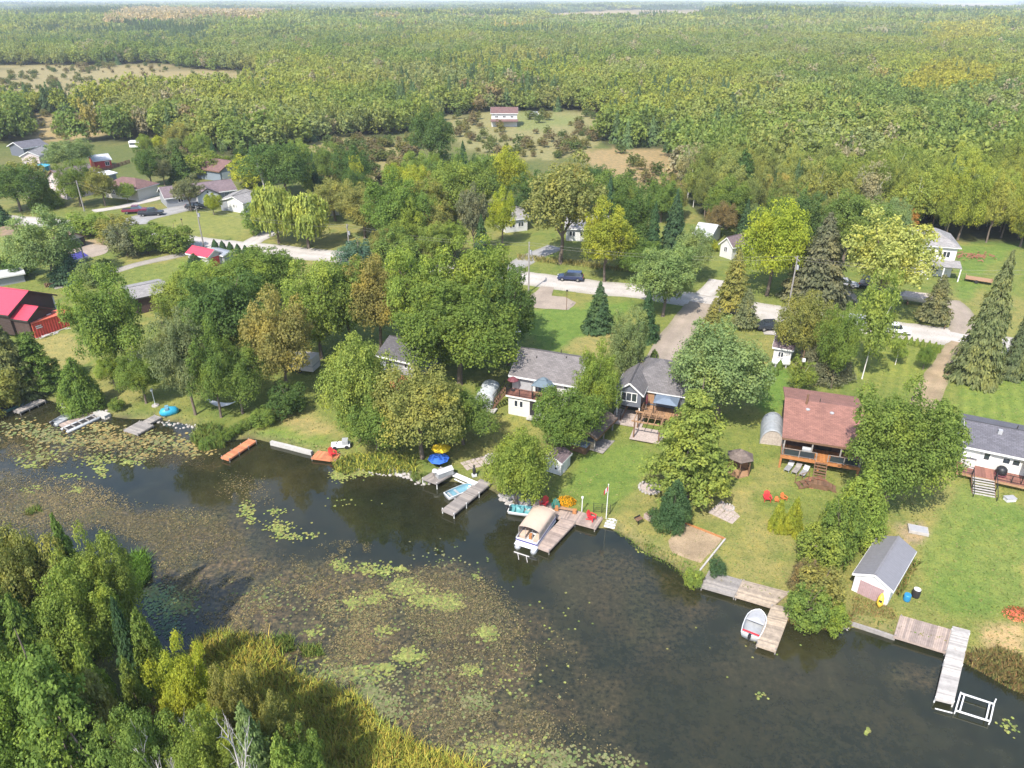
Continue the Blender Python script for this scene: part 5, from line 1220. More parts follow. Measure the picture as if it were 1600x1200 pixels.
planks(h3, [(0.25, -0.05), (w-0.2, -0.05), (w-0.2, 2.4), (0.25, 2.4)], dz_, plankmat('orange_wood'))
MB().box(0.2, -0.12, dz_-0.36, w-0.15, -0.06, dz_-0.05).build('deck_fascia', M['orange_wood'], h3)
for x in (0.35, w*0.38, w*0.72, w-0.35): MB().box(x-0.07, 0.02, dz_, x+0.07, 0.16, 3.75).build('roof_post', M['grey_wood'], h3); 
for x in (0.3, w*0.5, w-0.3): MB().box(x-0.11, -0.05, -0.4, x+0.11, 0.17, dz_-0.06).build('deck_post', M['orange_wood'], h3)
xs = w*0.52
railing(h3, [(0.3, 2.2, dz_), (0.3, 0.0, dz_), (xs-0.6, 0.0, dz_)], 0.92, 'grey_wood', bal=None); railing(h3, [(xs+0.6, 0.0, dz_), (w-0.25, 0.0, dz_)], 0.92, 'grey_wood', bal=None)
for a, b in ((0.45, xs-0.75), (xs+0.75, w-0.4)):
    n = 2
    for k in range(n): x0_, x1_ = a+(b-a)*k/n+0.05, a+(b-a)*(k+1)/n-0.05; MB().box(x0_, -0.015, dz_+0.16, x1_, 0.005, dz_+0.85).build('glass_panel', M['glass'], h3)
stairs(h3, (xs, -0.1, dz_-0.05), (xs-0.1, -1.9, 0.55), 1.15, 6, 'brown_wood', rails=False)
planks(h3, [(xs-0.9, -2.9), (xs+0.9, -2.9), (xs+0.9, -1.9), (xs-0.9, -1.9)], 0.5, plankmat('brown_wood')); MB().box(xs-0.88, -2.88, -0.3, xs+0.88, -1.92, 0.44).build('landing_base', M['brown_wood'], h3)
stairs(h3, (xs-0.9, -2.3, 0.42), (xs-2.3, -2.9, -0.05), 1.0, 3, 'brown_wood', rails=True, railmat='brown_wood'); stairs(h3, (xs+0.9, -2.4, 0.42), (xs+1.7, -2.4, 0.05), 0.95, 2, 'brown_wood', rails=False)
door(h3, w, 9.6, 'f', w*0.55, dz_+0.05, 1.7, 1.9, 'dark_interior', (0, 2.4), False, 'patio_door'); window(h3, w, 9.6, 'f', 1.9, dz_+0.7, 1.4, 1.0, (0, 2.4))
vent(h3, w*0.28, 6.2, 5.3, 0.13, 1.3, 'brown_wood', 'chimney'); vent(h3, w*0.45, 6.9, 5.4, 0.05, 0.5)
for x in (w*0.3, w*0.6): MB().lathe([(0.22, 0), (0.24, 0.12), (0.1, 0.2)], 12, (x, 5.2, 5.08)).build('roof_vent', M['grey_paint'], h3)
bbq = empty('barbecue', h3.matrix_basis @ Vector((w*0.33, 0.6, dz_+0.02)), fr.rz, 'covered barbecue behind the glass railing of the orange deck', 'barbecue'); MB().box(-0.5, -0.25, 0.3, 0.5, 0.25, 0.85).build('body', M['boat_grey'], bbq); MB().tube([(-0.5, 0, 0.88), (0.5, 0, 0.88)], 0.24, 10).build('lid', M['boat_grey'], bbq)
for sx in (-1, 1): MB().box(sx*0.4-0.04, -0.2, 0, sx*0.4+0.04, 0.2, 0.3).build('leg', M['black_metal'], bbq)
for k, (x, y, mt, lb) in enumerate([(1.3, 0.2, 'galvanised', 'grey lounge chair stored under the orange deck, leftmost'), (2.1, 0.0, 'grey_wood', 'brownish lounge chair stored under the orange deck, between two others'), (2.9, -0.25, 'galvanised', 'grey lounge chair stored under the orange deck, nearest the steps')]):
    c = empty('lounge_chair', h3.matrix_basis @ Vector((x, y-0.35, 0.12)), fr.rz-0.35, lb, 'chair', 'lounge chairs under the deck')
    MB().box(-0.3, -0.8, 0.26, 0.3, 0.4, 0.32).build('seat', M[mt], c); MB().bx((0, 0.62, 0.45), (0.6, 0.7, 0.05), 0, 0.6).build('backrest', M[mt], c)
    for sx in (-1, 1):
        for y_ in (-0.7, 0.3): MB().box(sx*0.26-0.03, y_-0.03, 0, sx*0.26+0.03, y_+0.03, 0.27).build('leg', M['galvanised'], c)
blobsheet('flower_bed', [(1252,752),(1262,746),(1282,744),(1293,752),(1288,760),(1270,764),(1255,760)], M['mulch_red'], 'red mulched flower bed at the foot of the deck stairs', 0.06)

# grey bungalow at right
L = W(1500, 737, 2.6); Rr = L+(W(1600, 710, 5.1)-W(1503, 690, 5.1)); fr = Frame(L, Rr, 1.25); h4 = fr.root('bungalow', 'white bungalow with a long dark grey roof and red deck at the right edge', 'house')
w = fr.w*1.35; dk = 1.35
wallbox(h4, w, 7.0, 3.75, M['white_siding'], 0.1, 2.1, -0.3, 'x', 1.1); gable_roof(h4, w, 7.0, 3.75, 1.1, SG['slate'], 'x', 0.5, 0.3, 0.1, 2.1)
planks(h4, [(-0.3, -0.1), (w, -0.1), (w, 2.1), (-0.3, 2.1)], dk, plankmat('red_deck')); MB().box(-0.3, -0.16, dk-0.3, w, -0.11, dk-0.05).build('deck_fascia', M['cedar_wood'], h4)
door(h4, w, 7.0, 'f', 2.3, dk+0.04, 0.9, 1.95, 'white_paint', (0, 2.1)); window(h4, w, 7.0, 'f', 4.15, dk+0.95, 0.8, 0.8, (0, 2.1), mull=0); window(h4, w, 7.0, 'f', 5.05, dk+0.95, 0.8, 0.8, (0, 2.1), mull=0)
MB().box(0.1, 1.55, dk+1.15, 1.5, 2.08, dk+1.22).build('white_shelf', M['white_paint'], h4); MB().box(0.35, 1.2, dk+0.02, 1.35, 1.75, dk+0.8).build('bench_box', M['pale_wall'], h4)
roofplate(h4, [(5.6, 0.1, dk+1.5), (9.6, 0.1, dk+1.5), (9.6, 2.06, dk+2.25), (5.6, 2.06, dk+2.25)], M['awning_grey'], 0.03, 'awning')
for x in (5.65, 7.6, 9.5): MB().box(x-0.04, 0.1, dk, x+0.04, 0.18, dk+1.5).build('awning_post', M['black_metal'], h4)
sx_ = 2.1
railing(h4, [(-0.2, 0, dk), (sx_-0.95, 0, dk)], 0.85, bal=None); railing(h4, [(sx_+1.15, 0, dk), (w-0.1, 0, dk)], 0.85, bal=None); stairs(h4, (sx_+0.1, -0.15, dk-0.06), (sx_+0.35, -2.7, -0.05), 2.1, 9, 'pale_dock')
grl = empty('grill', h4.matrix_basis @ Vector((3.85, 1.2, dk)), fr.rz, 'black covered grill beside the white door of the right bungalow', 'grill'); MB().lathe([(0.5, 0.05), (0.56, 0.5), (0.52, 0.8), (0.35, 1.0), (0.1, 1.06)], 12).build('cover', M['black_metal'], grl, True); MB().lathe([(0.58, 0.02), (0.58, 0.14), (0.5, 0.2)], 12).build('red_skirt', M['burgundy'], grl)
MB().box(3.0, 4.3, 4.55, 3.4, 4.7, 5.05).build('roof_box', M['grey_paint'], h4); vent(h4, 4.9, 5.9, 4.9, 0.06, 0.4)
bx_ = empty('utility_box', G(1577, 782), 0.1, 'low white box with a grey lid on the grass right of the stairs', 'box'); MB().box(-0.5, -0.3, 0, 0.5, 0.3, 0.35).build('body', M['white_paint'], bx_); MB().box(-0.54, -0.34, 0.355, 0.54, 0.34, 0.43).build('lid', M['grey_paint'], bx_)

# boathouse
fr = Frame(G(1330, 922), G(1385, 947)); b5 = fr.root('boathouse', 'white boathouse with a grey ribbed metal roof and pink door near the water', 'shed'); w = fr.w
wallbox(b5, w, 6.6, 2.0, M['white_paint'], gable='y', rise=0.75); gable_roof(b5, w, 6.6, 2.0, 0.75, M['grey_metal_roof'], 'y', 0.22, 0.15)
for k in range(2): door(b5, w, 6.6, 'f', w*0.5+(k-0.5)*1.02, -0.05, 1.0, 1.6, 'door_pink', pane=False)
yk = empty('kayak', G(1374, 944), fr.rz+0.15, 'yellow kayak standing against the boathouse front', 'kayak'); MB().tube([(0, -0.5, 0.05), (0, -0.42, 0.5), (0, -0.3, 1.0), (0, -0.16, 1.4)], [0.12, 0.3, 0.26, 0.06], 8).build('hull', M['yellow_plastic'], yk, True); MB().bx((0, -0.58, 0.72), (0.26, 0.12, 0.4), 0, -0.2).build('cockpit', M['dark_interior'], yk)
def barrel(px, py, mat, label, h=0.85, r=0.3, lid='white_paint'):
    b = empty('barrel', G(px, py), 0, label, 'barrel'); MB().lathe([(r*0.92, 0), (r, h*0.15), (r*0.98, h*0.3), (r*1.03, h*0.5), (r*0.98, h*0.7), (r, h*0.85), (r*0.93, h)], 14).build('body', M[mat], b, True); MB().lathe([(r*0.86, h), (r*0.86, h+0.03), (0.05, h+0.035)], 14).build('lid', M[lid], b)
barrel(1416, 938, 'blue_plastic', 'blue barrel on the grass beside the boathouse', 0.7, 0.3, 'blue_plastic'); barrel(1430, 932, 'dark_interior', 'dark rain barrel with a pale lid beside the boathouse', 0.85, 0.34)
bt = empty('sand_box', G(1434, 830), -0.35, 'low grey sandbox in the worn corner behind the boathouse', 'box'); MB().box(-0.9, -0.6, 0, 0.9, 0.6, 0.3).build('frame', M['pale_dock'], bt); MB().box(-0.8, -0.5, 0.3, 0.8, 0.5, 0.32).build('lid', M['grey_paint'], bt)

# dark cottage among the trees
fr = Frame(G(596, 585), G(640, 596)); h6 = fr.root('dark_cottage', 'dark-roofed cottage half hidden among the central trees', 'house'); w = fr.w+1
wallbox(h6, w, 6, 3.4, M['grey_siding'], gable='x', rise=1.3); gable_roof(h6, w, 6, 3.4, 1.3, SG['dark'], 'x', 0.6); window(h6, w, 6, 'f', w-1.2, 1.9, 1.1, 1.0); door(h6, w, 6, 'f', 1.4, 0.4, 0.9, 2.0, 'dark_interior', pane=False)
planks(h6, [(w*0.55, -2.6), (w+0.2, -2.6), (w+0.2, -0.1), (w*0.55, -0.1)], 0.8, plankmat('orange_dock')); MB().box(w*0.56, -2.55, -0.3, w+0.18, -2.5, 0.74).build('deck_skirt', M['orange_dock'], h6); railing(h6, [(w*0.57, -0.2, 0.8), (w*0.57, -2.5, 0.8)], 0.9, 'white_paint', bal=None)
# small white camper behind the golden tree
cp_ = empty('camper', G(472, 578), -0.25, 'white camper trailer half hidden behind the golden brown tree', 'trailer'); MB().box(-2.4, -1.1, 0.5, 2.4, 1.1, 2.5).build('body', M['pale_wall'], cp_); MB().box(-2.42, -1.115, 1.2, 2.42, 1.115, 1.4).build('stripe', M['grey_paint'], cp_)
for x in (-1.5, 0.3): MB().box(x-0.5, -1.13, 1.5, x+0.5, -1.1, 2.1).build('window', M['glass'], cp_)
for sy in (-1, 1): MB().tube([(0.2, sy*1.0-0.1, 0.35), (0.2, sy*1.0+0.1, 0.35)], 0.35, 12).build('wheel', M['rubber'], cp_)

# ------------------------------------------------------------------ houses beyond: simple descriptions, full parts
def simple(name, label, L, R, depth_, h, rise, roof, wall, ridge='x', wins=(), doors=(), oh=0.4, cat='house', fascia='white_paint', hip=False, zb=None):
    fr = Frame(L, R, zb); t = fr.root(name, label, cat); w = fr.w
    wm_ = M[wall]; rm = SG[roof] if roof in SG else M[roof]
    if hip: wallbox(t, w, depth_, h, wm_); hip_roof(t, w, depth_, h+0.1, rise, rm, oh, fascia=fascia)
    else: wallbox(t, w, depth_, h, wm_, gable=ridge, rise=rise); gable_roof(t, w, depth_, h, rise, rm, ridge, oh, oh*0.8, fascia=fascia)
    for f, u, z, ww, hh in wins: window(t, w, depth_, f, u*(w if f in 'fb' else depth_), z, ww, hh)
    for f, u, ww, hh, mt, pn, pan in doors: door(t, w, depth_, f, u*(w if f in 'fb' else depth_), 0.05, ww, hh, mt, (0, 0), pn, 'garage_door' if pan else 'door', pan)
    return t, w
# red barn: gable faces right
L = W(12, 489, 5.3); R = W(81, 460, 5.3); fr = Frame(L, R, 1.95); bn = fr.root('red_roofed_barn', 'dark brown barn with a bright red metal roof at the left edge', 'barn'); w = fr.w
wallbox(bn, w, 13, 3.35, M['brown_siding'], gable='y', rise=2.1); gable_roof(bn, w, 13, 3.35, 2.1, M['red_metal_roof'], 'y', 0.5, 0.5, fascia='dark_trim')
wallbox(bn, 4.4, 3.0, 2.5, M['brown_siding'], 0.4, -3.0, -0.4, 'y', 1.2, 'annex_wall'); k_ = MB
gable_roof(bn, 4.4, 3.0, 2.5, 1.2, M['red_metal_roof'], 'y', 0.35, 0.35, 0.4, -3.0, fascia='dark_trim'); window(bn, 4.4, 3, 'f', 2.4, 0.9, 0.6, 0.9, (0.0, -3.0), mull=0); door(bn, 4.4, 3, 'f', 4.2, 0.0, 0.8, 1.9, 'white_paint', (0.0, -3.0)); 
MB().box(w-0.12, -0.08, -0.4, w+0.06, 0.1, 3.1).build('corner_board', M['white_paint'], bn)
# container
fr = Frame(G(57, 529), G(112, 508)); ct = fr.root('shipping_container', 'red ribbed shipping container in front of the red-roofed barn', 'container'); w, d, h = 6.06, 2.44, 2.6
m = MB(); n = 30; V = []; Fs = []
for i in range(n*2+1):
    x = w*i/(n*2); y = 0.0 if (i//1) % 4 in (0, 1) else 0.05; V += [(x, y, 0.15), (x, y, h-0.12)]
for i in range(n*2): Fs.append((2*i, 2*i+2, 2*i+3, 2*i+1))
m.add(V, Fs).build('ribbed_side', M['red_container'], ct)
MB().box(0.05, 0.06, 0.12, w-0.05, d, h-0.06).build('body', M['red_container'], ct); MB().box(0, -0.02, h-0.13, w, d+0.02, h).build('roof_panel', plain('orange_red', (0.60, 0.13, 0.08), 0.5), ct); MB().box(0, -0.02, 0, w, 0.08, 0.16).build('bottom_rail', M['red_container'], ct)
MB().box(-0.03, 0.05, 0.1, 0.02, d-0.05, h-0.14).build('end_door', _mats['orange_red'], ct)
for y_ in (0.5, 0.95, 1.5, 1.95): MB().tube([(-0.06, y_, 0.15), (-0.06, y_, h-0.2)], 0.025, 6).build('lock_rod', M['galvanised'], ct)
for z_, x0_ in ((1.75, 0.35), (1.45, 0.45)): MB().box(x0_, -0.012, z_, x0_+0.9, -0.004, z_+0.18).build('white_marking', M['white_paint'], ct)
m = MB(); rr = random.Random(5)
for k in range(26): a = rr.uniform(0, 5.5); m.beam((a, -0.6+rr.uniform(-.4, .3), 0.1+rr.random()*0.25), (a+rr.uniform(-1.4, 1.4), -0.6+rr.uniform(-.5, .3), 0.1+rr.random()*0.3), 0.08, 0.06)
jp = m.build('scrap_pile', M['pale_wall'], None, kind='stuff'); jp.matrix_basis = ct.matrix_basis.copy(); tag(jp, 'heap of pale scrap lumber along the red container', None, None, 'stuff')
# grey flat roofs behind
simple('grey_roof_house', 'house with a pale grey roof behind the big tree by the container', G(215, 492), G(270, 478), 7, 2.9, 0.7, 'pale', 'brown_siding', 'x', fascia='dark_trim')
simple('lean_to_shed', 'grey metal roofed shed behind the red-roofed barn', G(-12, 450), G(40, 440), 4, 1.8, 0.4, 'pale_metal', 'grey_siding', 'x', cat='shed')
simple('red_garage', 'small white garage with a red metal roof and red door beside the road', G(328, 419), G(348, 411), 5.6, 2.3, 0.85, 'red_metal_roof', 'pale_wall', 'y', [], [('f', 0.5, 1.9, 1.8, 'red_paint', False, 4)], 0.35, 'garage')
t, w = simple('grey_carport', 'grey lean-to carport on the right side of the red-roofed garage', G(352, 413), G(366, 408), 4.5, 1.9, 0.3, 'awning_grey', 'grey_siding', 'y', cat='shed')
simple('brown_garage', 'brown garage with a wide dark door at the end of a gravel pad', G(106, 392), G(134, 384), 6.0, 2.2, 1.2, 'brown', 'cream_siding', 'y', [], [('f', 0.5, 4.2, 1.9, 'dark_trim', False, 4)], 0.4, 'garage', 'brown_wood')
simple('blue_shed', 'low shed with a dark blue tarp roof behind the grey shrub', G(112, 416), G(136, 408), 2.6, 1.2, 0.5, 'navy', 'cover_blue', 'x', cat='shed')
simple('hip_house', 'cream house with a brown hip roof and bare side wall', G(218, 314), G(249, 305), 11, 2.9, 1.9, 'brown', 'cream_siding', 'y', [('l', 0.5, 1.0, 1.2, 1.0), ('l', 0.75, 1.0, 1.2, 1.0)], [], 0.5, hip=True)
t, w = simple('long_house', 'long low house with brown roof and a white front gable', G(262, 325), G(370, 311), 8, 2.6, 1.7, 'mauve', 'grey_siding', 'x', [('f', 0.7, 1.0, 1.3, 1.0), ('f', 0.86, 1.0, 0.8, 1.0), ('f', 0.93, 1.0, 0.8, 1.0), ('f', 0.2, 1.0, 1.3, 1.0)], [('f', 0.6, 1.0, 2.0, 'white_paint', True, 0)], 0.5)
wallbox(t, 5, 2.2, 2.6, M['white_paint'], w*0.42, -2.0, -0.3, 'y', 1.4, 'front_gable'); gable_roof(t, 5, 5.5, 2.6, 1.4, SG['mauve'], 'y', 0.4, 0.3, w*0.42, -2.0, fascia='dark_trim'); window(t, 5, 2, 'f', w*0.42+2.5, 2.75, 0.6, 0.6, (0, -2.0), mull=0)
simple('twin_door_garage', 'brown-roofed garage with two pale doors in a blue-grey gable', G(346, 284), G(385, 275), 10, 3.0, 2.0, 'brown', 'blue_grey_siding', 'y', [], [('f', 0.22, 2.7, 2.3, 'white_paint', False, 4), ('f', 0.8, 2.7, 2.3, 'pale_dock', False, 4)], 0.5, 'garage', 'brown_wood')
t, w = simple('white_cottage', 'white cottage with a pale grey roof behind the lawn', G(355, 329), G(382, 334), 6.5, 2.7, 1.1, 'pale', 'white_siding', 'y', [('f', 0.45, 1.0, 0.7, 0.9), ('f', 0.6, 1.0, 0.5, 0.9)], [], 0.45)
simple('white_cottage_wing', 'pale roofed wing to the right of the white cottage', G(384, 330), G(404, 318), 6.0, 2.6, 0.9, 'pale', 'grey_siding', 'x')
simple('dark_front_house', 'white house with a slate roof and dark front wall at far left', G(40, 246), G(76, 240), 8, 3.0, 1.4, 'slate', 'grey_blue_siding', 'x', [('f', 0.3, 1.0, 1.2, 1.4)], [('f', 0.6, 1.1, 2.0, 'white_paint', True, 0)], 0.6)
simple('small_pale_house', 'small pale house right of the dark-fronted one', G(64, 258), G(82, 250), 5, 3.0, 1.2, 'pale', 'pink_wall', 'x', [('f', 0.5, 1.0, 0.8, 0.9)])
simple('pink_gable_house', 'tall pinkish gabled house half hidden by a tree', G(82, 306), G(106, 312), 9, 5.0, 2.0, 'mauve', 'pink_wall', 'y', [('f', 0.3, 3.4, 1.2, 1.1)], [], 0.5, fascia='brown_wood')
simple('mauve_cabin', 'low cabin with a mauve roof behind a round evergreen', G(42, 300), G(64, 292), 6, 2.6, 1.2, 'mauve', 'grey_siding', 'x', [('f', 0.5, 1.0, 1.0, 0.9)])
t, w = simple('red_trim_cabin', 'white and red cabin with a red fence at the edge of the wood', G(150, 265), G(176, 262), 7, 2.6, 1.0, 'pale_metal', 'red_paint', 'x', [('f', 0.75, 0.8, 1.2, 1.2)])
fn = empty('red_fence', G(160, 268), 0, 'long low red-brown fence beside the white and red cabin', 'fence'); a0 = G(155, 270); b0 = G(203, 255)
for k in range(9): p_ = a0.lerp(b0, k/8); MB().bx((p_.x-fn.location.x, p_.y-fn.location.y, 0.6), (0.14, 0.14, 1.3)).build('post', M['brown_wood'], fn)
for z_ in (0.25, 0.6, 0.95): MB().beam((a0.x-fn.location.x, a0.y-fn.location.y, z_), (b0.x-fn.location.x, b0.y-fn.location.y, z_), 0.05, 0.22).build('board', M['red_deck'], fn)
simple('blue_shed_far', 'blue-grey shed with a white flat roof behind the hip-roofed house', G(163, 290), G(184, 284), 5, 2.5, 0.4, 'white_paint', 'blue_grey_siding', 'x', cat='shed')
tr_ = empty('white_trailer', G(219, 232), 0.05, 'white trailer at the edge of the wood above the village', 'trailer'); MB().box(-3, -1.1, 0.6, 3, 1.1, 2.6).build('body', M['white_paint'], tr_); MB().box(-2.8, -1.12, 1.4, 2.8, -1.09, 2.0).build('window_band', M['glass'], tr_)
for sy in (-1, 1): MB().tube([(0.4, sy*1.0-0.1, 0.4), (0.4, sy*1.0+0.1, 0.4)], 0.4, 12).build('wheel', M['rubber'], tr_)
pl = empty('above_ground_pool', G(60, 266), 0.1, 'round above-ground pool with teal rim at far left', 'pool'); MB().lathe([(3.2, 0), (3.2, 1.2), (3.35, 1.22), (3.35, 1.3), (2.9, 1.3), (2.9, 1.05)], 20).build('wall', M['teal_plastic'], pl); MB().lathe([(2.88, 1.0), (2.88, 1.1), (0.1, 1.1)], 20).build('water', M['boat_teal'], pl)
for k in range(10): a = k*0.628; MB().bx((3.28*math.cos(a), 3.28*math.sin(a), 0.6), (0.16, 0.16, 1.2), a).build('upright', M['white_paint'], pl)
simple('hidden_brown_house', 'house with a brown roof almost hidden behind the willows', G(492, 340), G(530, 336), 8, 3.0, 1.6, 'brown', 'cream_siding', 'x')
simple('hidden_grey_house', 'grey-roofed house behind the slim yellow-green tree', G(790, 364), G(824, 360), 8, 3.0, 1.5, 'pale', 'white_siding', 'x', [('f', 0.3, 1.0, 1.4, 1.1), ('f', 0.7, 1.0, 1.4, 1.1)])
simple('elm_house', 'long white house behind the spreading elm', G(884, 376), G(950, 378), 9, 2.8, 1.5, 'pale', 'white_siding', 'x', [('f', 0.15, 1.0, 1.3, 1.1), ('f', 0.4, 1.0, 1.3, 1.1), ('f', 0.7, 1.0, 1.3, 1.1)], [('f', 0.55, 1.0, 2.0, 'grey_paint', True, 0)])
simple('metal_roof_cottage', 'white cottage with a pale metal roof beyond the road', G(1082, 384), G(1108, 388), 8, 2.6, 1.3, 'pale_metal', 'white_siding', 'x', [('f', 0.5, 1.0, 1.0, 0.9)])
simple('mauve_roof_cottage', 'small white cottage with a mauve roof beyond the road', G(1124, 400), G(1142, 406), 8, 2.8, 1.4, 'mauve', 'white_siding', 'y', [('f', 0.45, 1.2, 0.8, 1.1)], [], 0.35)
t, w = simple('two_storey_house', 'white two-storey house with hip roof behind the wide pale tree', G(1425, 428), G(1484, 433), 9, 5.6, 1.8, 'pale', 'white_siding', 'x', [('f', 0.75, 3.6, 1.3, 1.2), ('f', 0.35, 3.6, 1.3, 1.2), ('f', 0.55, 0.9, 1.5, 1.2)], [], 0.5, hip=True)
roofplate(t, [(w*0.3, -2.6, 2.6), (w+0.9, -2.6, 2.6), (w+0.9, -0.02, 3.2), (w*0.3, -0.02, 3.2)], SG['pale'], 0.1, 'porch_roof')
for x in (w*0.35, w*0.7, w+0.8): MB().box(x-0.09, -2.5, 0, x+0.09, -2.3, 2.5).build('porch_post', M['white_paint'], t)
t, w = simple('field_barn', 'white two-storey barn with a brown roof in the far clearing', G(768, 198), G(808, 198), 10, 5.2, 1.6, 'brown', 'white_siding', 'x', [('f', 0.2, 3.4, 1.2, 0.8), ('f', 0.5, 3.4, 1.2, 0.8), ('f', 0.8, 3.4, 1.2, 0.8)], [], 0.5, 'barn')
roofplate(t, [(-0.3, -2.4, 2.3), (w+0.3, -2.4, 2.3), (w+0.3, -0.02, 2.9), (-0.3, -0.02, 2.9)], SG['brown'], 0.1, 'porch_roof')
fv = empty('field_vehicle', G(834, 182), 0.1, 'small white vehicle parked beside the far barn', 'vehicle'); MB().box(-2, -0.9, 0.4, 2, 0.9, 1.3).build('body', M['white_paint'], fv); MB().box(-0.4, -0.85, 1.3, 1.6, 0.85, 2.0).build('cab', M['grey_paint'], fv)
t, w = simple('roadside_cottage', 'white cottage with a mauve roof beside the white propane tank', G(1206, 566), G(1233, 571), 5.5, 2.6, 1.3, 'mauve', 'white_siding', 'x', [('f', 0.42, 1.0, 0.8, 0.9)], [], 0.35)
pt_ = empty('propane_tank', G(1219, 573), -0.22, 'white propane tank beside the roadside cottage', 'tank'); MB().tube([(-1.25, 0, 0.75), (-1.1, 0, 0.75), (1.1, 0, 0.75), (1.25, 0, 0.75)], [0.22, 0.45, 0.45, 0.22], 16).build('shell', M['boat_white'], pt_, True); MB().lathe([(0.16, 1.18), (0.16, 1.34), (0.04, 1.38)], 10).build('valve_dome', M['grey_paint'], pt_)
for x in (-0.7, 0.7): MB().box(x-0.08, -0.35, 0, x+0.08, 0.35, 0.4).build('leg', M['grey_paint'], pt_)
gz2 = empty('wooden_gazebo', G(1153, 737), 0.3, 'small six-sided wooden gazebo with brown shingle roof under the pine', 'gazebo')
for k in range(6):
    a = k*math.pi/3; a2 = a+math.pi/3; r_ = 1.25; P1, P2 = (r_*math.cos(a), r_*math.sin(a)), (r_*math.cos(a2), r_*math.sin(a2))
    MB().bx((P1[0], P1[1], 1.05), (0.1, 0.1, 2.1), a).build('post', M['brown_wood'], gz2)
    roofplate(gz2, [(P1[0]*1.25, P1[1]*1.25, 2.1), (P2[0]*1.25, P2[1]*1.25, 2.1), (0, 0, 3.0)], SG['tile'], 0.06)
    if k != 4: MB().beam((*P1, 0.45), (*P2, 0.45), 0.05, 0.8).build('side_panel', M['cedar_wood'], gz2)
MB().lathe([(1.3, -0.1), (1.3, 0.08), (0.1, 0.085)], 6).build('floor', M['cedar_wood'], gz2)

# ------------------------------------------------------------------ docks
def dock(name, label, c4, z, mat, along='ab', posts=((0.02, 0.03), (0.02, 0.97), (0.98, 0.03), (0.98, 0.97)), postm='grey_wood', ptop=0.12, pw=0.15, root=None, fascia=True):
    """c4: photograph pixels of the corners a,b,c,d at deck height z; boards stacked along a->b ('ab') or a->d ('ad')"""
    P = [W(a, b, z) for a, b in c4]; o = P[0].copy(); o.z = 0
    t = root or empty(name, o, 0, label, 'dock'); Q = [p-t.location for p in P]; Q = [Vector((q.x, q.y, 0)) for q in Q]
    planks(t, Q, z, plankmat(mat), pw, along)
    m = MB()
    for i in range(4): a, b = Q[i], Q[(i+1) % 4]; m.beam((a.x, a.y, z-0.13), (b.x, b.y, z-0.13), 0.06, 0.16)
    m.beam((*((Q[0]+Q[3])/2)[:2], z-0.13), (*((Q[1]+Q[2])/2)[:2], z-0.13), 0.06, 0.16)
    if fascia: m.build('frame', M[mat], t)
    for u, v in posts:
        p = Q[0].lerp(Q[1], u).lerp(Q[3].lerp(Q[2], u), v); MB().tube([(p.x, p.y, -1.2), (p.x, p.y, z+ptop)], 0.055, 8).build('post', M[postm], t)
    return t
def dockline(name, label, a, b, width, z, mat, **k):
    """dock between two photograph points (centre line), width in metres"""
    A, B = W(*a, z), W(*b, z); d = (B-A).normalized(); s = Vector((-d.y, d.x, 0))*width/2
    c = [A-s, B-s, B+s, A+s]; px = [tuple(float(v) for v in proj(p.x, p.y, p.z)) for p in c]
    return dock(name, label, px, z, mat, **k)
SIDE = tuple((u, v) for u in (0.03, 0.36, 0.69, 0.98) for v in (0.0, 1.0))
dockline('dock', 'narrow grey-brown dock at the far left beside the green boat', (25, 643), (66, 624), 1.25, 0.5, 'grey_wood', posts=SIDE)
dockline('dock', 'grey dock between the aluminium boat and the sunken raft', (96, 665), (148, 643), 1.2, 0.3, 'pinkish_wood', posts=SIDE)
d3 = dockline('dock', 'L-shaped weathered grey dock on the left shore', (204, 675), (229, 661), 2.5, 0.4, 'grey_wood'); dockline('', '', (226, 661), (247, 650), 1.3, 0.41, 'grey_wood', root=d3)
dockline('dock', 'orange-stained narrow dock running out from the hedge', (351, 716), (395, 687), 1.2, 0.45, 'orange_dock', posts=SIDE)
dock('dock', 'short orange swimming platform with a red chair at the shore', [(486, 715), (524, 720), (532, 708), (497, 704)], 0.4, 'orange_dock', 'ab')
d6 = dock('dock', 'square grey deck on stilts carrying a storage box', [(659, 747), (682, 755), (711, 738), (689, 729)], 0.85, 'taupe_dock', 'ab', postm='white_paint', ptop=0.02)
d7 = dock('dock', 'long taupe dock angled out beside the blue rowboat', [(690, 796), (708, 804), (768, 754), (751, 748)], 0.6, 'taupe_dock', 'ad', SIDE[:0]+tuple((u, v) for u in (0.0, 1.0) for v in (0.02, 0.33, 0.66)), 'white_paint', 0.1)
d8 = dock('dock', 'pinkish shoreline deck with chairs and a pier arm beside the pontoon boat', [(829, 797), (931, 825), (942, 809), (838, 780)], 0.55, 'pinkish_wood', 'ab')
dock('', '', [(836, 853), (857, 861), (900, 815), (878, 809)], 0.56, 'pinkish_wood', 'ad', root=d8)
d9 = dock('dock', 'bleached timber dock of three joined sections beside the white runabout', [(1095, 916), (1148, 931), (1160, 906), (1108, 891)], 0.5, 'grey_wood', 'ad')
dock('', '', [(1149, 931), (1206, 948), (1234, 925), (1161, 906)], 0.52, 'bleached_wood', 'ad', root=d9); dock('', '', [(1182, 1007), (1212, 1017), (1237, 950), (1207, 944)], 0.54, 'bleached_wood', 'ad', root=d9)
d10 = dock('dock', 'reddish board shore deck left of the long pale dock', [(1397, 994), (1479, 1019), (1488, 984), (1407, 961)], 0.5, 'pinkish_wood', 'ab')
d11 = dock('dock', 'long pale dock with a boat lift at the right', [(1462, 1091), (1490, 1098), (1516, 985), (1489, 978)], 0.62, 'pale_dock', 'ad', tuple((u, v) for u in (0.0, 1.0) for v in (0.02, 0.5, 0.95)), 'white_paint', 0.02)
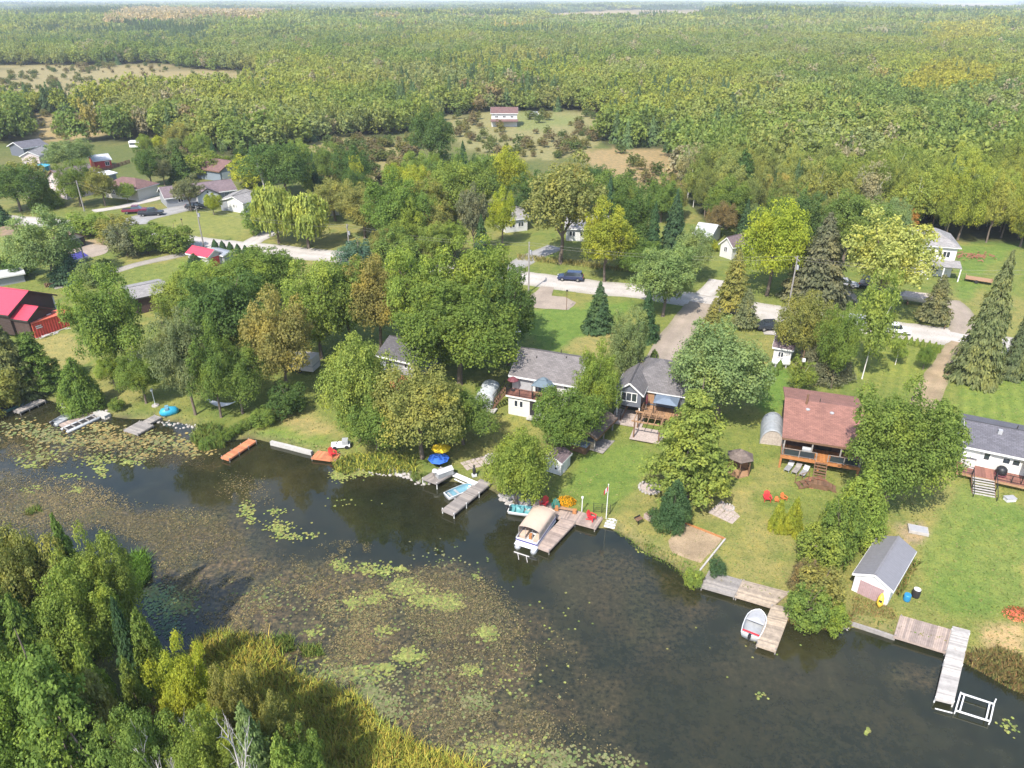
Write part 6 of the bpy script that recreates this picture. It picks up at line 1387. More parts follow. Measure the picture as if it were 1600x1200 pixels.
def frame_obj(name, label, cat, edges, mat, r=0.05, parts='bar', zp=None):
    o = Vector(edges[0][0]); o.z = 0; t = empty(name, o, 0, label, cat)
    for a, b in edges: MB().beam(Vector(a)-o, Vector(b)-o, r*2).build(parts, M[mat], t)
    return t
q = [W(*p, 0.35) for p in [(1501, 1083), (1553, 1100), (1547, 1127), (1493, 1110)]]
lf = frame_obj('boat_lift', 'empty white metal boat lift frame beside the long pale dock', 'boat lift', [(q[0], q[1]), (q[1], q[2]), (q[2], q[3]), (q[3], q[0]), (q[0].lerp(q[1], 0.12), q[3].lerp(q[2], 0.12)), (q[0].lerp(q[1], 0.88), q[3].lerp(q[2], 0.88))], 'white_paint', 0.05)
for p in q: MB().tube([(p.x-lf.location.x, p.y-lf.location.y, -1.2), (p.x-lf.location.x, p.y-lf.location.y, 0.9 if p is q[1] else 0.45)], 0.05, 6).build('leg', M['white_paint'], lf)
# step at the end of that dock
e = [W(*p, 0.2) for p in [(1461, 1107), (1488, 1114)]]; MB().beam(e[0]-d11.location, e[1]-d11.location, 0.08, 0.05).build('end_step', M['white_paint'], d11)

# ------------------------------------------------------------------ boats
def hull(parent, L, B, H, mat, inner, blunt=0.75, bow=0.55, z0=-0.02, seats=3, seatm=None, floor=0.1):
    """open boat, bow at +x"""
    st = [(-0.5, 0.86, 0.0), (-0.25, 0.97, 0.0), (0.0, 1.0, 0.0), (0.2, 0.94, 0.02), (0.34, 0.74, 0.06), (0.44, 0.42, 0.12), (0.5, 0.04, 0.2)]
    prof = [(1.0, 1.0), (0.95, 0.55), (0.78, 0.15), (0.0, 0.0), (-0.78, 0.15), (-0.95, 0.55), (-1.0, 1.0)]
    def shell(sc_, zoff, top=1.0):
        V = []
        for f, wd, lift in st:
            for a, h in prof: V.append((f*L*sc_, a*wd*B/2*sc_, z0+zoff+lift*H*(1-h)*1.2+h*(H+lift*H*0.5)-(0 if h == 1 else 0)))
        n = len(prof); return V, [(i*n+j, (i+1)*n+j, (i+1)*n+j+1, i*n+j+1) for i in range(len(st)-1) for j in range(n-1)]+[tuple(range(n))]
    V, Fs = shell(1.0, 0); MB().add(V, Fs).build('hull', M[mat], parent, True)
    Vi, Fi = shell(0.93, 0.07); n = len(prof); m = MB(); m.add(Vi, [tuple(f[::-1]) for f in Fi]); m.build('inner_hull', M[inner], parent, True)
    g = MB()
    for s in (1, -1):
        pts = [(f*L, s*wd*B/2*0.97, z0+H+lift*H*0.5+0.01) for f, wd, lift in st]; g.tube(pts, 0.045, 6)
    g.beam((-0.5*L, -0.43*B, z0+H+0.01), (-0.5*L, 0.43*B, z0+H+0.01), 0.09, 0.06); g.build('gunwale', M[mat], parent)
    for k in range(seats):
        x = L*(-0.36+0.26*k); MB().box(x-0.13, -B*0.43*(1 if k < 2 else 0.85), z0+H*0.62, x+0.13, B*0.43*(1 if k < 2 else 0.85), z0+H*0.62+0.05).build('seat', M[seatm or inner], parent)
def outboard(parent, L, z=0.35):
    o = MB().bx((-0.5*L-0.16, 0, z+0.28), (0.3, 0.24, 0.34)).build('motor', M['black_metal'], parent); MB().bx((-0.5*L-0.18, 0, z-0.25), (0.1, 0.09, 0.75)).build('motor_leg', M['black_metal'], o); MB().beam((-0.5*L-0.02, 0, z+0.22), (-0.5*L+0.35, 0.05, z+0.26), 0.04).build('tiller', M['black_metal'], o)
def boat(px0, px1, L, B, mat, inner, label, motor=True, z=0.0, seats=3, H=0.5, seatm=None, cat='boat', name='rowboat'):
    """px0 stern, px1 bow in photograph pixels at the water"""
    a, b = W(*px0, z+0.3), W(*px1, z+0.3); d = b-a; t = empty(name, ((a.x+b.x)/2, (a.y+b.y)/2, z), math.atan2(d.y, d.x), label, cat); L = L or d.length
    hull(t, L, B, H, mat, inner, seats=seats, seatm=seatm)
    if motor: outboard(t, L, z0_ if False else 0.3)
    return t
boat((6, 641), (46, 625), None, 1.5, 'boat_green', 'dark_interior', 'dark green motor boat moored at the far left dock')
boat((84, 663), (119, 643), None, 1.4, 'boat_white', 'boat_grey', 'pale aluminium boat moored left of the grey dock')
rf_ = empty('sunken_raft', W(127, 662, 0.1), math.atan2((W(150, 649, 0)-W(107, 668, 0)).y, (W(150, 649, 0)-W(107, 668, 0)).x), 'dark half-sunken raft right of the grey dock', 'raft')
for sy in (-1, 1): MB().tube([(-2.2, sy*0.62, 0.05), (1.9, sy*0.62, 0.05), (2.3, sy*0.62, 0.1)], [0.2, 0.2, 0.05], 8).build('float', M['boat_grey'], rf_, True)
for k in range(5): MB().box(-2.0+k*0.9, -0.7, 0.2, -1.86+k*0.9, 0.7, 0.27).build('cross_bar', M['grey_wood'], rf_)
MB().box(-2.1, -0.5, 0.12, 1.9, 0.5, 0.18).build('deck', M['dark_interior'], rf_)
boat((698, 776), (738, 759), None, 1.35, 'boat_white', 'boat_blue', 'pale blue rowboat tied beside the taupe dock', False, seats=2, seatm='boat_grey')
boat((805, 797), (838, 801), 3.6, 1.5, 'boat_white', 'boat_teal', 'teal fishing boat half behind the pontoon boat', True)
rb = boat((1171, 996), (1187, 957), None, 1.75, 'boat_white', 'boat_grey', 'white runabout with covered bow moored at the bleached dock', True, seats=1, seatm='red_chair', H=0.62, name='runabout')
Lr = (W(1171, 996, 0.3)-W(1187, 957, 0.3)).length; m = MB(); m.add([(Lr*0.02, -0.8, 0.52), (Lr*0.02, 0.8, 0.52), (Lr*0.34, 0.6, 0.56), (Lr*0.49, 0, 0.62), (Lr*0.34, -0.6, 0.56), (Lr*0.2, 0, 0.66)], [(0, 5, 1), (1, 5, 2), (2, 5, 3), (3, 5, 4), (4, 5, 0)]); m.build('bow_cover', M['grey_paint'], rb)
# pontoon boat
A, B_ = W(821, 856, 0.3), W(852, 812, 0.3); d = (B_-A); pb = empty('pontoon_boat', ((A+B_)/2*Vector((1, 1, 0)) if False else Vector(((A.x+B_.x)/2, (A.y+B_.y)/2, 0))), math.atan2(d.y, d.x), 'pontoon boat with a beige enclosed canopy and blue-striped sides', 'boat')
Lp = 5.1; Bp = 2.35
for s in (-1, 1): MB().tube([(-Lp/2-0.15, s*0.85, 0.12), (-Lp/2, s*0.85, 0.1), (Lp/2-0.5, s*0.85, 0.1), (Lp/2+0.1, s*0.85, 0.24)], [0.12, 0.31, 0.31, 0.06], 12).build('pontoon', M['galvanised'], pb, True)
MB().box(-Lp/2, -Bp/2, 0.42, Lp/2, Bp/2, 0.52).build('deck', M['boat_white'], pb)
def fence(y0, y1, x0, x1):
    f = MB().box(x0, y0, 0.53, x1, y1, 1.12).build('side_panel', M['boat_white'], pb); e_ = 0.012
    MB().box(x0-e_, y0-e_, 0.78, x1+e_, y1+e_, 0.95).build('blue_stripe', M['navy'], f)
fence(-Bp/2+0.02, -Bp/2+0.07, -Lp/2+0.35, Lp/2-0.1); fence(Bp/2-0.07, Bp/2-0.02, -Lp/2+0.35, Lp/2-0.1); fence(-Bp/2+0.1, Bp/2-0.1, -Lp/2+0.3, -Lp/2+0.35); fence(-Bp/2+0.1, Bp/2-0.1, Lp/2-0.16, Lp/2-0.1)
n = 10; prof = [(-Bp/2+0.04, 1.13)]+[(-(Bp/2-0.04)*math.cos(math.pi*i/n), 1.95+0.36*math.sin(math.pi*i/n)) for i in range(n+1)]+[(Bp/2-0.04, 1.13)]; k = len(prof); V = []
xs_ = [-Lp/2+0.8, -Lp/2+1.3, -0.6, 0.3, 1.2, Lp/2-0.5, Lp/2-0.15]
for i, x in enumerate(xs_):
    f = 1.0 if i < 5 else (0.93 if i == 5 else 0.72)
    for y, z in prof: V.append((x, y, 1.13+(z-1.13)*f-(0.035 if i % 2 else 0)*(z > 1.8)))
MB().add(V, [(i*k+j, i*k+j+1, (i+1)*k+j+1, (i+1)*k+j) for i in range(len(xs_)-1) for j in range(k-1)]+[tuple(range((len(xs_)-1)*k, len(xs_)*k))[::-1]]).build('canopy', M['canvas'], pb, True)
for s in (-1, 1):
    for x0_, x1_ in ((-1.5, -0.6), (-0.4, 0.6), (0.8, 1.8)): MB().box(x0_, s*(Bp/2-0.045)-0.015, 1.25, x1_, s*(Bp/2-0.045)+0.015, 1.8).build('side_window', M['tarp_tan'], pb)
for y in (-1.1, -0.38, 0.38, 1.1): MB().tube([(-Lp/2+0.9, y, 0.55), (-Lp/2+0.9, y, 2.0)], 0.025, 6).build('canopy_post', M['galvanised'], pb)
for s in (-1, 1): MB().box(-Lp/2+0.95, s*0.75-0.3, 0.53, -Lp/2+2.2, s*0.75+0.3, 0.98).build('bench_seat', M['canvas'], pb)
MB().box(-Lp/2+1.2, -0.15, 0.53, -Lp/2+1.6, 0.15, 1.05).build('console', M['orange_wood'], pb)
# small mooring frame in the water by the pontoon boat
fq = [W(*p, 0.08) for p in [(803, 862), (827, 870)]]
mf = frame_obj('mooring_frame', 'low white pipe frame in the water before the pontoon boat', 'frame', [(fq[0], fq[1])], 'pale_wall', 0.035)
for f in (0.25, 0.8): p = fq[0].lerp(fq[1], f)-mf.location; MB().beam((p.x, p.y, 0.05), (p.x+0.1, p.y-0.9, 0.03), 0.05).build('arm', M['pale_wall'], mf)
# paddle boat on the lawn
pd = empty('paddle_boat', G(265, 646), 0.4, 'bright blue paddle boat lying on the left lawn', 'boat'); MB().tube([(-1.1, 0, 0.2), (-0.8, 0, 0.28), (0, 0, 0.32), (0.8, 0, 0.3), (1.15, 0, 0.25)], [0.25, 0.55, 0.66, 0.55, 0.2], 12).build('hull', M['teal_plastic'], pd, True)
for s in (-1, 1): MB().bx((-0.2, s*0.32, 0.86), (0.45, 0.42, 0.3)).build('seat', M['boat_blue'], pd)
# walkway beam between the two central docks
a, b = W(709, 741, 0.62), W(744, 756, 0.62); mw = empty('dock_walkway', Vector((a.x, a.y, 0)), 0, 'narrow white walkway joining the square deck to the taupe dock', 'walkway'); b2 = b-mw.location; MB().beam((0, 0, 0.62), (b2.x, b2.y, 0.62), 0.7, 0.08).build('board', M['white_paint'], mw); MB().beam((0.1, -0.5, 0.3), (b2.x, b2.y-0.5, 0.3), 0.12, 0.1).build('lower_rail', M['white_paint'], mw)
for f in (0.1, 0.9): MB().tube([(b2.x*f, b2.y*f, -1), (b2.x*f, b2.y*f, 0.6)], 0.05, 6).build('post', M['white_paint'], mw)
p6 = d6.location; bx6 = empty('dock_box', W(694, 742, 0.87), math.radians(34), 'grey lidded storage box on the square deck', 'box'); MB().box(-0.95, -0.45, 0, 0.95, 0.45, 0.62).build('body', M['galvanised'], bx6); m = MB(); m.add([(-1, -0.5, 0.62), (1, -0.5, 0.62), (1, 0.5, 0.62), (-1, 0.5, 0.62), (-1, 0, 0.95), (1, 0, 0.95)], [(0, 1, 5, 4), (2, 3, 4, 5), (3, 0, 4), (1, 2, 5), (0, 3, 2, 1)]); m.build('lid', M['pale_metal'], bx6)
def grill(loc, label, mat='boat_white'):
    g = empty('kettle_grill', loc, 0.4, label, 'grill'); MB().lathe([(0.06, 0.55), (0.24, 0.6), (0.32, 0.78), (0.26, 0.95), (0.06, 1.02)], 14).build('bowl', M[mat], g, True)
    for k in range(3): a = k*2.09; MB().beam((0.12*math.cos(a), 0.12*math.sin(a), 0.62), (0.32*math.cos(a), 0.32*math.sin(a), 0), 0.03).build('leg', M['black_metal'], g)
    return g
grill(W(680, 745, 0.87), 'pale kettle grill standing on the square deck')
parasol(G(690, 716), 'yellow patio umbrella behind the blue one under the yellowing tree', 'yellow_cloth', 1.15, 1.9, 8, 0.5); parasol(G(686, 727), 'bright blue patio umbrella on the shore lawn', 'blue_cloth', 1.25, 1.35, 8, 0.4)

# ------------------------------------------------------------------ chairs
def adirondack(loc, rz, mat, label):
    c = empty('garden_chair', loc, rz, label, 'chair', 'slatted garden chairs')
    for k in range(5): MB().bx((0, -0.28+k*0.12, 0.36-k*0.03), (0.52, 0.1, 0.03), 0, -0.22).build('seat_slat', M[mat], c)
    for k in range(5):
        x = -0.22+k*0.11; hh = 0.78-abs(k-2)*0.07; MB().bx((x*1.1, 0.36, 0.26+hh/2), (0.095, 0.03, hh), 0, -0.38).build('back_slat', M[mat], c)
    for s in (-1, 1):
        MB().bx((s*0.36, -0.02, 0.56), (0.14, 0.72, 0.03)).build('arm_rest', M[mat], c); MB().box(s*0.31-0.02, -0.36, 0, s*0.31+0.02, -0.26, 0.55).build('leg', M[mat], c); MB().beam((s*0.28, -0.3, 0.3), (s*0.28, 0.5, 0.04), 0.04, 0.1).build('leg', M[mat], c)
    return c
adirondack(W(850, 790, 0.58), -0.5, 'red_chair', 'red slatted chair at the left end of the shoreline deck'); adirondack(W(868, 795, 0.58), -0.1, 'green_chair', 'dark green slatted chair beside the red one on the shoreline deck'); adirondack(W(924, 812, 0.58), 0.9, 'red_chair', 'red slatted chair at the right end of the shoreline deck')
adirondack(G(1198, 782), -0.1, 'red_chair', 'lone red slatted chair on the open lawn'); adirondack(W(520, 712, 0.42), 0.8, 'red_chair', 'red slatted chair on the orange swimming platform')
adirondack(G(1224, 781), 0.4, 'orange_chair', 'orange chair behind the left clipped cedar').scale = (0.75,)*3; adirondack(G(1213, 784), -0.2, 'orange_chair', 'small orange chair left of the clipped cedars').scale = (0.55,)*3
bn_ = empty('bench', W(884, 799, 0.58), -0.28, 'low wooden bench with planters on the shoreline deck', 'bench'); MB().box(-0.8, -0.18, 0.32, 0.8, 0.18, 0.38).build('seat', M['cedar_wood'], bn_)
for s in (-1, 1): MB().box(s*0.95-0.2, -0.2, 0, s*0.95+0.2, 0.2, 0.42).build('planter', M['orange_wood'], bn_)
gc = empty('golf_cart', G(533, 699), 0.15, 'small white utility cart on the shore lawn', 'cart'); MB().box(-1.1, -0.5, 0.25, 1.1, 0.5, 0.55).build('body', M['boat_white'], gc); MB().box(0.2, -0.45, 0.56, 0.9, 0.45, 1.05).build('seat', M['boat_grey'], gc); MB().beam((-0.6, 0, 0.5), (-0.2, 0, 1.0), 0.06).build('steering_column', M['black_metal'], gc)
for sx in (-1, 1):
    for sy in (-1, 1): MB().tube([(sx*0.7, sy*0.5-0.08, 0.24), (sx*0.7, sy*0.5+0.08, 0.24)], 0.24, 10).build('wheel', M['rubber'], gc)

# ------------------------------------------------------------------ flag pole, lamps, poles
fp = empty('flag_pole', G(947, 810), 0, 'white flag pole with a small drooping red and white flag by the deck', 'flag pole'); MB().tube([(0, 0, -0.2), (0, 0, 4.2)], [0.05, 0.035], 8).build('pole', M['white_paint'], fp); MB().lathe([(0.03, 4.2), (0.07, 4.26), (0.03, 4.33)], 8).build('finial', M['white_paint'], fp)
m = MB(); 
for i, (x0_, x1_, mt) in enumerate([(0.04, 0.2, 'red_chair'), (0.2, 0.44, 'boat_white'), (0.44, 0.6, 'red_chair')]):
    V = []
    for x in (x0_, x1_):
        for z in (4.1, 3.55): V.append((-x*0.75, -0.04-x*0.35*(1 if i % 2 else 1.2), z-x*0.7))
    MB().add(V+[(v[0], v[1]+0.012, v[2]) for v in V], [(0, 1, 3, 2), (4, 6, 7, 5), (0, 2, 6, 4), (1, 5, 7, 3), (0, 4, 5, 1), (2, 3, 7, 6)]).build('flag_panel', M[mt], fp)
# small red leaf on the white panel
MB().add([(-0.24+0.0, -0.155, 3.62), (-0.20, -0.15, 3.55), (-0.24, -0.155, 3.46), (-0.28, -0.16, 3.55)], [(0, 1, 2, 3)]).build('leaf_emblem', M['red_chair'], fp)
def lamp(px, py, h, label, mat='black_metal', head='white_paint', hr=0.13):
    t = empty('lamp_post', G(px, py), 0, label, 'lamp'); MB().tube([(0, 0, -0.2), (0, 0, h)], 0.05, 8).build('pole', M[mat], t); MB().lathe([(hr*0.5, h), (hr, h+0.12), (hr*0.8, h+0.28), (0.03, h+0.33)], 10).build('lantern', M[head], t); return t
lamp(909, 800, 1.7, 'white globe lamp post behind the shoreline deck', 'white_paint'); lamp(885, 484, 3.2, 'dark lamp post in the gravel turning circle', 'brown_wood', 'dark_trim', 0.2); lamp(288, 365, 3.0, 'dark lamp post on the lawn beyond the road bend', 'brown_wood', 'dark_trim', 0.2)
fq_ = empty('wire_fence', G(928, 797), 0, 'low dark wire fence panel behind the shoreline deck', 'fence'); e = [G(927, 800), G(953, 803)]
for p in e+[e[0].lerp(e[1], 0.5)]: MB().tube([(p.x-fq_.location.x, p.y-fq_.location.y, -0.1), (p.x-fq_.location.x, p.y-fq_.location.y, 1.2)], 0.03, 6).build('post', M['black_metal'], fq_)
for z in (0.15, 0.4, 0.65, 0.9, 1.15): MB().beam((e[0].x-fq_.location.x, e[0].y-fq_.location.y, z), (e[1].x-fq_.location.x, e[1].y-fq_.location.y, z), 0.02).build('wire', M['black_metal'], fq_)
UP = {}
def upole(key, px, py, top, label, arm=True, lampside=None):
    p = G(px, py); d = ray(px, top); h = CAMZ+d[2]*(p.y/d[1])-p.z; t = empty('utility_pole', p, 0, label, 'utility pole', 'utility poles along the road')
    MB().tube([(0, 0, -0.4), (0, 0, h)], [0.16, 0.10], 8).build('pole', M['grey_wood'], t)
    if arm: MB().bx((0, 0, h-0.5), (0.12, 2.0, 0.12)).build('cross_arm', M['grey_wood'], t); MB().lathe([(0.18, h-2.2), (0.2, h-2.0), (0.2, h-1.5), (0.1, h-1.42)], 10, (0.3, 0, 0)).build('transformer', M['grey_paint'], t)
    UP[key] = Vector((p.x, p.y, p.z+h-0.3)); return t
upole(0, 46, 312, 272, 'utility pole beside the far left maple'); upole(1, 132, 330, 282, 'leaning pale utility pole above the lawn hedge', False); upole(2, 319, 388, 322, 'tall utility pole beside the road bend'); upole(3, 136, 420, 372, 'grey utility pole behind the grey shrub', False)
upole(4, 547, 398, 350, 'utility pole with a transformer at the willow bend'); upole(5, 826, 457, 378, 'utility pole at the roadside left of the blue car'); upole(6, 1228, 500, 400, 'utility pole in front of the vivid yellow maple'); upole(7, 1640, 555, 420, 'utility pole at the right edge')
def wire(a, b, off, sag=0.8):
    a, b = Vector(a), Vector(b); n = 14; pts = []
    for i in range(n+1): f = i/n; p = a.lerp(b, f)+Vector((0, off, -4*sag*f*(1-f))); pts.append(p-a)
    t = MB().tube(pts, 0.011, 4, False).build('overhead_wire', M['grey_wood']); t.location = a; return t
for i, (a, b) in enumerate([(0, 1), (1, 2), (2, 4), (4, 5), (5, 6), (6, 7)]):
    for o in (-0.8, 0.8):
        w_ = wire(UP[a], UP[b], o, 1.0); nm = {0: 'at far left', 1: 'over the left lawn', 2: 'along the road bend', 3: 'behind the central trees', 4: 'over the road at centre', 5: 'over the road at right'}[i]
        tag(w_, f'thin {"near" if o < 0 else "far"} overhead wire {nm}', 'wire', 'overhead wires')
ms = empty('lamp_mast', G(1243, 618), 0, 'tall thin lamp mast with a pale box light by the young birch', 'mast'); MB().tube([(0, 0, 0), (0, 0, 6.5)], 0.06, 6).build('pole', M['brown_wood'], ms); MB().bx((0.1, -0.1, 5.2), (0.35, 0.3, 0.4)).build('light_box', M['boat_white'], ms); MB().tube([(0.5, 0.2, 0), (0.5, 0.2, 4.0)], 0.05, 6).build('stay', M['brown_wood'], ms)
dish = empty('satellite_mast', G(809, 585), 0, 'satellite dish on a tall pole left of the white bungalow', 'satellite dish'); MB().tube([(0, 0, 0), (0, 0, 7.5)], 0.05, 6).build('pole', M['galvanised'], dish); MB().lathe([(0.05, 0), (0.3, 0.06), (0.42, 0.16)], 12, (0, 0, 6.4)).build('dish', M['boat_white'], dish)

# ------------------------------------------------------------------ yard things
def ring_pit(px, py, r, n, label, pad=None):
    t = empty('fire_pit', G(px, py), 0, label, 'fire pit'); rr = random.Random(px)
    if pad: MB().lathe([(pad, -0.05), (pad, 0.03), (0.1, 0.035)], 20).build('pad', M['paver'], t)
    else: MB().lathe([(r*0.95, -0.05), (r*0.95, 0.03), (0.1, 0.035)], 16).build('ash_bed', M['paver'], t)
    for k in range(n):
        a = 2*math.pi*k/n; s = r*2*math.pi/n*0.42; MB().lathe([(s*0.8, 0), (s, 0.1), (s*0.75, 0.2), (s*0.2, 0.25)], 7, (r*math.cos(a), r*math.sin(a), 0)).build('stone', M['stone'], t)
    return t
ring_pit(1015, 763, 1.15, 18, 'round stone-edged fire pit on the lawn'); ring_pit(1138, 794, 0.55, 12, 'pale stone fire pit on a paved square', None)
pv = empty('paving_square', G(1136, 800), -0.75, 'square of grey pavers under the pale fire pit', 'paving')
for i in range(5):
    for j in range(5): MB().box(-1.4+i*0.56, -1.4+j*0.56, -0.05, -0.88+i*0.56, -0.88+j*0.56, 0.03).build('paver', M['paver'], pv)
pv2 = empty('paving_path', G(747, 722), 0.5, 'broken paving slabs on the lawn beside the umbrella', 'paving'); rr = random.Random(2)
for i in range(6):
    for j in range(3): MB().bx((-1.6+i*0.62, -0.7+j*0.62+rr.uniform(-.05, .05), 0.0), (0.55, 0.55, 0.07), rr.uniform(-.12, .12)).build('paver', M['paver'], pv2)
ring_pit(768, 716, 0.75, 12, 'dark fire pit with loose stones right of the paving slabs')
stp = empty('garden_steps', G(954, 817)+Vector((0, 0, 0.06)), -0.35, 'white plank steps down the bank beside the deck', 'steps')
for k in range(4): MB().bx((0, 0.6-k*0.36, 0.06-k*0.06), (1.1, 0.22, 0.09)).build('step', M['white_paint'], stp)
pb_ = empty('planter_box', G(1019, 808), 0.75, 'raised timber planter box with seedlings beside the dark cone tree', 'planter'); MB().box(-0.8, -0.5, 0, 0.8, 0.5, 0.55).build('box', M['pinkish_wood'], pb_); MB().box(-0.72, -0.42, 0.55, 0.72, 0.42, 0.57).build('soil', M['soil'], pb_)
V_, F_ = leafquads(np.random.default_rng(4).uniform((-0.65, -0.4, 0.6), (0.65, 0.4, 0.9), (160, 3)), unit(np.random.default_rng(5).normal(size=(160, 3))+np.array((0, 0, 1))), 0.12, np.random.default_rng(6)); c_ = link('plants', npmesh('plants', V_, F_, [LEAF]), pb_); c_.color = (0.1, 0.16, 0.04, 1); c_['kind'] = 'stuff'
MB().box(-0.9, -1.05, 0, 0.9, -0.98, 1.2).build('side_screen', M['brown_wood'], pb_)
gr = empty('park_grill', G(997, 820), 0.6, 'rusty park grill on a single post near the shore', 'grill'); MB().tube([(0, 0, 0), (0, 0, 0.75)], 0.05, 6).build('post', M['black_metal'], gr); MB().box(-0.4, -0.25, 0.76, 0.4, 0.25, 0.82).build('fire_box', M['brown_wood'], gr); MB().box(-0.4, 0.2, 0.82, 0.4, 0.25, 1.0).build('back_plate', M['black_metal'], gr)
a, b = G(1090, 897), G(1133, 843); tb = empty('timber_edging', a, 0, 'long pale timber edging along the bare sandy patch', 'edging'); MB().beam((0, 0, 0.08), b-a+Vector((0, 0, 0.08)), 0.16, 0.16).build('timber', M['pale_dock'], tb); c = G(1070, 818); MB().beam(b-a+Vector((0, 0, 0.08)), c-a+Vector((0, 0, 0.08)), 0.16, 0.16).build('timber', M['orange_wood'], tb)
st_ = empty('garden_statue', G(741, 744), 0.4, 'dark carved figure on a pale plinth at the shore', 'statue'); MB().box(-0.25, -0.2, 0, 0.25, 0.2, 0.3).build('plinth', M['boat_white'], st_); MB().tube([(0, 0, 0.3), (0.02, 0, 0.7), (0.0, 0, 1.05), (0.05, 0, 1.25)], [0.16, 0.2, 0.17, 0.06], 10).build('figure', M['black_metal'], st_, True); MB().lathe([(0.04, 1.22), (0.12, 1.32), (0.11, 1.42), (0.03, 1.48)], 10).build('head', M['black_metal'], st_, True)
fb = empty('flower_bush', G(884, 786), 0, 'round bush of yellow flowers behind the shoreline deck', 'flowers'); r = np.random.default_rng(9)
for nm, n_, cl, s in (('leaves', 900, (0.10, 0.15, 0.03, 1), 0.10), ('flowers', 900, (0.72, 0.36, 0.02, 1), 0.10)):
    dd = unit(r.normal(size=(n_, 3))); dd[:, 2] = np.abs(dd[:, 2]); rad_ = 0.9 if nm == 'leaves' else 1.0; P_ = dd*r.uniform(0.75, 1.05, (n_, 1))*np.array((1.15, 0.8, 0.75))*rad_; V_, F_ = leafquads(P_, unit(dd+r.normal(size=(n_, 3))*0.4), s, r); c_ = link(nm, npmesh(nm, V_, F_, [LEAF]), fb); c_.color = cl; c_['kind'] = 'stuff'
fb2 = empty('flower_bush', G(1592, 960), 0, 'pink flower bed ringed by edging at the right edge', 'flowers')
for nm, n_, cl, s in (('leaves', 500, (0.12, 0.14, 0.04, 1), 0.10), ('flowers', 900, (0.66, 0.20, 0.13, 1), 0.10)):
    dd = unit(r.normal(size=(n_, 3))); dd[:, 2] = np.abs(dd[:, 2]); P_ = dd*r.uniform(0.3, 1.05, (n_, 1))*np.array((1.4, 1.0, 0.35)); V_, F_ = leafquads(P_, unit(dd+r.normal(size=(n_, 3))*0.4+np.array((0, 0, 0.5))), s, r); c_ = link(nm, npmesh(nm, V_, F_, [LEAF]), fb2); c_.color = cl; c_['kind'] = 'stuff'
mb_ = empty('cedar_bed', G(1233, 826), 0, 'yellow ground flowers at the foot of the two cedars', 'flowers'); n_ = 500; P_ = r.uniform((-1.4, -0.5, 0.05), (1.4, 0.5, 0.3), (n_, 3)); V_, F_ = leafquads(P_, unit(r.normal(size=(n_, 3))+np.array((0, 0, 1))), 0.09, r); c_ = link('flowers', npmesh('flowers', V_, F_, [LEAF]), mb_); c_.color = (0.42, 0.36, 0.04, 1); c_['kind'] = 'stuff'
bh = empty('birdhouse', G(243, 634), 0, 'white birdhouse post on the left shore lawn', 'birdhouse'); MB().tube([(0, 0, 0), (0, 0, 2.2)], 0.05, 6).build('post', M['boat_white'], bh); MB().box(-0.13, -0.13, 2.2, 0.13, 0.13, 2.48).build('house', M['boat_white'], bh); MB().lathe([(0.5, 0), (0.45, 0.15), (0.1, 0.2)], 10).build('stone_base', M['stone'], bh)
a, b = G(323, 634), G(370, 640); hm = empty('hammock', a, 0, 'white hammock slung between the two left shore trees', 'hammock'); n = 9; V = []; dv = b-a; sv = Vector((-dv.y, dv.x, 0)).normalized()
for i in range(n):
    f = i/(n-1); z = 1.1-0.75*(1-(2*f-1)**2); wd = 0.08+0.45*math.sin(math.pi*f)
    for s in (-1, 0, 1): V.append(dv*f+sv*s*wd+Vector((0, 0, z+(0.12 if s else 0))))
MB().add(V, [(i*3+j, (i+1)*3+j, (i+1)*3+j+1, i*3+j+1) for i in range(n-1) for j in range(2)]).build('cloth', M['boat_white'], hm)
wp = empty('wood_pile', G(97, 446), 0.35, 'low firewood pile beside the lane', 'wood pile'); rr = random.Random(8)
for i in range(18):
    for j in range(3):
        x = -2.6+i*0.3; MB().tube([(x+rr.uniform(-.05, .05), -0.25, 0.13+j*0.24), (x, 0.25, 0.13+j*0.24)], 0.12, 7).build('log', M['brown_wood' if (i+j) % 3 else 'cedar_wood'], wp)
# retaining wall and stone edge
def edge_wall(name, label, pts, h, w_, mat, top=0.5):
    P = [W(a, b, top) for a, b in pts]; o = Vector((P[0].x, P[0].y, 0)); t = empty(name, o, 0, label, 'wall')
    for a, b in zip(P[:-1], P[1:]): MB().beam(a-o-Vector((0, 0, h/2)), b-o-Vector((0, 0, h/2)), w_, h).build('block', M[mat], t)
    return t
edge_wall('shore_wall', 'low pale concrete shore wall left of the orange platform', [(423, 689), (440, 693), (456, 697), (471, 701), (487, 705)], 0.9, 0.4, 'concrete'); edge_wall('shore_wall', 'timber shore edging left of the right-hand shore deck', [(1325, 970), (1350, 978), (1375, 986), (1398, 994)], 0.7, 0.2, 'grey_wood', 0.4)
edge_wall('shore_wall', 'pale stone wall at the shore beside the two grey boats', [(96, 629), (108, 635), (118, 640)], 0.8, 0.5, 'concrete'); edge_wall('shore_wall', 'flat pale slabs at the shore right of the grey dock', [(150, 642), (158, 645), (168, 648)], 0.7, 0.9, 'concrete')
rk = np.random.default_rng(12); m = MB()
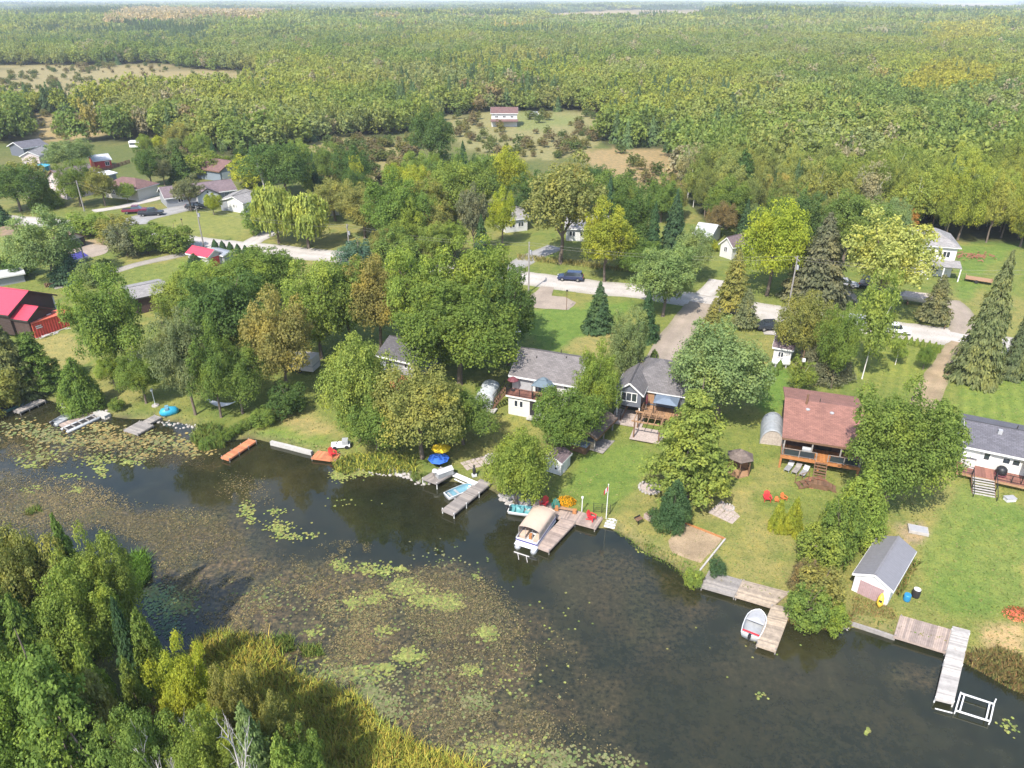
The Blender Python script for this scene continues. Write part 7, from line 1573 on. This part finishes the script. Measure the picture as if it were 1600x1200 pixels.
for (x0_, y0_, x1_, y1_, n_, sz) in [(610, 736, 668, 752, 90, 0.22), (784, 776, 830, 794, 80, 0.28), (240, 654, 310, 668, 50, 0.16), (20, 619, 60, 622, 30, 0.25), (95, 630, 170, 650, 40, 0.2), (1235, 962, 1330, 980, 50, 0.16), (545, 728, 610, 742, 30, 0.15)]:
    for k in range(n_):
        f = rk.random(); p = W(x0_+(x1_-x0_)*f+rk.normal()*3, y0_+(y1_-y0_)*f+rk.normal()*2.5-1, 0.25); s = sz*rk.uniform(0.5, 1.5); z = max(0, hz1(p.x, p.y))
        m.lathe([(s*0.5, -s*0.3), (s*rk.uniform(0.8, 1), 0), (s*rk.uniform(0.6, 0.85), s*0.4), (s*0.2, s*0.62)], 6, (p.x, p.y, z))
tag(m.build('shore_rocks', M['stone']), 'loose pale rocks along the water line', kind='stuff')

# ------------------------------------------------------------------ vehicles
def car(px, py, rz, mat, label, kind='suv', cat='car', glass='glass'):
    p = G(px, py); p.z += 0.06; t = empty({'suv': 'parked_car', 'pickup': 'pickup_truck', 'sedan': 'parked_car'}[kind], p, rz, label, cat)
    L, Wd = (4.7, 1.86) if kind != 'pickup' else (5.6, 1.95)
    if kind == 'suv': low = [(-2.35, 0.38), (-2.38, 0.75), (-2.25, 1.02), (1.0, 1.02), (1.25, 0.98), (2.1, 0.86), (2.33, 0.72), (2.36, 0.4)]; cab = [(-2.2, 1.0), (-1.95, 1.55), (-1.5, 1.66), (0.1, 1.64), (0.55, 1.5), (1.2, 1.0)]
    elif kind == 'sedan': low = [(-2.35, 0.36), (-2.38, 0.8), (-2.1, 0.96), (1.0, 0.94), (1.25, 0.9), (2.1, 0.78), (2.33, 0.64), (2.36, 0.38)]; cab = [(-1.75, 0.94), (-1.1, 1.38), (-0.6, 1.44), (0.2, 1.42), (0.6, 1.3), (1.2, 0.92)]
    else: low = [(-2.8, 0.5), (-2.8, 1.08), (-0.6, 1.08), (1.3, 1.1), (1.5, 1.06), (2.6, 0.98), (2.76, 0.8), (2.78, 0.45)]; cab = [(-0.75, 1.08), (-0.55, 1.75), (0.5, 1.78), (0.9, 1.65), (1.5, 1.08)]
    def ext(prof, w0, w1, zmin, zmax):
        V = []; n = len(prof)
        for s in (-1, 1):
            for x, z in prof: f = (z-zmin)/(zmax-zmin); V.append((x, s*(w0+(w1-w0)*f)/2, z))
        return V, [tuple(range(n)), tuple(range(2*n-1, n-1, -1))]+[(i, i+n, (i+1) % n+n, (i+1) % n) for i in range(n)]
    V, Fs = ext(low, Wd, Wd*0.95, 0.36, 1.05); o = MB().add(V, Fs).build('body', M[mat], t); bv = o.modifiers.new('b', 'BEVEL'); bv.width = 0.06; bv.segments = 2
    V, Fs = ext(cab, Wd*0.93, Wd*0.74, 0.95, 1.7); g = MB().add(V, Fs).build('windows', M[glass], t)
    zt = max(z for _, z in cab); xa = [x for x, z in cab if z > zt-0.2]; MB().box(min(xa)-0.05, -Wd*0.375, zt-0.07, max(xa)+0.0, Wd*0.375, zt+0.03).build('roof', M[mat], t)
    if kind == 'pickup': MB().box(-2.7, -Wd*0.42, 1.06, -0.85, Wd*0.42, 1.095).build('cargo_bed', M['dark_interior'], t)
    for sx in (-1, 1):
        for sy in (-1, 1):
            w_ = MB().tube([(sx*L*0.30, sy*(Wd/2-0.12)-0.11, 0.34), (sx*L*0.30, sy*(Wd/2-0.12)+0.13, 0.34)], 0.34, 14).build('wheel', M['rubber'], t); MB().tube([(sx*L*0.30, sy*(Wd/2-0.0), 0.34), (sx*L*0.30, sy*(Wd/2+0.025), 0.34)], 0.19, 10).build('rim', M['chrome'], w_)
    for sy in (-1, 1):
        MB().bx((L/2-0.02, sy*Wd*0.34, 0.72), (0.1, 0.36, 0.14)).build('headlight', M['headlight'], t); MB().bx((-L/2-0.01 if kind != 'pickup' else -2.8, sy*Wd*0.40, 0.85), (0.06, 0.2, 0.2)).build('tail_light', M['tail_light'], t); MB().bx((0.95, sy*(Wd/2+0.06), 1.02), (0.14, 0.16, 0.12)).build('mirror', M[mat], t)
    return t
MM('car_blue', (0.025, 0.035, 0.085), 0.25, var=0.03, spec=0.6); MM('car_dark', (0.03, 0.035, 0.045), 0.25, var=0.03, spec=0.6); MM('car_red', (0.16, 0.02, 0.045), 0.25, var=0.03, spec=0.6); MM('car_silver', (0.40, 0.40, 0.42), 0.3, var=0.03, spec=0.6); MM('car_white', (0.68, 0.68, 0.68), 0.3, var=0.03, spec=0.6)
car(891, 438, math.pi-0.17, 'car_blue', 'dark blue estate car parked on the road'); car(212, 333, 0.25, 'car_red', 'dark red pickup parked on the asphalt driveway', 'pickup', 'truck'); car(237, 337, 0.25, 'car_dark', 'dark blue-grey pickup right of the red one', 'pickup', 'truck')
car(1395, 520, -0.30, 'car_white', 'white car parked on the road behind the birches', 'sedan'); car(1344, 510, -0.30, 'car_silver', 'silver car left of the white one on the road', 'suv'); car(1204, 515, 0.05, 'car_dark', 'dark car parked above the roadside cottage', 'sedan'); car(306, 326, 0.2, 'car_dark', 'dark car in front of the long low house', 'sedan'); car(1352, 446, 1.0, 'car_dark', 'dark vehicle under the wide pale tree', 'suv'); car(1318, 448, -0.3, 'car_silver', 'grey car under the greyish brown pine', 'sedan')
def trailer(px, py, rz, label, L=4.2, Wd=2.0, mat='cedar_wood', boat_on=False):
    p = G(px, py); t = empty('trailer', p, rz, label, 'trailer'); MB().box(-L/2, -Wd/2, 0.55, L/2, Wd/2, 0.68).build('bed', M[mat], t); m = MB(); m.beam((L/2, -0.5, 0.55), (L/2+1.2, 0, 0.5), 0.08); m.beam((L/2, 0.5, 0.55), (L/2+1.2, 0, 0.5), 0.08); m.build('tongue', M['black_metal'], t)
    for sy in (-1, 1): MB().tube([(-0.3, sy*Wd/2-0.1, 0.32), (-0.3, sy*Wd/2+0.1, 0.32)], 0.32, 12).build('wheel', M['rubber'], t)
    for sx in (-1, 1): MB().box(sx*L/2-0.04, -Wd/2, 0.69, sx*L/2+0.04, Wd/2, 0.95).build('end_board', M[mat], t)
    return t
trailer(1528, 441, -0.55, 'brown flatbed trailer on the right-hand lawn'); trailer(704, 372, 0.2, 'dark utility trailer at the end of the grey driveway', 3.8, 2.2, 'dark_trim')
bt2 = empty('covered_boat', G(1433, 476), -0.45, 'pale shrink-wrapped boat on stands beyond the road', 'boat'); hull(bt2, 5.6, 2.1, 0.9, 'pale_wall', 'tarp_tan', z0=0.6, seats=0); MB().add([(-2.7, -0.9, 1.5), (-2.7, 0.9, 1.5), (1.6, 0.8, 1.6), (2.7, 0, 1.75), (1.6, -0.8, 1.6), (-2.2, 0, 2.1), (1.2, 0, 2.2)], [(0, 5, 1), (1, 5, 6, 2), (2, 6, 3), (3, 6, 4), (4, 6, 5, 0)]).build('cover', M['tarp_tan'], bt2)
for x in (-1.5, 1.2): MB().box(x-0.1, -0.7, 0, x+0.1, 0.7, 0.65).build('stand', M['brown_wood'], bt2)
m = MB(); rr = random.Random(3); p0 = G(1522, 402)
for k in range(60): x, y = rr.gauss(0, 2.2), rr.gauss(0, 1.4); m.beam((x, y, 0.1+rr.random()*0.4), (x+rr.uniform(-1.2, 1.2), y+rr.uniform(-1, 1), 0.1+rr.random()*0.4), 0.14, 0.1)
bp_ = m.build('brush_pile', M['mulch_red']); bp_.location = p0; tag(bp_, 'reddish brush pile on the lawn right of the white two-storey house', kind='stuff')
mbx = empty('mailbox', G(1475, 515), 0.3, 'mailbox stand at the end of the right-hand gravel lane', 'mailbox'); MB().box(-0.05, -0.05, 0, 0.05, 0.05, 1.1).build('post', M['brown_wood'], mbx); MB().tube([(-0.25, 0, 1.25), (0.25, 0, 1.25)], 0.14, 8).build('box', M['galvanised'], mbx)

# ------------------------------------------------------------------ reeds, lily pads, floating weed
COLM = attrmat('plant_tint', 'col', 0.8, spec=0.25)
rw = np.random.default_rng(77)
def samp(poly, n):
    xs = [p[0] for p in poly]; ys = [p[1] for p in poly]; a = rw.uniform(min(xs), max(xs), n*4); b = rw.uniform(min(ys), max(ys), n*4); k = inpoly(a, b, poly); return a[k][:n], b[k][:n]
def Wv(a, b, z=0.0):
    x = (a-800)/F; u = -(b-600)/F; dy = CP+u*SP; dz = -SP+u*CP; t = (z-CAMZ)/dz
    return np.stack([x*t, dy*t, np.full_like(t, z)], 1)
def reeds(name, zones, label):
    Vs = []; Fs = []; Cs = []; off = 0
    for poly, n, h0, h1, cols, wd in zones:
        a, b = samp(poly, n); P = Wv(a, b); n = len(P); P[:, 2] = np.maximum(hz(P[:, 0], P[:, 1]), -0.1)
        cl = fbm(P[:, 0]*0.9, P[:, 1]*0.9, 2); h = rw.uniform(h0, h1, n)*(0.55+0.8*cl); an = rw.uniform(0, 3.14, n); ln = rw.normal(size=(n, 2))*0.38
        s = np.stack([np.cos(an), np.sin(an), 0*an], 1)*wd*rw.uniform(0.6, 1.3, n)[:, None]/2; mid = P+np.stack([ln[:, 0]*h*0.3, ln[:, 1]*h*0.3, h*0.6], 1); top = P+np.stack([ln[:, 0]*h, ln[:, 1]*h, h], 1)
        Vs.append(np.stack([P-s, P+s, mid+s*0.8, top, mid-s*0.8], 1).reshape(-1, 3)); Fs.append(np.arange(n*5).reshape(n, 5)+off); off += n*5
        c = np.array(cols)[rw.integers(0, len(cols), n)]*rw.uniform(0.7, 1.25, (n, 1))*(0.75+0.5*fbm(P[:, 0]*0.35+3, P[:, 1]*0.35, 2))[:, None]; Cs.append(np.repeat(c, 5, 0))
    return tag(link(name, npmesh(name, np.concatenate(Vs), np.concatenate(Fs), [COLM], np.concatenate(Cs))), label, kind='stuff')
GOLD = [(0.46, 0.41, 0.06), (0.37, 0.39, 0.06), (0.47, 0.34, 0.07), (0.30, 0.36, 0.06)]; GRN = [(0.10, 0.17, 0.03), (0.14, 0.19, 0.035), (0.18, 0.19, 0.04)]; DRYC = [(0.24, 0.18, 0.06), (0.17, 0.15, 0.05), (0.13, 0.15, 0.04), (0.22, 0.13, 0.05)]
reeds('reeds', [([(300,1010),(335,985),(420,1000),(470,1060),(560,1090),(610,1140),(680,1175),(760,1210),(740,1290),(560,1300),(420,1250),(300,1120)], 30000, 0.4, 1.25, GOLD, 0.045),
 ([(195,905),(210,868),(232,872),(236,905),(215,925)], 1600, 0.8, 1.4, [(0.10, 0.20, 0.02), (0.13, 0.22, 0.03)], 0.06), ([(35,800),(62,790),(66,800),(45,806)], 300, 0.3, 0.7, GRN, 0.05), ([(425,1000),(455,995),(462,1018),(435,1022)], 700, 0.4, 0.9, GRN, 0.05), ([(468,1012),(500,1010),(508,1025),(475,1028)], 500, 0.4, 0.9, GRN, 0.05)], 'golden reeds and sedge growing at the near bank')
reeds('shore_grass', [([(298,690),(312,672),(345,672),(352,700),(318,706)], 2600, 0.5, 1.2, GRN, 0.07), ([(518,722),(540,718),(600,715),(648,728),(650,744),(600,742),(560,735),(545,742),(525,738)], 3600, 0.3, 0.9, GRN+GOLD[:2], 0.07), ([(1480,1018),(1515,1028),(1560,1020),(1620,1050),(1640,1100),(1580,1078),(1535,1052),(1505,1036)], 5200, 0.3, 0.9, DRYC, 0.06),
 ([(1225,965),(1260,960),(1330,968),(1330,982),(1270,986),(1235,975)], 2200, 0.3, 0.8, DRYC, 0.06), ([(955,826),(1000,850),(1050,872),(1092,908),(1085,916),(1040,882),(1000,864),(975,843)], 1500, 0.12, 0.35, GRN, 0.06), ([(640,744),(672,748),(668,758),(645,752)], 500, 0.3, 0.7, GRN, 0.06), ([(640,420),(680,425),(675,432),(640,428)], 200, 0.3, 0.8, DRYC, 0.08),
 ([(808,418),(860,424),(1000,442),(1070,452),(1070,458),(1000,448),(900,436),(808,426)], 2600, 0.4, 0.9, [(0.24, 0.20, 0.06), (0.20, 0.19, 0.05)], 0.10), ([(1330,935),(1390,955),(1400,975),(1330,965)], 900, 0.1, 0.3, DRYC, 0.06), ([(1385,925),(1420,880),(1432,890),(1405,940)], 900, 0.3, 0.8, GRN+DRYC, 0.07)], 'tall grass and weeds along the shore and road verge')
# meadow and lawn tufts to break up the smooth turf
def lily(name, blobs, label):
    Vs = []; Fs = []; Cs = []; off = 0; K = 7
    for cx, cy, rx, ry, n, cols, r0, r1 in blobs:
        a = rw.normal(size=n)*rx*0.55+cx; b = rw.normal(size=n)*ry*0.55+cy; P = Wv(a, b); ok_ = hz(P[:, 0], P[:, 1]) < -0.02; P = P[ok_]; n = len(P)
        if n == 0: continue
        r_ = rw.uniform(r0, r1, n)*0.78; th = rw.uniform(0, 6.28, n)[:, None]+np.linspace(0.25, 6.03, K)[None]
        tilt = rw.normal(size=(n, 2))*0.10; x = r_[:, None]*np.cos(th); y = r_[:, None]*np.sin(th); z = 0.018+rw.uniform(0, 0.03, n)[:, None]+np.maximum(0, x*tilt[:, :1]+y*tilt[:, 1:])
        ring = np.stack([P[:, :1]+x, P[:, 1:2]+y, z], 2); cen = P.copy(); cen[:, 2] = z.min(1); V_ = np.concatenate([cen[:, None], ring], 1).reshape(-1, 3)
        Vs.append(V_); Fs.append((np.arange(n)[:, None]*(K+1)+np.arange(K+1)[None])+off); off += n*(K+1)
        c = np.array(cols)[rw.integers(0, len(cols), n)]*rw.uniform(0.75, 1.25, (n, 1)); Cs.append(np.repeat(c, K+1, 0))
    return tag(link(name, npmesh(name, np.concatenate(Vs), np.concatenate(Fs), [COLM], np.concatenate(Cs))), label, kind='stuff')
LG = [(0.165, 0.19, 0.045), (0.215, 0.225, 0.06), (0.12, 0.155, 0.04), (0.17, 0.16, 0.05)]; LD = [(0.10, 0.13, 0.04), (0.13, 0.14, 0.055), (0.15, 0.14, 0.065)]; LB = [(0.20, 0.15, 0.05), (0.16, 0.16, 0.06), (0.25, 0.19, 0.07)]
B_ = [(640,920,28,10,200,LG,.12,.24),(675,938,34,11,320,LG,.12,.24),(700,945,22,10,220,LG,.12,.24),(625,912,16,8,100,LG,.12,.22),(585,935,20,10,110,LG,.12,.22),(552,942,14,9,110,LG,.12,.2),(760,990,15,12,150,LG,.12,.22),(640,1026,22,11,190,LG,.1,.22),(600,1045,16,7,70,LG,.1,.2),(735,1047,18,8,90,LG,.1,.2),
 (600,985,14,8,60,LG,.1,.2),(490,990,14,8,50,LG,.1,.2),(480,1060,70,26,600,LD+LG,.1,.2),(560,1055,40,18,260,LD+LG,.1,.2),(590,1110,40,26,420,LD,.1,.2),(570,1085,26,12,160,LD,.1,.2),(760,1170,60,26,300,LD+LG,.1,.2),(820,1180,50,24,150,LD+LG,.1,.2),(880,1190,40,22,200,LD,.1,.2),(740,1100,24,16,130,LD,.1,.2),(960,1190,40,14,60,LD,.1,.2),
 (435,822,26,12,60,LG,.1,.22),(438,828,12,6,70,LG,.12,.22),(455,840,22,6,60,LG,.1,.2),(432,800,16,5,30,LG,.1,.2),(490,835,14,4,20,LG,.1,.2),(384,797,12,10,70,LG,.12,.24),(390,815,8,8,30,LG,.1,.2),(535,888,12,7,40,LG,.1,.2),(530,880,16,8,40,LG,.1,.2),(575,890,24,10,90,LG,.1,.22),(600,892,14,10,60,LG,.1,.22),(627,890,10,4,40,LG,.12,.22),(745,902,10,6,16,LG,.1,.2),
 (215,880,26,8,30,LD,.1,.2),(250,940,40,24,420,[(0.10,0.15,0.07),(0.14,0.19,0.07)],.1,.2),(280,945,24,16,200,LG+LD,.1,.2),(230,925,20,10,120,LD,.1,.2),(270,980,26,16,140,[(0.08,0.12,0.07)],.1,.2),(150,720,24,10,120,LG,.12,.25),(158,738,10,8,50,LG,.12,.25),(120,765,10,5,30,LG,.12,.25),(112,745,20,5,30,LG,.1,.2),(50,728,16,4,40,LG,.12,.25),(200,722,20,6,60,LG,.12,.25),(46,765,20,6,30,LG,.1,.2),
 (560,738,24,8,240,LG,.1,.2),(530,745,14,7,130,LG,.1,.2),(530,738,10,6,80,LG,.1,.2),(95,690,60,16,260,LB+LD,.15,.3),(40,670,40,14,160,LB+LD,.15,.3),(60,712,36,10,120,LD+LG,.15,.3),(180,690,60,14,300,LB,.15,.3),(250,690,50,14,260,LB+LD,.15,.3),(300,700,30,12,160,LB,.15,.3),(160,668,26,8,90,LB,.15,.3),(215,712,40,8,120,LB+LD,.12,.25),(75,680,20,10,80,LD,.15,.3),
 (700,880,60,30,60,LD,.1,.16),(560,960,150,50,220,LD,.1,.18),(650,1080,120,60,300,LD,.1,.18),(430,930,70,30,110,LD,.1,.18),(1185,1000,200,80,14,LG,.08,.14),(1190,1086,14,5,12,LG,.1,.18),(1355,1143,6,4,8,LG,.14,.24),(1580,1135,16,14,26,LG,.1,.18),(870,960,50,30,16,LG,.1,.16),(800,1060,60,40,60,LD+LG,.1,.18),(1000,860,20,8,6,LG,.1,.2),(820,780,40,10,0,LG,.1,.2),(540,790,60,14,14,LG,.1,.2)]
lily('lily_pads', B_, 'clusters of yellow-green lily pads floating on the lake')
WEED = [([(-20,735),(60,728),(130,745),(230,785),(300,792),(345,800),(400,850),(470,862),(540,872),(620,885),(700,880),(770,900),(815,945),(842,1010),(850,1080),(875,1140),(910,1210),(720,1215),(600,1130),(540,1100),(440,1062),(400,1000),(330,985),(270,955),(240,905),(230,860),(150,830),(60,838),(-20,830)], 150000, 0.95),
 ([(-20,650),(30,648),(90,670),(190,660),(310,680),(330,705),(340,740),(250,735),(180,720),(120,735),(60,735),(-20,720)], 34000, 0.8), ([(470,870),(500,845),(560,840),(585,850),(580,880),(520,890)], 8000, 0.9), ([(700,960),(860,960),(950,1080),(1000,1200),(860,1210),(760,1100)], 22000, 0.35), ([(340,730),(420,740),(440,800),(380,790),(330,780)], 3000, 0.5)]
Vs = []; Fs = []; Cs = []; off = 0
for zi, (poly, n, dens) in enumerate(WEED):
    a, b = samp(poly, n); P = Wv(a, b); edge = segdist(a, b, list(poly)+[poly[0]])
    cl = fbm(P[:, 0]*0.22, P[:, 1]*0.22, 3); c2 = fbm(P[:, 0]*0.06+9, P[:, 1]*0.06, 2); c3 = fbm(P[:, 0]*0.9+70, P[:, 1]*0.9, 3); c4 = fbm(P[:, 0]*3.1+20, P[:, 1]*3.1, 2); pr = sstep(0.36, 0.66, cl*0.45+c3*0.35+c4*0.2+0.35*(c2-0.5)-0.08*(zi in (1, 3)))*np.clip(edge/22, 0.04, 1)*(1.0 if dens > 0.9 else dens)*(1-0.5*sstep(690, 820, a)); k = (rw.random(len(P)) < pr*1.15) & (hz(P[:, 0], P[:, 1]) < -0.05); P = P[k]; cl = cl[k]; n = len(P)
    an = rw.uniform(0, 6.28, n); s = rw.uniform(0.025, 0.10, n); e = rw.uniform(0.35, 1.0, n); u = np.stack([np.cos(an), np.sin(an), rw.normal(size=n)*0.22], 1)*s[:, None]; v = np.stack([-np.sin(an), np.cos(an), rw.normal(size=n)*0.22], 1)*(s*e)[:, None]
    P[:, 2] = 0.012+rw.uniform(0, 0.05, n); Q = np.stack([P-u, P-v*0.8+u*0.2, P+u*1.1, P+v], 1); Q[:, :, 2] = np.maximum(Q[:, :, 2], 0.006)
    Vs.append(Q.reshape(-1, 3)); Fs.append(np.arange(n*4).reshape(n, 4)+off); off += n*4
    pal = np.array([(0.105, 0.088, 0.040), (0.072, 0.064, 0.032), (0.145, 0.112, 0.052), (0.052, 0.049, 0.028), (0.100, 0.096, 0.036), (0.170, 0.130, 0.058)] if zi != 1 else [(0.09, 0.07, 0.03), (0.13, 0.095, 0.035), (0.07, 0.065, 0.025), (0.05, 0.042, 0.026)])
    t3 = fbm(P[:, 0]*0.12+50, P[:, 1]*0.12, 2); ci = np.clip((t3*1.6-0.3+rw.normal(size=n)*0.22)*len(pal), 0, len(pal)-1).astype(int); c = pal[ci]*rw.uniform(0.7, 1.3, (n, 1)); Cs.append(np.repeat(c, 4, 0))
tag(link('floating_weed', npmesh('floating_weed', np.concatenate(Vs), np.concatenate(Fs), [COLM], np.concatenate(Cs))), 'brown floating weed mats covering much of the lake', kind='stuff')
# lawn tufts: fine relief that keeps the turf from reading as paint
n = 60000; a = rw.uniform(0, 1600, n); b = rw.uniform(400, 1080, n); P = Wv(a, b, 1.0); z = hz(P[:, 0], P[:, 1]); k = (z > 0.15) & inpoly(P[:, 0], P[:, 1], LAND); P = P[k]; P[:, 2] = z[k]; n = len(P)
ds = segdist(P[:, 0], P[:, 1], SHORE); h = rw.uniform(0.04, 0.10, n)+0.10*(ds < 1.2); an = rw.uniform(0, 3.14, n); s = np.stack([np.cos(an), np.sin(an), 0*an], 1)*rw.uniform(0.05, 0.14, n)[:, None]
V_ = np.stack([P-s, P+s, P+s*0.6+np.stack([rw.normal(size=n)*0.03, rw.normal(size=n)*0.03, h], 1), P-s*0.7+np.stack([rw.normal(size=n)*0.03, rw.normal(size=n)*0.03, h*0.8], 1)], 1).reshape(-1, 3)
c = np.array([(0.11, 0.16, 0.035), (0.16, 0.17, 0.045), (0.09, 0.14, 0.03), (0.20, 0.175, 0.07)])[rw.integers(0, 4, n)]
tag(link('lawn_tufts', npmesh('lawn_tufts', V_, np.arange(n*4).reshape(n, 4), [COLM], np.repeat(c, 4, 0))), 'short grass tufts over the lawns', kind='stuff')

# ------------------------------------------------------------------ air
hm_ = bpy.data.materials.new('haze_air'); hm_.use_nodes = True; nt = hm_.node_tree; nt.nodes.clear(); out = N(nt, 'ShaderNodeOutputMaterial'); pv_ = N(nt, 'ShaderNodeVolumePrincipled')
pv_.inputs['Color'].default_value = (0.80, 0.88, 1.0, 1); pv_.inputs['Density'].default_value = HAZE; pv_.inputs['Anisotropy'].default_value = 0.0
nt.links.new(pv_.outputs[0], out.inputs['Volume'])
tag(MB().box(-24500, -320, -40, 24500, 30600, 80).build('haze', hm_), 'thin bluish summer haze', kind='stuff')
